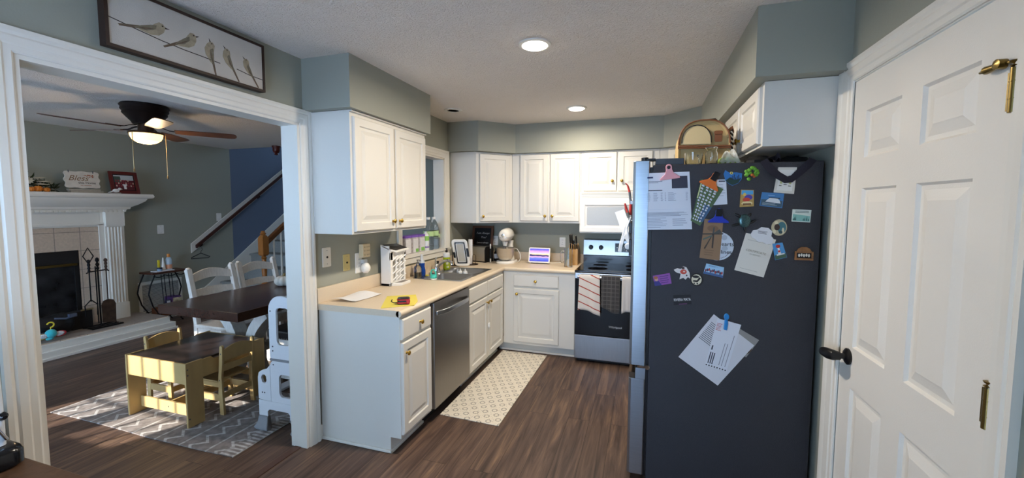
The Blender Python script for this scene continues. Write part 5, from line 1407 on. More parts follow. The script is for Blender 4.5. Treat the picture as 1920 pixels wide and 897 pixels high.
def zig(nt, x, y, z):
    t = mth(nt, 'ADD', mth(nt, 'MULTIPLY', z, 42.0), mth(nt, 'MULTIPLY', mth(nt, 'PINGPONG', mth(nt, 'MULTIPLY', x, 22.0), 1.0), 1.6))
    return mixc(nt, mth(nt, 'LESS_THAN', mth(nt, 'FRACT', t), 0.42), '#17181c', '#cfcac0')
k = thing('patterned_pouch', 'black and white chevron pouch with brown top behind the tan lunch bag', 'pouch', (2.475, 0.5, FT))
MB().prism([(x, 0.46, z) for x, z in ((2.459, FT + 0.002), (2.484, FT + 0.002), (2.482, FT + 0.19), (2.475, FT + 0.215), (2.460, FT + 0.20))], (0, 0.10, 0)).build('pouch_body', cloth_mat('chevron_cloth', '#17181c', zig), k, bevel=0.006)
MB().prism([(x, 0.458, z) for x, z in ((2.460, FT + 0.205), (2.475, FT + 0.22), (2.483, FT + 0.195), (2.484, FT + 0.208), (2.476, FT + 0.238), (2.459, FT + 0.225))], (0, 0.104, 0)).build('leather_top', brown, k, bevel=0.002)
k = thing('measuring_jug', 'clear glass measuring jug at the front left on top of the refrigerator', 'jug', (2.258, 0.245, FT + 0.0005), radians(70))
MB().lathe([(0.001, 0), (0.037, 0), (0.040, 0.004), (0.046, 0.066), (0.044, 0.066), (0.038, 0.008), (0.001, 0.008)], (0, 0, 0), 28).build('jug_body', GLASS, k, smooth=40, local=True)
MB().tube([(0.043, -0.01, 0.058), (0.066, -0.014, 0.056), (0.072, -0.015, 0.035), (0.062, -0.014, 0.018), (0.040, -0.01, 0.015)], 0.006, 8).build('handle', GLASS, k, smooth=40, local=True)
b = MB()
for z in (0.05, 0.04, 0.03): b.box((-0.012, -0.0465, z), (0.012, -0.0455, z + 0.002))
b.build('scale_marks', INK, k, local=True)
k = thing('glass_pitcher', 'clear glass pitcher with shiny rim between jug and plastic bag', 'pitcher', (2.340, 0.225, FT + 0.0005))
MB().lathe([(0.001, 0), (0.026, 0), (0.030, 0.005), (0.031, 0.055), (0.024, 0.072), (0.028, 0.084), (0.026, 0.084), (0.021, 0.072), (0.028, 0.055), (0.027, 0.007), (0.001, 0.007)], (0, 0, 0), 24).build('pitcher_body', GLASS, k, smooth=40, local=True)
MB().lathe([(0.0285, 0.083), (0.030, 0.086), (0.0285, 0.089), (0.027, 0.086)], (0, 0, 0), 24).build('rim', CHROME, k, smooth=40, local=True)
k = thing('plastic_bag', 'crumpled clear plastic bag with something green inside on the refrigerator', 'bag', (2.44, 0.27, FT))
rr = random.Random(2)
def bagf(u, v):
    x = 2.375 + 0.115 * u; y = 0.215 + 0.13 * v
    h = 0.085 * sin(pi * min(1, 1.15 * u)) ** 0.6 * sin(pi * v) ** 0.5 if 0 < v < 1 else 0
    return (x + 0.02 * v, y, FT + 0.006 + h * (0.75 + 0.25 * sin(u * 17 + v * 9)) + 0.006 * sin(u * 31 + v * 23))
MB().sheet(bagf, 22, 14).build('film', mat('clear_film', '#dfe3e0', 0.25, alpha=0.42, bump=0.6, bscale=40), k, smooth=50)
b = MB()
for i in range(7):
    b.ball((2.395 + 0.011 * i, 0.275 + 0.02 * (i % 3), FT + 0.022 + 0.008 * (i % 2)), (0.018, 0.016, 0.016), 10, 6)
b.build('green_contents', mat('leaf_green_contents', '#7fa03c', 0.5, var=0.3, vscale=30), k, smooth=60)
k = thing('black_hat', 'flat black hat lying on the refrigerator right of the plastic bag', 'hat', (2.50, 0.24, FT))
MB().lathe([(0.001, 0.002), (0.07, 0.002), (0.078, 0.01), (0.07, 0.03), (0.045, 0.045), (0.001, 0.05)], (2.575, 0.31, FT), 24, sc=(0.9, 0.75)).prism([(2.50, 0.215, FT + 0.004), (2.53, 0.19, FT + 0.004), (2.57, 0.195, FT + 0.004), (2.60, 0.27, FT + 0.008), (2.51, 0.28, FT + 0.008)], (0, 0, 0.012)).build('hat_shell', BLACKM, k, smooth=40)
# black strap hanging over the edge
navy = mat('black_webbing', '#1f1d29', 0.85, bump=0.3, bscale=300)
k = thing('webbing_strap', 'black webbing strap looping down over the refrigerator top edge', 'strap', (2.65, 0.18, FT))
b = MB()
b.strip([(2.66, 0.24, FT + 0.008), (2.61, 0.20, FT + 0.03), (2.562, 0.150, FT + 0.008), (2.585, 0.138, FT - 0.03), (2.618, 0.136, FT - 0.064), (2.655, 0.136, FT - 0.088), (2.678, 0.136, FT - 0.084), (2.712, 0.137, FT - 0.05), (2.742, 0.138, FT - 0.02), (2.765, 0.15, FT + 0.008), (2.785, 0.22, FT + 0.006)], 0.034, 0.003, [(1, 0.3, 0.1), (1, 0.3, 0.3), (0.9, 0.1, 0.5), (0.7, 0, 0.7), (0.6, 0, 0.75), (0.3, 0, 1), (-0.2, 0, 1), (-0.6, 0, 0.8), (-0.7, 0, 0.7), (-0.8, 0, 0.4), (-0.9, 0.2, 0.2)])
b.strip([(2.625, 0.23, FT + 0.012), (2.63, 0.19, FT + 0.035), (2.64, 0.19, FT + 0.03), (2.655, 0.25, FT + 0.008)], 0.03, 0.003, (0, 0.6, 1))
b.build('strap_loop', navy, k, smooth=50)
k = thing('black_bag', 'dark black bag lying at the back on the refrigerator under the cabinet', 'bag', (2.68, 0.4, FT))
MB().loft([[(x, y, FT + z) for x, y in rrect(2.66 + i, 0.28 + i, 2.81 - i, 0.65 - i, 0.05, 4)] for i, z in ((0.01, 0.0015), (0, 0.015), (0.01, 0.035), (0.05, 0.045))]).build('bag_body', BLACKM, k, smooth=40)

# ---- utensils in a white caddy on the fridge front
FXF = 1.9531
k = thing('magnetic_caddy', 'white magnetic caddy with dark inside on the refrigerator front', 'caddy', (1.92, 0.45, 1.44))
CM = frame((1.940, 0.54, 1.435), (0, -1, 0), (-0.36, 0, 1))
b = MB().at(CM)
b.box((0, 0, 0.002), (0.18, 0.105, 0.006)).box((0, 0, 0.006), (0.004, 0.105, 0.05)).box((0.176, 0, 0.006), (0.18, 0.105, 0.05)).box((0.004, 0, 0.006), (0.176, 0.004, 0.05))
b.box((0, 0.0, 0.05), (0.18, 0.105, 0.058))
b.build('box', PLASTW, k)
MB().at(CM).box((0.006, 0.006, 0.008), (0.174, 0.095, 0.049)).build('contents', BLACKM, k)
MB().box((1.932, 0.42, 1.42), (FXF, 0.50, 1.46)).build('magnet_base', BLACKM, k)
red = col('#c23a30', 0.4)
k = thing('scissors', 'red-handled scissors hanging highest on the refrigerator front', 'scissors', (1.93, 0.30, 1.6))
MB().tube([(1.947, 0.30, 1.47), (1.943, 0.30, 1.56), (1.932, 0.30, 1.63)], [0.006, 0.008, 0.006], 8).box((1.938, 0.29, 1.55), (1.9539, 0.31, 1.58)).build('metal_arm', DARKSTEEL, k, smooth=40)
MB().tube([(1.938, 0.30, 1.595), (1.933, 0.306, 1.63), (1.922, 0.303, 1.668)], [0.006, 0.007, 0.005], 8).tube([(1.922, 0.303, 1.668), (1.910, 0.300, 1.68)], 0.004, 6).build('red_handle', red, k, smooth=40)
k = thing('tongs', 'red-handled tongs hanging on the refrigerator front by the caddy', 'tongs', (1.93, 0.24, 1.5))
MB().tube([(1.945, 0.24, 1.36), (1.940, 0.24, 1.47), (1.926, 0.24, 1.53)], [0.006, 0.006, 0.005], 8).box((1.938, 0.23, 1.44), (1.9543, 0.25, 1.46)).build('metal_arm', DARKSTEEL, k, smooth=40)
MB().tube([(1.928, 0.24, 1.515), (1.918, 0.244, 1.54), (1.912, 0.24, 1.565)], [0.007, 0.007, 0.005], 8).tube([(1.941, 0.26, 1.50), (1.943, 0.26, 1.56)], 0.008, 8).build('red_handle', red, k, smooth=40)
k = thing('white_spatula', 'long white flat spatula hanging low on the refrigerator front', 'spatula', (1.91, 0.34, 1.4))
MB().strip([(1.945, 0.335, 1.50), (1.918, 0.335, 1.43), (1.893, 0.335, 1.33), (1.886, 0.335, 1.285)], [0.02, 0.05, 0.06, 0.055], 0.022, (0, 1, 0)).box((1.935, 0.325, 1.475), (1.9538, 0.345, 1.50)).build('blade', PLASTW, k, bevel=0.003)
k = thing('hanging_cords', 'bundle of white cords and black clips hanging on the refrigerator front', 'cords', (1.93, 0.20, 1.35))
b = MB(); rr = random.Random(5)
for i in range(5):
    a = rr.random()
    b.tube([(1.946, 0.175 + 0.010 * i, 1.49), (1.934 - 0.01 * a, 0.175 + 0.010 * i, 1.43), (1.938 - 0.006 * i, 0.178 + 0.009 * i, 1.38), (1.944, 0.18 + 0.009 * i, 1.31 + 0.03 * a)], 0.004, 6)
b.lathe([(0.014, -0.003), (0.017, 0), (0.014, 0.003), (0.011, 0)], (1.934, 0.19, 1.33), 18, 'y')
b.build('cord', PLASTW, k, smooth=40)
MB().box((1.938, 0.17, 1.40), (1.9547, 0.22, 1.46)).box((1.940, 0.17, 1.28), (1.9547, 0.22, 1.37)).build('clips', BLACK, k, bevel=0.003)
# ------------------------------------------------------------------ fireplace on the living room wall
FX = -4.25
k = thing('fireplace', 'white fireplace with fluted pilaster, cream tiles and black firebox', 'fireplace', (-4.05, 0.43, 0))
FY0, FY1 = -0.38, 1.235
MANT = TRIM
def tiles():
    m, nt, b = nodes_of('cream_stone_tile')
    x, y, z = pos_xyz(nt)
    br = N(nt, 'ShaderNodeTexBrick', offset=0.0)
    br.inputs['Scale'].default_value = 1.0; br.inputs['Brick Width'].default_value = 0.215; br.inputs['Row Height'].default_value = 0.215
    br.inputs['Mortar Size'].default_value = 0.004
    br.inputs['Color1'].default_value = lin('#d5c2ae'); br.inputs['Color2'].default_value = lin('#cdb9a5'); br.inputs['Mortar'].default_value = lin('#9d9084')
    nt.links.new(vec(nt, mth(nt, 'ADD', y, 0.04), mth(nt, 'ADD', z, -0.385)), br.inputs['Vector'])
    n = N(nt, 'ShaderNodeTexNoise', Scale=45.0, Detail=5.0); nt.links.new(vec(nt, x, y, z), n.inputs['Vector'])
    nt.links.new(mixc(nt, 0.5, br.outputs[0], ramp(nt, n.outputs[0], [(0.35, 0.75), (0.65, 1.0)]), 'MULTIPLY'), b.inputs['Base Color'])
    b.inputs['Roughness'].default_value = 0.6
    return m
TILE = tiles()
# surround: chimney breast boxes
b = MB()
b.box((FX + 0.001, FY0, 0.17), (-4.10, 0.0 - 0.10, 1.50)).box((FX + 0.001, 1.00, 0.17), (-4.10, FY1, 1.50)).box((FX + 0.001, -0.10, 1.30), (-4.10, 1.00, 1.50))
b.box((-4.10, 1.03, 0.17), (-4.07, 1.215, 1.47)).box((-4.10, FY0, 0.17), (-4.07, -0.13, 1.47))
b.box((-4.10, 0.98, 0.17), (-4.085, 1.03, 1.33)).box((-4.10, -0.13, 1.315), (-4.085, 1.03, 1.345))
b.build('surround', MANT, k, bevel=0.003)
for y0 in (1.035, FY0 + 0.005):
    b = MB()
    b.box((-4.07, y0 - 0.002, 0.171), (-4.05, y0 + 0.182, 0.36)).box((-4.07, y0 - 0.002, 1.30), (-4.05, y0 + 0.182, 1.47))
    for i in range(5):
        b.cyl((-4.070, y0 + 0.027 + i * 0.031, 0.37), (-4.070, y0 + 0.027 + i * 0.031, 1.29), 0.011, n=10)
    b.build('pilaster_flutes', MANT, k, smooth=40)
b = MB()
sp_ = [(-4.249, 1.47), (-4.065, 1.47), (-4.055, 1.50), (-4.04, 1.505), (-4.035, 1.53), (-4.00, 1.56), (-3.965, 1.60), (-3.955, 1.625), (-3.955, 1.635), (-3.925, 1.64), (-3.918, 1.66), (-3.925, 1.688), (-4.249, 1.688)]
ends = lambda x: max(0.0, (x + 4.07)) * 1.0
b.loft([[(x, FY0 - ends(x), z) for x, z in sp_], [(x, 1.225 + ends(x) * 1.65, z) for x, z in sp_]])
for i in range(34):
    y = FY0 + 0.02 + i * 0.0475
    b.box((-4.062, y, 1.472), (-4.05, y + 0.03, 1.492))
b.build('mantel_shelf', MANT, k, smooth=25)
b = MB().box((-4.20, -0.10, 1.04), (-4.115, 1.0, 1.31)).box((-4.20, 0.80, 0.17), (-4.115, 1.0, 1.04)).box((-4.20, -0.10, 0.17), (-4.115, 0.02, 1.04))
b.build('tile_surround', TILE, k)
b = MB()
b.box((-4.245, 0.02, 0.172), (-4.24, 0.80, 1.04)).box((-4.24, 0.02, 0.172), (-4.12, 0.03, 1.04)).box((-4.24, 0.79, 0.172), (-4.12, 0.80, 1.04)).box((-4.24, 0.03, 1.03), (-4.12, 0.79, 1.04))
b.box((-4.135, 0.03, 0.90), (-4.108, 0.79, 1.03)).box((-4.135, 0.755, 0.19), (-4.112, 0.79, 0.9)).box((-4.135, 0.03, 0.19), (-4.112, 0.06, 0.9)).box((-4.135, 0.03, 0.172), (-4.112, 0.79, 0.2))
fb = b.build('firebox', BLACKM, k)
MB().box((-4.115, 0.04, 0.868), (-4.098, 0.775, 0.895)).build('brass_bar', OLDBRASS, k, bevel=0.003)
MB().box((-4.128, 0.06, 0.2), (-4.124, 0.755, 0.868)).build('glass_doors', mat('smoky_glass', '#262729', 0.12, var=0.7, vscale=7), k)
# hearth
b = MB().box((FX + 0.001, -0.65, 0.0), (-3.60, 1.44, 0.09)).box((FX + 0.001, -0.60, 0.09), (-3.64, 1.40, 0.155))
b.build('hearth_step', MANT, k, bevel=0.004)
MB().box((FX + 0.001, -0.585, 0.155), (-3.655, 1.385, 0.17)).build('hearth_top', TILE, k, bevel=0.002)
MB().box((-3.60, -0.66, 0.0), (-3.585, 1.455, 0.03)).build('shoe_moulding', MANT, k, bevel=0.004)

# ---- mantel decorations
MZ = 1.6885
k = thing('mantel_sign', 'white scalloped wooden sign reading Bless this Home on the mantel', 'sign', (-4.02, 0.82, MZ))
M = frame((-3.995, 0.655, MZ + 0.045), (0, 1, 0), (-0.10, 0, 1))
W_, H_ = 0.325, 0.20
sh = []
for i in range(40):
    t = i / 40 * 2 * pi
    c_, s_ = cos(t), sin(t)
    r_ = 1 / max(abs(c_), abs(s_)) if True else 1
    r_ = min(r_, 1.28) * (0.93 + 0.05 * cos(8 * t))
    sh.append((W_ / 2 + W_ / 2 * c_ * r_, H_ / 2 + H_ / 2 * s_ * r_))
MB().at(M).prism([(u, v, 0) for u, v in sh], (0, 0, 0.012)).build('board', mat('whitewashed_board', '#d7d0c4', 0.7, var=0.08, vscale=20), k, bevel=0.002)
text('lettering', 'Bless', 0.085, M @ Matrix.Translation((0.125, 0.115, 0.0125)), col('#8a6d4f', 0.7), k, shear=0.4)
text('lettering', 'this Home', 0.036, M @ Matrix.Translation((0.20, 0.066, 0.0125)), INKB, k)
b = MB().at(M)
for u0, u1, v in ((0.14, 0.165, 0.034), (0.172, 0.235, 0.034)):
    b.box((u0, v, 0.0122), (u1, v + 0.004, 0.0128))
rr = random.Random(6)
for i in range(12):
    u, v = 0.19 + 0.08 * rr.random(), 0.12 + 0.045 * rr.random()
    b.prism([(u + 0.006 * cos(a), v + 0.006 * sin(a), 0.0122) for a in [j * pi / 3 for j in range(6)]], (0, 0, 0.0006))
b.box((0.17, 0.145, 0.0122), (0.27, 0.148, 0.0126))
b.build('flower_print', col('#a9603c', 0.7), k)
b = MB()
for u in (0.05, 0.26):
    b.tube([M @ Vector((u, 0.175, 0.013)), M @ Vector((u, 0.20, 0.016)), M @ Vector((u + 0.004, 0.197, -0.004))], 0.004, 6)
b.build('twine', INK, k)
k = thing('sign_base', 'stack of whitewashed wooden slats under the Bless this Home sign', 'stand', (-3.99, 0.84, MZ))
MB().box((-4.03, 0.70, MZ), (-3.965, 0.985, MZ + 0.022)).box((-4.025, 0.69, MZ + 0.0221), (-3.970, 0.96, MZ + 0.042)).build('slats', mat('grey_wood_slats', '#a9a294', 0.7, var=0.2, vscale=25, stretch=(10, 2, 30)), k, bevel=0.002)
k = thing('picture_frame', 'red wooden frame holding a group photo on the mantel', 'photo frame', (-4.02, 1.22, MZ))
M = frame((-3.985, 1.07, MZ + 0.002), (0, 1, 0), (-0.22, 0, 1))
W_, H_ = 0.285, 0.27
b = MB().at(M)
for a, c0, d, e in ((0, 0, 0.035, H_), (W_ - 0.035, 0, W_, H_), (0.035, 0, W_ - 0.035, 0.035), (0.035, H_ - 0.035, W_ - 0.035, H_)):
    b.box((a, c0, 0), (d, e, 0.018))
b.build('frame', mat('red_wood_frame', '#5e1d18', 0.4), k, bevel=0.003)
b = MB().at(M)
b.use(0).box((0.035, 0.035, 0.004), (W_ - 0.035, H_ - 0.035, 0.009))
def pp(i, u0, v0, u1, v1, h=0.0094): b.use(i).box((u0, v0, 0.009), (u1, v1, h))
pp(1, 0.045, 0.045, 0.24, 0.225); pp(2, 0.045, 0.165, 0.24, 0.225, 0.0096); pp(3, 0.045, 0.14, 0.11, 0.21, 0.0098)
for i in range(22):
    u, v = 0.055 + (i % 8) * 0.024, 0.085 + (i // 8) * 0.032
    pp(4 if i % 3 else 5, u, v, u + 0.013, v + 0.02, 0.0100)
pp(6, 0.13, 0.055, 0.155, 0.10, 0.0103); pp(6, 0.12, 0.10, 0.165, 0.115, 0.0103)
b.build('photo', [INKB, col('#5b1f28', 0.6), col('#b9bfc4', 0.6), col('#3f5148', 0.6), col('#8f3038', 0.6), col('#caa796', 0.6), PAPER], k)
k = thing('bird_figurine', 'small white bird figurine with red wing in front of the photo frame', 'figurine', (-3.965, 1.09, MZ))
b = MB()
b.ball((-3.96, 1.10, MZ + 0.035), (0.018, 0.034, 0.022), 14, 8).ball((-3.96, 1.137, MZ + 0.057), (0.015, 0.017, 0.015), 12, 7)
b.cyl((-3.96, 1.15, MZ + 0.057), (-3.96, 1.166, MZ + 0.054), 0.004, 0.001, 8).strip([(-3.96, 1.075, MZ + 0.03), (-3.96, 1.03, MZ + 0.012)], [0.02, 0.03], 0.008, (1, 0, 0.3))
b.build('bird_body', PLASTW, k, smooth=60)
MB().box((-3.98, 1.03, MZ), (-3.94, 1.14, MZ + 0.012)).build('perch', col('#9a958d', 0.7), k, bevel=0.003)
orange = mat('pumpkin_orange', '#d07a22', 0.45, var=0.12, vscale=14)
def pumpkin(name, label, c, r, h, m, ribs=9, group=None, cat='pumpkin'):
    o = thing(name, label, cat, c, 0, group)
    b = MB(); n = ribs * 6; rings = []
    for i in range(13):
        t = -pi / 2 + pi * i / 12
        ring = []
        for j in range(n):
            a = 2 * pi * j / n
            rb = 1 - 0.13 * abs(cos(a * ribs / 2)) ** 3
            rr_ = r * (cos(t) ** 0.8 if cos(t) > 0 else 0) * rb + 0.0008
            zz = h / 2 + h / 2 * sin(t) - (0.10 * h * max(0, 1 - rr_ / (0.45 * r))) * (1 if sin(t) > 0 else -1)
            ring.append((rr_ * cos(a), rr_ * sin(a), zz))
        rings.append(ring)
    b.loft(rings).build('pumpkin_body', m, o, smooth=60, local=True)
    MB().tube([(0, 0, h * 0.85), (0.003, 0.002, h * 1.02), (0.010, 0.004, h * 1.18)], [r * 0.16, r * 0.10, r * 0.12], 8).build('stem', mat('dry_stem', '#8a7a4e', 0.8), o, smooth=50, local=True)
    return o
p0 = pumpkin('mini_pumpkin', 'largest orange mini pumpkin, third of the mantel row', (-3.965, 0.445, MZ), 0.035, 0.062, orange, 9, 'mini pumpkins on the mantel')
for i, (y, s, lb) in enumerate(((0.335, 0.8, 'orange mini pumpkin at the row end beside the opening casing'), (0.392, 0.82, 'orange mini pumpkin just left of the largest one'), (0.505, 0.78, 'orange mini pumpkin right of the largest one'))):
    o = dup(p0, (-3.955, y, MZ), 0.7 * i, lb); o.scale = (s, s, s * 0.95)
# greenery garland
k = thing('garland', 'dark green leafy garland with white flower on the left mantel end', 'garland', (-4.08, 0.42, MZ))
rr = random.Random(11)
b = MB()
for i in range(240):
    y = 0.20 + 0.42 * rr.random() ** 1.1; x = -4.11 + 0.09 * rr.random()
    hmax = 0.21 * (1 - ((y - 0.20) / 0.48) ** 1.4)
    z = MZ + 0.02 + hmax * rr.random()
    d = Vector((rr.uniform(-0.2, 0.5), rr.uniform(-0.6, 1), rr.uniform(-0.3, 0.6))).normalized()
    w_ = d.cross(Vector((rr.random(), rr.random(), rr.random()))).normalized() * 0.009
    L = rr.uniform(0.035, 0.075); p = Vector((x, y, z)); nn = d.cross(w_).normalized() * 0.004
    b.add([p, p + d * L * 0.4 + w_, p + d * L, p + d * L * 0.4 - w_, p + d * L * 0.45 + nn], [(0, 1, 4), (1, 2, 4), (2, 3, 4), (3, 0, 4)])
b.tube([(-4.09, 0.20, MZ + 0.03), (-4.07, 0.40, MZ + 0.04), (-4.08, 0.62, MZ + 0.02)], 0.008, 6)
b.build('leaves', mat('dark_evergreen', '#27331f', 0.7, var=0.35, vscale=30), k, norm=False)
b = MB()
for y, z, n in ((0.395, MZ + 0.115, 9), (0.345, MZ + 0.085, 7)):
    for i in range(n):
        a = 2 * pi * i / n
        c = Vector((-4.0, y, z)); d = Vector((0.25, cos(a), sin(a))).normalized(); w_ = Vector((0.3, -sin(a), cos(a))).normalized() * 0.011
        b.add([c, c + d * 0.022 + w_, c + d * 0.042, c + d * 0.022 - w_], [(0, 1, 2, 3)])
for y, z, L in ((0.42, MZ + 0.14, 0.11), (0.44, MZ + 0.11, 0.13), (0.43, MZ + 0.08, 0.12)):
    c = Vector((-4.0, y, z)); d = Vector((0.05, 1, 0.1 * (z > MZ + 0.12))).normalized(); w_ = Vector((0, 0, 0.008))
    b.add([c, c + d * L * 0.5 + w_, c + d * L, c + d * L * 0.5 - w_], [(0, 1, 2, 3)])
b.build('white_flower', mat('cream_petals', '#bdb49c', 0.8), k, norm=False)

# ---- hearth items
HZ = 0.1705
k = thing('fireplace_tools', 'wrought iron fireplace tool set standing on the hearth', 'fireplace tools', (-3.85, 0.84, HZ))
b = MB()
b.tube([(-3.92, 0.70, HZ + 0.01), (-3.76, 0.70, HZ + 0.01), (-3.76, 0.98, HZ + 0.01), (-3.92, 0.98, HZ + 0.01)], 0.008, 8, closed=True)
b.tube([(-3.84, 0.82, HZ + 0.01), (-3.84, 0.82, 0.94)], 0.008, 8)
b.tube([(-3.84, 0.70, 0.01 + HZ), (-3.84, 0.98, 0.01 + HZ)], 0.008, 8)
b.tube([(-3.84, 0.72, 0.795), (-3.84, 0.74, 0.81), (-3.84, 0.90, 0.815), (-3.84, 0.92, 0.80)], 0.007, 8)
b.lathe([(0.006, 0.82), (0.016, 0.84), (0.008, 0.86), (0.018, 0.885), (0.008, 0.91), (0.018, 0.93), (0.014, 0.955), (0.002, 0.965)], (-3.84, 0.82, 0), 12)
b.build('stand', IRON, k, smooth=40)
def handle(b, y):
    b.lathe([(0.005, 0.80), (0.014, 0.82), (0.009, 0.835), (0.014, 0.855), (0.009, 0.87), (0.015, 0.89), (0.010, 0.91), (0.018, 0.925), (0.012, 0.945), (0.002, 0.95)], (-3.82, y, 0), 12)
for y, nm in ((0.735, 'tongs'), (0.885, 'shovel'), (0.79, 'poker')):
    b = MB()
    if nm != 'poker': handle(b, y)
    b.tube([(-3.82, y, 0.80 if nm != 'poker' else 0.87), (-3.82, y, 0.48)], 0.006, 8)
    if nm == 'tongs':
        b.tube([(-3.82, y, 0.50), (-3.82, y - 0.055, 0.44), (-3.82, y - 0.05, 0.32)], 0.006, 8).tube([(-3.82, y, 0.50), (-3.82, y + 0.055, 0.44), (-3.82, y + 0.05, 0.32)], 0.006, 8)
        b.tube([(-3.82, 0.735, 1.08), (-3.82, 0.69, 0.99), (-3.82, 0.735, 0.90), (-3.82, 0.78, 0.985)], 0.006, 8, closed=True)
    elif nm == 'shovel':
        b.prism([(-3.82, y + u, v) for u, v in ((-0.06, 0.22), (0.06, 0.20), (0.065, 0.42), (0.045, 0.465), (0.0, 0.48), (-0.045, 0.465), (-0.065, 0.42))], (0.012, 0, 0)).tube([(-3.82, y + 0.05, 0.24), (-3.81, y + 0.06, 0.2), (-3.80, y + 0.07, HZ + 0.012)], 0.006, 6)
    else:
        b.tube([(-3.82, y, 0.48), (-3.82, y, 0.22)], 0.006, 8)
    b.build(nm, IRON if nm != 'shovel' else mat('rusty_iron', '#4a3a30', 0.6, 0.4, var=0.3, vscale=20), k, smooth=40)
k = thing('black_log_holder', 'low black box with a brass edge behind the fire tools', 'box', (-3.95, 0.73, HZ))
MB().box((-4.03, 0.62, HZ + 0.001), (-3.94, 0.80, HZ + 0.20)).build('box_body', BLACKM, k, bevel=0.004)
MB().box((-3.945, 0.70, HZ + 0.1995), (-3.936, 0.81, HZ + 0.216)).build('brass_edge', mat('pale_brass', '#cdb98a', 0.35, 0.8), k)
k = thing('black_bag', 'lumpy black bag lying on the hearth in front of the firebox', 'bag', (-3.9, 0.45, HZ))
def bagg(u, v):
    a = 2 * pi * v; r = sin(pi * min(0.985, max(0.015, u)))
    return (-3.885 + 0.12 * r * cos(a), 0.385 + 0.225 * -cos(pi * u), HZ + 0.125 + (0.12 + 0.03 * sin(u * 9)) * r ** 0.7 * sin(a) + 0.012 * sin(u * 21 + v * 25) * r)
MB().sheet(bagg, 26, 20).build('bag_cloth', mat('black_nylon', '#131417', 0.65, bump=0.5, bscale=30), k, smooth=60)
MB().tube([(-3.80, 0.24, HZ + 0.06), (-3.765, 0.33, HZ + 0.07), (-3.77, 0.40, HZ + 0.065)], 0.016, 8).build('grey_strap', col('#55565a', 0.8), k, smooth=50)
MB().tube([(-3.80, 0.42, HZ + 0.20), (-3.775, 0.50, HZ + 0.185), (-3.78, 0.58, HZ + 0.20)], 0.010, 8).box((-3.79, 0.52, HZ + 0.19), (-3.755, 0.58, HZ + 0.225)).build('buckle_strap', col('#4a5264', 0.6), k, smooth=40)
k = thing('plush_toy', 'turquoise hanging bug plush toy with yellow ring on the hearth', 'toy', (-3.70, 0.345, HZ))
b = MB().ball((-3.70, 0.345, HZ + 0.075), (0.042, 0.044, 0.045), 18, 10).ball((-3.69, 0.33, HZ + 0.028), (0.02, 0.032, 0.014), 12, 6)
b.build('plush_body', mat('turquoise_plush', '#37b9c6', 0.9, sheen=0.4), k, smooth=60)
for y, c, nm in ((0.275, '#e2c84a', 'wing'), (0.415, '#c94048', 'wing')):
    w_ = MB().ball((-3.70, y, HZ + 0.058), (0.014, 0.048, 0.03), 16, 8).build(nm, col(c, 0.8), k, smooth=60)
    MB().ball((-3.69, y + (0.01 if y < 0.3 else -0.01), HZ + 0.062), (0.008, 0.038, 0.024), 16, 8).build('spotted_cloth', mat('spotted_cloth', '#d5dbe2', 0.9, var=0.35, vscale=150), w_, smooth=60)
MB().tube([(-3.70, 0.345 + 0.026 * sin(radians(a)), HZ + 0.165 + 0.026 * cos(radians(a))) for a in range(-70, 200, 18)], 0.007, 8).tube([(-3.70, 0.345, HZ + 0.118), (-3.70, 0.345, HZ + 0.145)], 0.004, 6).build('yellow_ring', col('#e6d23e', 0.4), k, smooth=60)

# ------------------------------------------------------------------ wall items in the living room
LW = lambda y, z: frame((FX, y, z), (0, 1, 0), (0, 0, 1))
plate('light_switch', 'white light switch right of the fireplace', 'light switch', LW(1.725, 1.225), PLASTW, 'switch', 0.078, 0.12)
plate('light_switch', 'white light switch partly behind the stair handrail', 'light switch', LW(2.535, 1.375), PLASTW, 'switch', 0.078, 0.12)
k = thing('return_air_vent', 'white louvered return air grille low on the living room wall', 'vent', (FX, 1.68, 0.2))
b = MB()
for y0, y1, z0, z1 in ((1.425, 1.95, 0.11, 0.15), (1.425, 1.95, 0.50, 0.54), (1.425, 1.465, 0.15, 0.50), (1.91, 1.95, 0.15, 0.50)):
    b.box((FX, y0, z0), (FX + 0.012, y1, z1))
b.build('frame', TRIM, k, bevel=0.002)
b = MB()
for i in range(20):
    z = 0.158 + i * 0.0172
    b.prism([(FX + 0.001, 1.465, z + 0.010), (FX + 0.010, 1.465, z), (FX + 0.011, 1.465, z + 0.002), (FX + 0.002, 1.465, z + 0.012)], (0, 0.445, 0))
b.build('louvers', mat('vent_white', '#b5b3ae', 0.5), k)
MB().box((FX + 0.0002, 1.465, 0.15), (FX + 0.0008, 1.91, 0.50)).build('backing', BLACKM, k)

# ------------------------------------------------------------------ staircase
SX = (-4.25, -3.16)
carpet = mat('grey_stair_carpet', '#8f918e', 0.95, var=0.15, vscale=120, bump=0.5, bscale=300)
k = thing('staircase', 'carpeted staircase rising along the living room wall', 'stairs', (-3.7, 3.0, 0))
b = MB(); pts = []
for i in range(1, 14):
    y, z = 1.985 + 0.255 * i, 0.19 * i
    pts += [(y + 0.028, z - 0.19 if i > 1 else 0.0), (y + 0.028, z - 0.035), (y, z - 0.03), (y, z - 0.006), (y + 0.006, z)]
last = 1.985 + 0.255 * 14
pts += [(last, 0.19 * 13), (last, 0.0)]
b.prism([(SX[0] + 0.021, y, z) for y, z in pts], (SX[1] - SX[0] - 0.021, 0, 0))
b.build('carpeted_steps', carpet, k)
sl = 0.745
b = MB().prism([(SX[0] + 0.0005, y, z) for y, z in ((2.235, 0.0), (2.235, 0.30), (2.25, 0.315), (5.2, 0.315 + 2.95 * sl), (5.2, 0.05 + 2.95 * sl - 0.35), (2.7, 0.0))], (0.02, 0, 0))
b.build('skirt_board', TRIM, k, bevel=0.002)
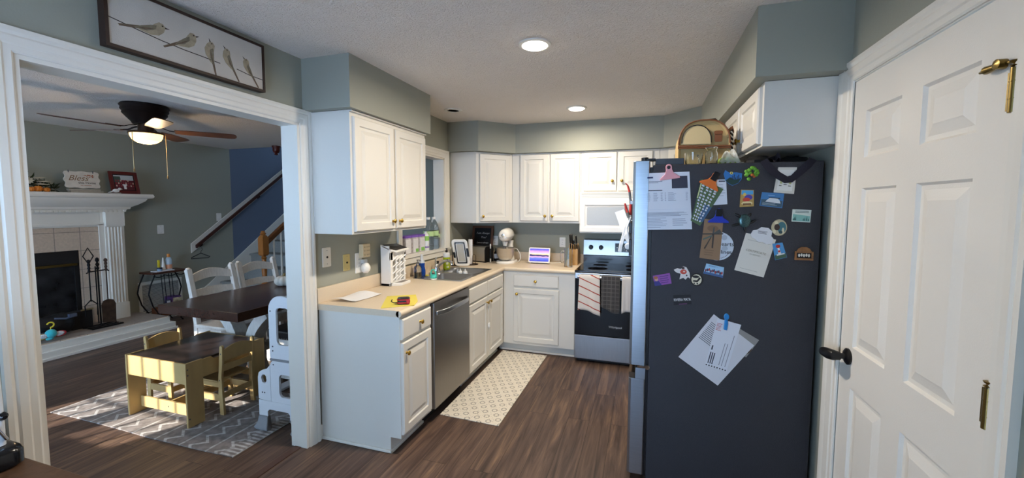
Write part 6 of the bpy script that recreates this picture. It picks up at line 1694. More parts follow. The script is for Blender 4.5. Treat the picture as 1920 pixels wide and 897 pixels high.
# balustrade
k = thing('stair_balustrade', 'oak newel and sloping oak rail with white balusters on the open stair side', 'balustrade', (-3.2, 2.4, 0))
oak = mat('oak_wood', '#a4682f', 0.4, var=0.18, vscale=9, stretch=(8, 8, 1.2))
NX, NY = -3.20, 2.385
b = MB().box((NX - 0.045, NY - 0.045, 0.191), (NX + 0.045, NY + 0.045, 0.42))
b.build('newel_base', oak, k, bevel=0.004)
b = MB()
b.lathe([(0.04, 0.4205), (0.044, 0.43), (0.03, 0.445), (0.028, 0.5), (0.036, 0.62), (0.030, 0.72), (0.026, 0.78), (0.040, 0.80), (0.026, 0.815), (0.03, 0.83)], (NX, NY, 0), 20)
b.loft([[(NX + s * w_, NY + t * w_, z) for s, t in ((-1, -1), (1, -1), (1, 1), (-1, 1))] for w_, z in ((0.03, 0.83), (0.047, 0.85), (0.047, 1.085), (0.036, 1.115), (0.026, 1.13))])
b.lathe([(0.026, 1.1305), (0.036, 1.14), (0.04, 1.152), (0.034, 1.165), (0.024, 1.168), (0.030, 1.178), (0.022, 1.19), (0.002, 1.195)], (NX, NY, 0), 20)
b.build('newel_post', oak, k, smooth=35)
def slope_box(b, x0, x1, y0, y1, zc, h):
    b.prism([(x0, y0, zc - h / 2), (x0, y1, zc + (y1 - y0) * sl - h / 2), (x0, y1, zc + (y1 - y0) * sl + h / 2), (x0, y0, zc + h / 2)], (x1 - x0, 0, 0))
b = MB()
slope_box(b, NX - 0.03, NX + 0.03, NY + 0.04, 5.0, 1.03, 0.055)
slope_box(b, NX - 0.022, NX + 0.022, NY + 0.04, 5.0, 0.985, 0.035)
b.build('hand_rail', mat('dark_oak_wood', '#7a4a25', 0.4, var=0.15, vscale=9, stretch=(8, 1.5, 8)), k, bevel=0.008)
for i in range(12):
    y = 2.56 + i * 0.128
    zb = 0.19 * max(1, math.floor((y - 1.985) / 0.255)) + 0.001
    zt = 0.97 + (y - NY - 0.04) * sl
    MB().lathe([(0.016, zb), (0.016, zb + 0.12), (0.011, zb + 0.14), (0.017, zb + 0.2), (0.015, zb + 0.35), (0.010, zt - 0.16), (0.015, zt - 0.12), (0.013, zt)], (NX, y, 0), 12).build('baluster', TRIM, k, smooth=40)
k = thing('newel_drop', 'dark red turned newel drop hanging at the stairwell ceiling edge', 'newel drop', (-3.2, 2.70, 2.3))
MB().lathe([(0.002, 2.30), (0.03, 2.31), (0.022, 2.33), (0.04, 2.345), (0.05, 2.37), (0.05, 2.41), (0.058, 2.42), (0.058, 2.4395)], (-3.22, 2.68, 0), 20).build('turned_drop', mat('mahogany_red', '#4d1b14', 0.4), k, smooth=40)
# wall-mounted rail
k = thing('wall_handrail', 'dark wood handrail on a white backing board sloping up the stair wall', 'handrail', (FX, 2.9, 1.0))
b = MB()
slope_box(b, FX + 0.0005, FX + 0.02, 2.10, 5.0, 0.93, 0.135)
b.build('backing_board', TRIM, k, bevel=0.002)
b = MB()
slope_box(b, FX + 0.045, FX + 0.095, 2.13, 5.0, 0.955, 0.05)
b.build('rail', mat('dark_cherry_wood', '#3f1e17', 0.4), k, bevel=0.012)
b = MB()
for y in (2.22, 3.2, 4.2):
    z = 0.955 + (y - 2.13) * sl
    b.tube([(FX + 0.021, y, z - 0.055), (FX + 0.06, y, z - 0.055), (FX + 0.07, y, z - 0.03)], 0.008, 8).cyl((FX + 0.0205, y, z - 0.055), (FX + 0.025, y, z - 0.055), 0.025, n=14)
b.build('bracket', mat('dark_cherry_bracket', '#2f1a16', 0.4, 0.5), k, smooth=40)
k = thing('clothes_hanger', 'black plastic clothes hanger hanging from the stair handrail', 'hanger', (FX + 0.07, 2.2, 0.9))
b = MB().tube([(FX + 0.07, 2.055, 0.785), (FX + 0.07, 2.30, 0.775), (FX + 0.07, 2.32, 0.79), (FX + 0.07, 2.19, 0.855), (FX + 0.07, 2.055, 0.80)], 0.006, 8, closed=True)
b.tube([(FX + 0.07, 2.19, 0.855), (FX + 0.07, 2.195, 0.885), (FX + 0.07, 2.215, 0.905), (FX + 0.07, 2.205, 0.935)], 0.0035, 8)
b.build('hanger_frame', BLACK, k, smooth=50)

# ------------------------------------------------------------------ ceiling fan
k = thing('ceiling_fan', 'dark bronze five-blade ceiling fan with lit bowl lamp', 'ceiling fan', (-2.26, 0.43, CE))
FC = (-2.26, 0.43, 0)
bz = mat('oil_bronze', '#241a17', 0.45, 0.5)
MB().lathe([(0.002, 2.4395), (0.165, 2.4395), (0.175, 2.425), (0.165, 2.41), (0.168, 2.39), (0.155, 2.375), (0.158, 2.36), (0.13, 2.325), (0.10, 2.29), (0.09, 2.27), (0.002, 2.27)], FC, 36).build('motor_housing', bz, k, smooth=40)
MB().lathe([(0.002, 2.269), (0.055, 2.269), (0.058, 2.215), (0.11, 2.205), (0.125, 2.20), (0.128, 2.188), (0.122, 2.184), (0.115, 2.19), (0.002, 2.195)], FC, 36).build('lamp_fitter', mat('bronze_brown', '#4a3426', 0.4, 0.6), k, smooth=40)
gm, nt, bb = nodes_of('lit_frosted_bowl')
bb.inputs['Base Color'].default_value = lin('#ffe6b8'); bb.inputs['Roughness'].default_value = 0.4
bb.inputs['Emission Color'].default_value = lin('#ffcf86'); bb.inputs['Emission Strength'].default_value = 2.6
MB().lathe([(0.116, 2.188), (0.114, 2.165), (0.10, 2.135), (0.07, 2.112), (0.035, 2.102), (0.002, 2.10)], FC, 36).build('glass_bowl', gm, k, smooth=60)
wood = mat('walnut_blade', '#5d3b29', 0.45, var=0.2, vscale=6)
for i in range(5):
    a = radians(51 + 72 * i)
    M = Matrix.Translation((FC[0], FC[1], 2.235)) @ Matrix.Rotation(a, 4, 'Z')
    T = M @ Matrix.Translation((0.20, 0, -0.012)) @ Matrix.Rotation(radians(-11), 4, 'X')
    pl = [(0, -0.045), (0.10, -0.058), (0.40, -0.066)] + [(0.445 + 0.03 * cos(t), 0.036 * sin(t) * 1.7) for t in [radians(d) for d in (-70, -35, 0, 35, 70)]] + [(0.40, 0.066), (0.10, 0.058), (0, 0.045)]
    bl = MB().at(T).prism([(x, y, 0) for x, y in pl], (0, 0, 0.006)).build('blade', wood, k, bevel=0.001)
    b = MB().at(M)
    b.strip([(0.075, 0, 0.02), (0.12, 0, 0.012), (0.16, 0, -0.004), (0.20, 0, -0.008)], [0.035, 0.02, 0.02, 0.04], 0.006, (0, 1, 0))
    b.at(T).box((0, -0.035, 0.0061), (0.07, 0.035, 0.010))
    b.build('blade_iron', bz, bl, smooth=40)
for dy, dx, z1 in ((-0.125, 0.03, 1.87), (0.10, 0.09, 1.82)):
    b = MB().tube([(FC[0] + dx, FC[1] + dy, 2.187), (FC[0] + dx, FC[1] + dy, z1)], 0.0035, 6)
    b.lathe([(0.002, z1 - 0.03), (0.007, z1 - 0.026), (0.006, z1 - 0.005), (0.003, z1)], (FC[0] + dx, FC[1] + dy, 0), 10)
    b.build('pull_chain', mat('chain_brass', '#a58b62', 0.35, 0.8), k, smooth=40)
ld = bpy.data.lights.new('fan_bulb', 'POINT'); ld.energy = FAN_W; ld.color = (1.0, 0.74, 0.45); ld.shadow_soft_size = 0.04
lo = bpy.data.objects.new('fan_bulb', ld); COL.objects.link(lo); lo.location = (FC[0], FC[1], 2.075)

# ------------------------------------------------------------------ side table by the vent
k = thing('side_table', 'small wrought iron side table with wooden tops below the vent', 'side table', (-4.03, 1.62, 0))
tw = mat('dark_cherry_top', '#4a2a1e', 0.4, var=0.15, vscale=8)
tt = MB().box((-4.17, 1.40, 0.665), (-3.92, 1.84, 0.69)).build('table_top', tw, k, bevel=0.004)
MB().box((-4.14, 1.50, 0.10), (-3.94, 1.76, 0.20)).build('lower_shelf', mat('rust_wood_shelf', '#6d4027', 0.5), k, bevel=0.003)
for y0, s in ((1.42, 1), (1.82, -1)):
    for x in (-4.15, -3.94):
        MB().tube([(x, y0 + 0.02 * s, 0.66), (x, y0 - 0.04 * s, 0.52), (x, y0 - 0.06 * s, 0.42), (x, y0 - 0.02 * s, 0.26), (x, y0 + 0.06 * s, 0.12), (x, y0 + 0.10 * s, 0.04), (x, y0 + 0.07 * s, 0.006)], 0.0085, 8).build('leg', IRON, k, smooth=50)
b = MB()
b.tube([(-3.935, 1.42 + 0.4 * i / 12, 0.645 - 0.022 * abs(sin(i * pi / 4))) for i in range(13)], 0.006, 6)
for y in (1.54, 1.575, 1.63, 1.665):
    b.tube([(-3.99, y, 0.65), (-3.99, y + 0.02, 0.19)], 0.005, 6)
for x in (-4.15, -3.94):
    b.tube([(x, 1.44, 0.15), (x, 1.80, 0.15)], 0.006, 6)
b.build('iron_braces', IRON, k, smooth=50)
TZ = 0.691
tag(MB().box((-4.07, 1.47, TZ), (-3.95, 1.68, TZ + 0.006)).build('paper_sheet', PAPER), 'white sheet lying on the small iron side table', 'paper')
k = bottle('lotion_bottle', 'clear lotion bottle with orange cap on the side table', 'bottle', (-4.03, 1.665, TZ), [(0.001, 0), (0.030, 0), (0.034, 0.008), (0.034, 0.14), (0.024, 0.165), (0.015, 0.172), (0.001, 0.172)], mat('bottle_pale_blue', '#b9cddb', 0.25))
MB().lathe([(0.0345, 0.02), (0.035, 0.02), (0.035, 0.075), (0.0345, 0.075)], (0, 0, 0), 18).build('orange_label', col('#d99a78', 0.5), k, smooth=40, local=True)
MB().lathe([(0.0155, 0.173), (0.018, 0.174), (0.016, 0.215), (0.001, 0.217)], (0, 0, 0), 14).build('cap', col('#dd8a3a', 0.4), k, smooth=40, local=True)
k = thing('white_cone_tube', 'white cone-shaped tube standing left of the lotion bottle', 'tube', (-4.01, 1.585, TZ + 0.006))
MB().lathe([(0.001, 0), (0.022, 0), (0.022, 0.03), (0.018, 0.05), (0.006, 0.165), (0.001, 0.17)], (0, 0, 0), 16).build('tube_body', PLASTW, k, smooth=40, local=True)
MB().lathe([(0.0222, 0.004), (0.023, 0.004), (0.023, 0.012), (0.0222, 0.012)], (0, 0, 0), 16).build('base_ring', col('#b5b5b2', 0.5), k, local=True)
tag(MB().box((-4.045, 1.535, TZ + 0.006), (-4.025, 1.56, TZ + 0.145)).build('yellow_tube', col('#d8c52f', 0.4), None, bevel=0.006), 'thin yellow tube standing on the side table', 'tube')
k = thing('blue_jar', 'small dark blue jar at the left on the side table', 'jar', (-3.985, 1.525, TZ + 0.006))
MB().lathe([(0.001, 0), (0.026, 0), (0.028, 0.004), (0.028, 0.028), (0.001, 0.028)], (0, 0, 0), 18).build('jar_body', col('#8fa9bf', 0.3), k, smooth=40, local=True)
MB().lathe([(0.001, 0.0282), (0.029, 0.0282), (0.029, 0.046), (0.001, 0.047)], (0, 0, 0), 18).build('lid', col('#222c4d', 0.35), k, smooth=40, local=True)
k = thing('craft_box', 'purple and white cardboard box on the lower side table shelf', 'box', (-4.02, 1.70, 0.2005))
MB().box((-4.11, 1.64, 0.2005), (-3.97, 1.76, 0.33)).build('box_body', col('#4f2f66', 0.6), k, bevel=0.002)
MB().box((-3.9699, 1.655, 0.21), (-3.969, 1.758, 0.315)).build('front_print', mat('box_print', '#b3aa8c', 0.6, var=0.5, vscale=22), k)
k = thing('card_box', 'small white and navy card box beside the purple box', 'box', (-3.97, 1.595, 0.2005))
MB().box((-4.0, 1.57, 0.2005), (-3.965, 1.625, 0.30)).build('box_body', col('#23243a', 0.5), k, bevel=0.002)
MB().box((-3.9649, 1.578, 0.208), (-3.964, 1.617, 0.292)).build('front_print', col('#c9cbd2', 0.6), k)
# ------------------------------------------------------------------ area rug
def rug_mat():
    m, nt, b = nodes_of('grey_woven_rug')
    x, y, z = pos_xyz(nt)
    u = mth(nt, 'ADD', x, 2.18)
    band = mth(nt, 'FRACT', mth(nt, 'MULTIPLY', u, 4.4))
    zz = mth(nt, 'ABSOLUTE', mth(nt, 'SUBTRACT', mth(nt, 'PINGPONG', mth(nt, 'MULTIPLY', y, 9.0), 0.5), mth(nt, 'SUBTRACT', mth(nt, 'MULTIPLY', band, 1.5), 0.5)))
    zig = mth(nt, 'LESS_THAN', zz, 0.09)
    line = mth(nt, 'LESS_THAN', band, 0.07)
    dash = mth(nt, 'MULTIPLY', mth(nt, 'GREATER_THAN', x, -0.47), mth(nt, 'LESS_THAN', mth(nt, 'FRACT', mth(nt, 'MULTIPLY', y, 32.0)), 0.45))
    n = N(nt, 'ShaderNodeTexNoise', Scale=26.0, Detail=5.0); nt.links.new(vec(nt, x, y, z), n.inputs['Vector'])
    fad = ramp(nt, n.outputs[0], [(0.35, 0.0), (0.6, 1.0)])
    f = mth(nt, 'MULTIPLY', mth(nt, 'MAXIMUM', mth(nt, 'MAXIMUM', zig, line), dash), mth(nt, 'ADD', mth(nt, 'MULTIPLY', fad, 0.6), 0.3))
    base = mixc(nt, fad, '#746d6a', '#8c8481')
    nt.links.new(mixc(nt, f, base, '#c9c7c6'), b.inputs['Base Color'])
    b.inputs['Roughness'].default_value = 0.95
    bp = N(nt, 'ShaderNodeBump', Strength=0.4, Distance=0.004); nt.links.new(n.outputs[0], bp.inputs['Height']); nt.links.new(bp.outputs[0], b.inputs['Normal'])
    return m
def rugf(u, v):
    x = -2.18 + 1.82 * u; y = -0.35 + 0.79 * v
    return (x + 0.01 * (0.5 - v), y + 0.006 * sin(u * 7), 0.0008 + 0.0015 * sin(u * 11) ** 2)
o = MB().sheet(rugf, 30, 20, 0.005).build('area_rug', rug_mat(), None, smooth=50)
tag(o, 'grey and white tribal patterned rug under the kids table', 'rug')
RZ = 0.0085

# ------------------------------------------------------------------ kids table and chairs
pine = mat('yellow_pine_board', '#c2a46e', 0.45, var=0.06, vscale=5, stretch=(4, 4, 1))
kt = thing('kids_table', 'low yellow wooden kids table with dark brown top', 'kids table', (-1.255, 0.1, RZ))
X0, X1, Y0, Y1, ZT = -1.565, -0.945, -0.205, 0.405, 0.465
TW = 0.016
for x in (X0, X1 - TW):
    for y in (Y0, Y1 - 0.115):
        MB().box((x, y, RZ), (x + TW, y + 0.115, ZT)).build('leg', pine, kt, bevel=0.003)
b = MB().box((X0 + TW, Y0 + 0.006, 0.315), (X1 - TW, Y0 + 0.02, 0.46)).box((X0 + TW, Y1 - 0.02, 0.315), (X1 - TW, Y1 - 0.006, 0.46))
for x in (X0 + 0.002, X1 - TW):
    b.prism([(x, Y0 + 0.115, 0.33), (x, Y1 - 0.115, 0.33), (x, Y1 - 0.115, 0.458), (x, Y1 - 0.15, 0.458), (x, Y1 - 0.17, 0.438), (x, Y0 + 0.20, 0.438), (x, Y0 + 0.18, 0.458), (x, Y0 + 0.115, 0.458)], (0.014, 0, 0))
b.build('apron', pine, kt, bevel=0.002)
b = MB().box((X0 + TW, Y0 + 0.075, 0.045), (X1 - TW, Y0 + 0.09, 0.125)).box((X0 + TW, Y1 - 0.09, 0.045), (X1 - TW, Y1 - 0.075, 0.125)).box((-1.265, Y0 + 0.09, 0.05), (-1.25, Y1 - 0.09, 0.12))
b.build('stretcher', pine, kt, bevel=0.002)
MB().box((X0 + TW + 0.0005, Y0 + 0.0205, 0.445), (X1 - TW - 0.0005, Y1 - 0.0205, 0.4595)).build('table_top', mat('dark_espresso_board', '#2c2220', 0.28), kt)
b = MB()
for z in (0.42, 0.38, 0.07):
    b.cyl((X1, Y0 + 0.012, z), (X1 + 0.0015, Y0 + 0.012, z), 0.005, n=8)
b.cyl((-1.255, Y0 + 0.0745, 0.085), (-1.255, Y0 + 0.073, 0.085), 0.005, n=8)
b.build('screws', INK, kt)
def kid_chair(label, loc, rz):
    """Faces +x in local space; back at local x = 0."""
    k = thing('kids_chair', label, 'kids chair', loc, rz, 'kids chairs at the low yellow table')
    w = 0.262
    for y in (0, w - 0.018):
        b = MB()
        prof = [(-0.012, 0), (0.026, 0), (0.034, 0.17), (0.030, 0.28), (0.016, 0.40), (0.006, 0.50)] + [(-0.008 + 0.014 * cos(radians(a)), 0.508 + 0.014 * sin(radians(a))) for a in (0, 45, 90, 135, 180)] + [(-0.022, 0.50), (-0.016, 0.40), (-0.002, 0.28), (-0.004, 0.17)]
        b.prism([(x, y, z) for x, z in prof], (0, 0.018, 0)).build('rear_leg', pine, k, bevel=0.003, local=True)
        b = MB().box((0.225, y, 0), (0.262, y + 0.018, 0.235)).build('front_leg', pine, k, bevel=0.003, local=True)
        MB().box((0.03, y + 0.002, 0.10), (0.226, y + 0.016, 0.15)).box((0.03, y + 0.002, 0.205), (0.226, y + 0.016, 0.242)).build('side_rail', pine, k, bevel=0.002, local=True)
    MB().box((0.036, 0.0, 0.2425), (0.285, w, 0.255)).build('seat', pine, k, bevel=0.003, local=True)
    n = 10
    top = [(0.018 + (w - 0.036) * i / n, 0.485 + 0.028 * sin(pi * i / n)) for i in range(n + 1)]
    b = MB().prism([(-0.016, 0.018, 0.40)] + [(-0.016, y, z) for y, z in top] + [(-0.016, w - 0.018, 0.40)], (0.012, 0, 0)).build('top_slat', pine, k, bevel=0.002, local=True)
    MB().box((-0.006, 0.018, 0.325), (0.008, w - 0.018, 0.372)).build('back_slat', pine, k, bevel=0.002, local=True)
    MB().box((0.004, 0.018, 0.12), (0.018, w - 0.018, 0.16)).build('cross_rail', pine, k, bevel=0.002, local=True)
    MB().box((0.236, 0.018, 0.10), (0.25, w - 0.018, 0.14)).build('cross_rail', pine, k, bevel=0.002, local=True)
    b = MB()
    for y, s in ((-0.0003, -1), (w + 0.0003, 1)):
        for x, z in ((0.012, 0.46), (0.016, 0.26)):
            b.cyl((x - 0.018 * (z > 0.4), y, z), (x - 0.018 * (z > 0.4), y + 0.001 * s, z), 0.005, n=8)
    b.build('screws', INK, k, local=True)
    return k
c1 = kid_chair('yellow wooden kids chair nearest the white learning tower', (-0.902, 0.266, RZ), pi)
c2 = dup(c1, (-1.665, -0.015, RZ), 0.0, 'yellow wooden kids chair on the fireplace side of the low table')

# ------------------------------------------------------------------ dining table, chairs, bench
walnut = mat('walnut_table_top', '#3d2218', 0.22, var=0.12, vscale=5, stretch=(14, 1, 14))
wash = mat('white_washed_wood', '#dcd7cf', 0.55, var=0.08, vscale=12, stretch=(6, 6, 1.5))
k = thing('dining_table', 'long dark walnut dining table on white curved pedestals', 'dining table', (-1.24, 0.95, 0))
MB().box((-1.675, 0.09, 0.685), (-0.825, 1.85, 0.755)).build('table_top', walnut, k, bevel=0.003)
for y in (0.50, 1.40):
    for s in (-1, 1):
        pts = []
        for i in range(13):
            t = i / 12
            pts.append((-1.25 + s * (0.085 + (0.19 if t > 0.5 else 0.095) * (2 * t - 1) ** 2), y, 0.05 + 0.60 * t))
        MB().strip(pts, 0.12, 0.09, (0, 1, 0)).build('pedestal_leg', wash, k, smooth=40, bevel=0.003)
    MB().box((-1.60, y - 0.05, 0.645), (-0.90, y + 0.05, 0.6845)).build('top_bearer', wash, k, bevel=0.003)
    MB().box((-1.49, y - 0.055, 0.009), (-1.01, y + 0.055, 0.06)).build('foot', wash, k, bevel=0.006)
MB().box((-1.275, 0.56, 0.24), (-1.225, 1.34, 0.32)).build('stretcher', wash, k, bevel=0.003)
def dining_chair(label, loc, rz, group):
    """Faces +x; rear of the back at local x = 0, centred on y."""
    k = thing('dining_chair', label, 'dining chair', loc, rz, group)
    w = 0.46
    for s in (-1, 1):
        y = s * (w / 2 - 0.022)
        b = MB().strip([(0.06, y, 0), (0.075, y, 0.25), (0.075, y, 0.46), (0.055, y, 0.62), (0.015, y, 0.82), (-0.015, y, 0.955)], [0.044] * 6, 0.042, (0, 1, 0))
        b.lathe([(0.022, 0.95), (0.021, 0.962), (0.012, 0.972), (0.001, 0.974)], (-0.014, y, 0), 12)
        b.build('rear_leg', wash, k, bevel=0.003, local=True)
        MB().box((0.44, y - 0.022, 0), (0.484, y + 0.022, 0.42)).build('front_leg', wash, k, bevel=0.003, local=True)
        MB().box((0.09, y - 0.012, 0.36), (0.44, y + 0.012, 0.42)).build('side_rail', wash, k, bevel=0.002, local=True)
    MB().box((0.44, -w / 2 + 0.044, 0.36), (0.47, w / 2 - 0.044, 0.42)).box((0.07, -w / 2 + 0.044, 0.36), (0.095, w / 2 - 0.044, 0.42)).build('seat_rail', wash, k, bevel=0.002, local=True)
    MB().prism([(x, y, 0.4205) for x, y in rrect(0.05, -w / 2 - 0.005, 0.50, w / 2 + 0.005, 0.03, 4)], (0, 0, 0.035)).build('seat', wash, k, bevel=0.008, local=True)
    for z0, z1, x0, cr in ((0.83, 0.90, 0.0, 0.045), (0.70, 0.755, 0.022, 0.012), (0.57, 0.62, 0.05, 0.008)):
        n = 12
        lo_ = [(-w / 2 + 0.04 + (w - 0.08) * i / n) for i in range(n + 1)]
        rings = []
        for i, y in enumerate(lo_):
            bow = -0.02 * sin(pi * i / n); up = cr * sin(pi * i / n)
            lift = 0.6 * up if cr > 0.03 else 0
            rings.append([(x0 + bow, y, z0 + lift), (x0 + 0.018 + bow, y, z0 + lift), (x0 + 0.018 + bow - 0.014, y, z1 + up), (x0 + bow - 0.014, y, z1 + up)])
        MB().loft(rings).build('back_slat', wash, k, bevel=0.002, local=True)
    return k
d1 = dining_chair('whitewashed ladder-back dining chair nearest the fireplace tools', (-1.985, 0.755, 0), 0.0, 'whitewashed dining chairs along the far table side')
dup(d1, (-2.0, 1.26, 0), 0.0, 'whitewashed ladder-back dining chair nearer the stairs, behind the white pumpkin')
k = thing('dining_bench', 'white dining bench with dark leather seat and nailhead trim', 'bench', (-0.72, 1.0, 0))
leather = mat('dark_brown_leather', '#1d1a1c', 0.35, var=0.1, vscale=20)
MB().box((-0.985, 0.46, 0.435), (-0.58, 1.60, 0.52)).build('seat', leather, k, bevel=0.02, seg=4)
MB().box((-0.965, 0.48, 0.36), (-0.60, 1.58, 0.4345)).build('apron', wash, k, bevel=0.003)
for x in (-0.96, -0.66):
    for y in (0.485, 1.52):
        MB().box((x, y, 0), (x + 0.055, y + 0.055, 0.3595)).build('leg', wash, k, bevel=0.003)
b = MB()
for i in range(16):
    b.ball((-0.965 + i * 0.0245, 0.4595, 0.449), (0.006, 0.003, 0.006), 8, 5)
for i in range(40):
    b.ball((-0.579, 0.49 + i * 0.028, 0.449), (0.003, 0.006, 0.006), 8, 5)
b.build('nailheads', mat('dark_nickel', '#8a8580', 0.3, 1.0), k, smooth=60)
for y in (0.50, 1.52):
    MB().box((-0.905, y - 0.02, 0.10), (-0.66, y + 0.02, 0.15)).build('stretcher', wash, k, bevel=0.003)
pumpkin('white_pumpkin', 'white ribbed pumpkin on the walnut dining table', (-1.38, 1.02, 0.7555), 0.083, 0.105, mat('white_pumpkin_skin', '#cfcdc4', 0.5, var=0.06, vscale=12), 10)
k = thing('jar_candle', 'glass jar candle with red lid at the far end of the dining table', 'candle', (-1.42, 1.30, 0.7555))
MB().lathe([(0.001, 0), (0.038, 0), (0.04, 0.005), (0.04, 0.125), (0.001, 0.125)], (0, 0, 0), 20).build('jar', mat('candle_jar', '#a79c9c', 0.2), k, smooth=40, local=True)
MB().lathe([(0.0402, 0.03), (0.0408, 0.03), (0.0408, 0.09), (0.0402, 0.09)], (0, 0, 0), 20).build('paper_label', col('#7a2a2c', 0.5), k, smooth=40, local=True)
MB().lathe([(0.001, 0.1252), (0.042, 0.1252), (0.042, 0.138), (0.001, 0.14)], (0, 0, 0), 20).build('lid', col('#7d3028', 0.4), k, smooth=40, local=True)

# ------------------------------------------------------------------ learning tower
k = thing('learning_tower', 'white folding toddler tower with cut-out sides beside the opening', 'toddler tower', (-0.33, 0.12, 0))
pw = mat('painted_white_board', '#dfe3e8', 0.35)
TX0, TX1 = -0.475, -0.136
def arch_poly(pts, y, t):
    return [(x, y, z) for x, z in pts]
def board(y, t=0.018):
    """Upper and lower side boards with cut-outs, built as frames around each opening."""
    u = MB()
    def ring_frame(outer, inner):
        n = len(outer)
        assert n == len(inner)
        r = [[(x, y, z) for x, z in outer], [(x, y, z) for x, z in inner], [(x, y + t, z) for x, z in inner], [(x, y + t, z) for x, z in outer]]
        u.loft(r, False, False, closed=True)
    def rr_(x0, z0, x1, z1, rs):
        out = []
        for (cx, cz, r, a0) in ((x1, z1, rs[0], 0), (x0, z1, rs[1], 90), (x0, z0, rs[2], 180), (x1, z0, rs[3], 270)):
            sx = -1 if a0 in (0, 270) else 1; sz = -1 if a0 in (0, 90) else 1
            out += arc(cx + sx * r, cz + sz * r, r, a0, a0 + 90, 5)
        return out
    # upper frame
    ring_frame(rr_(-0.365, 0.515, TX1, 0.945, (0.10, 0.10, 0.012, 0.012)), rr_(-0.300, 0.615, -0.190, 0.865, (0.03, 0.03, 0.03, 0.03)))
    up_ = u; u = MB()
    # lower board around the opening
    ring_frame(rr_(-0.365, 0.215, TX1, 0.500, (0.012, 0.03, 0.01, 0.01)), rr_(-0.292, 0.255, -0.185, 0.412, (0.03, 0.03, 0.03, 0.03)))
    # flared left lobe with round hole
    cx, cz = -0.425, 0.365
    outer = [(-0.3655, 0.47), (-0.40, 0.435), (-0.44, 0.425), (-0.47, 0.405), (-0.478, 0.37), (-0.478, 0.30), (-0.478, 0.22), (-0.40, 0.215), (-0.3655, 0.215), (-0.3655, 0.28), (-0.3655, 0.35), (-0.3655, 0.41)]
    hole = []
    for x, z in outer:
        a = math.atan2(z - 0.365, x - cx); hole.append((cx + 0.024 * cos(a), 0.365 + 0.03 * sin(a)))
    ring_frame(outer, hole)
    # legs with the arch
    u.prism([(x, y, z) for x, z in ((-0.478, 0.2145), (-0.478, 0.105), (-0.40, 0.105), (-0.40, 0.14), (-0.385, 0.155), (-0.225, 0.155), (-0.21, 0.14), (-0.21, 0.105), (TX1, 0.105), (TX1, 0.2145))], (0, t, 0))
    return up_, u
for y in (-0.055, 0.33):
    a_, l_ = board(y)
    up_o = a_.build('upper_side', pw, k, bevel=0.004)
    lo_o = l_.build('lower_side', pw, k, bevel=0.003)
    b = MB()
    for x, z in ((-0.335, 0.60), (-0.335, 0.57), (-0.335, 0.475), (-0.345, 0.84), (-0.44, 0.27), (-0.42, 0.27)):
        b.cyl((x, y - 0.0005, z), (x, y - 0.002, z), 0.005, n=10)
    b.build('screws', INK, k)
    for x0, x1 in ((-0.52, -0.40), (-0.205, -0.136)):
        b = MB().loft([[(x0 + 0.02, y - 0.012, 0.002), (x1, y - 0.012, 0.002), (x1, y + 0.03, 0.002), (x0 + 0.02, y + 0.03, 0.002)],
                       [(x0, y - 0.014, 0.02), (x1, y - 0.014, 0.02), (x1, y + 0.032, 0.02), (x0, y + 0.032, 0.02)],
                       [(x0 + 0.03, y - 0.008, 0.055), (x1, y - 0.008, 0.06), (x1, y + 0.026, 0.06), (x0 + 0.03, y + 0.026, 0.055)],
                       [(x1 - 0.08, y - 0.004, 0.104), (x1, y - 0.004, 0.104), (x1, y + 0.022, 0.104), (x1 - 0.08, y + 0.022, 0.104)]])
        b.build('foot', mat('grey_rubber_foot', '#8d8f93', 0.6), k, bevel=0.006)
MB().box((-0.36, -0.036, 0.48), (-0.14, 0.329, 0.499)).build('platform', pw, k, bevel=0.003)
MB().box((-0.46, -0.036, 0.24), (-0.38, 0.329, 0.256)).build('step', pw, k, bevel=0.003)
MB().cyl((-0.33, -0.036, 0.905), (-0.33, 0.329, 0.905), 0.014, n=14).build('cross_bar', pw, k, smooth=40)
MB().box((-0.365, -0.057, 0.5005), (-0.137, 0.349, 0.5145)).build('hinge_strip', mat('grey_hinge', '#8b8d92', 0.5), k)

k.location.z += 0.0065

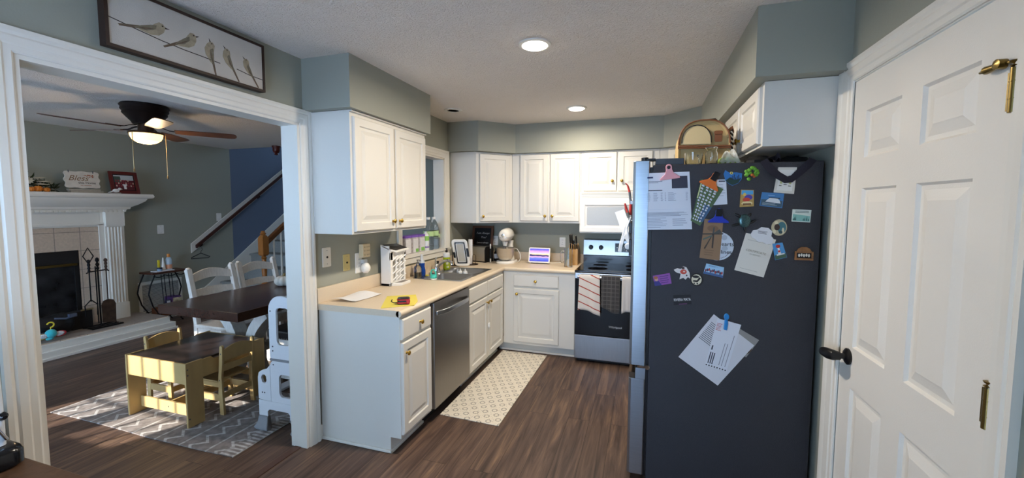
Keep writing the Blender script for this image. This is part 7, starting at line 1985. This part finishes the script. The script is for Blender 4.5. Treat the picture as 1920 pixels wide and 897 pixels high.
# ------------------------------------------------------------------ buffet in the near corner and the machine on it
k = thing('buffet', 'dark brown wooden buffet cabinet in the near left corner', 'buffet', (0.4, -2.0, 0))
bw = mat('brown_buffet_wood', '#5a3c26', 0.5, var=0.2, vscale=40, bump=0.15, bscale=120)
MB().box((0.02, -2.55, 0.87), (0.775, -1.545, 0.90)).build('buffet_top', bw, k, bevel=0.003)
MB().box((0.04, -2.52, 0.08), (0.75, -1.57, 0.8695)).build('buffet_body', bw, k, bevel=0.002)
for y0 in (-2.50, -2.04):
    d = MB().at(frame((0.7502, y0, 0.12), (0, 1, 0), (0, 0, 1))).panel(0.44, 0.72, [(0, 0), (0, 0.016), (0.004, 0.019), (0.06, 0.019), (0.066, 0.012)]).build('door', bw, k)
    MB().cyl((0.769, y0 + (0.40 if y0 < -2.2 else 0.04), 0.5), (0.79, y0 + (0.40 if y0 < -2.2 else 0.04), 0.5), 0.012, n=12).build('knob', DARKSTEEL, d, smooth=40)
for x in (0.05, 0.69):
    for y in (-2.51, -1.63):
        MB().box((x, y, 0), (x + 0.05, y + 0.05, 0.0795)).build('foot', bw, k)
k = thing('coffee_machine', 'white and black coffee machine with rounded black base on the buffet', 'coffee machine', (0.42, -1.75, 0.9))
BZ = 0.9005
gb = mat('gloss_black_shell', '#111113', 0.18)
b = MB().loft([[(x, y, BZ + z) for x, y in rrect(0.30 + i, -1.98 + i, 0.558 - i, -1.552 - i, 0.03, 6)] for i, z in ((0.006, 0), (0, 0.006), (0, 0.035), (0.004, 0.045), (0.012, 0.05))])
b.build('base', gb, k, smooth=40)
b = MB()
b.loft([[(x, y, BZ + z) for x, y in rrect(0.315, -1.90, 0.522 - i, -1.572, 0.012, 6)] for i, z in ((0, 0.051), (0.0, 0.12), (0.002, 0.24), (0.006, 0.30))])
b.build('body', mat('white_gloss_plastic', '#dfe3e8', 0.2), k, smooth=40)
MB().tube([(0.512, -1.580, BZ + 0.125), (0.524, -1.578, BZ + 0.123), (0.530, -1.578, BZ + 0.122)], [0.011, 0.010, 0.005], 10).build('lever', gb, k, smooth=40)
MB().tube([(0.520, -1.61, BZ + 0.16), (0.5205, -1.60, BZ + 0.24)], 0.012, 10).build('purple_button', col('#3a2560', 0.4), k, smooth=40)
MB().cyl((0.523, -1.590, BZ + 0.10), (0.525, -1.576, BZ + 0.065), 0.004, n=10).build('chrome_bar', CHROME, k, smooth=40)
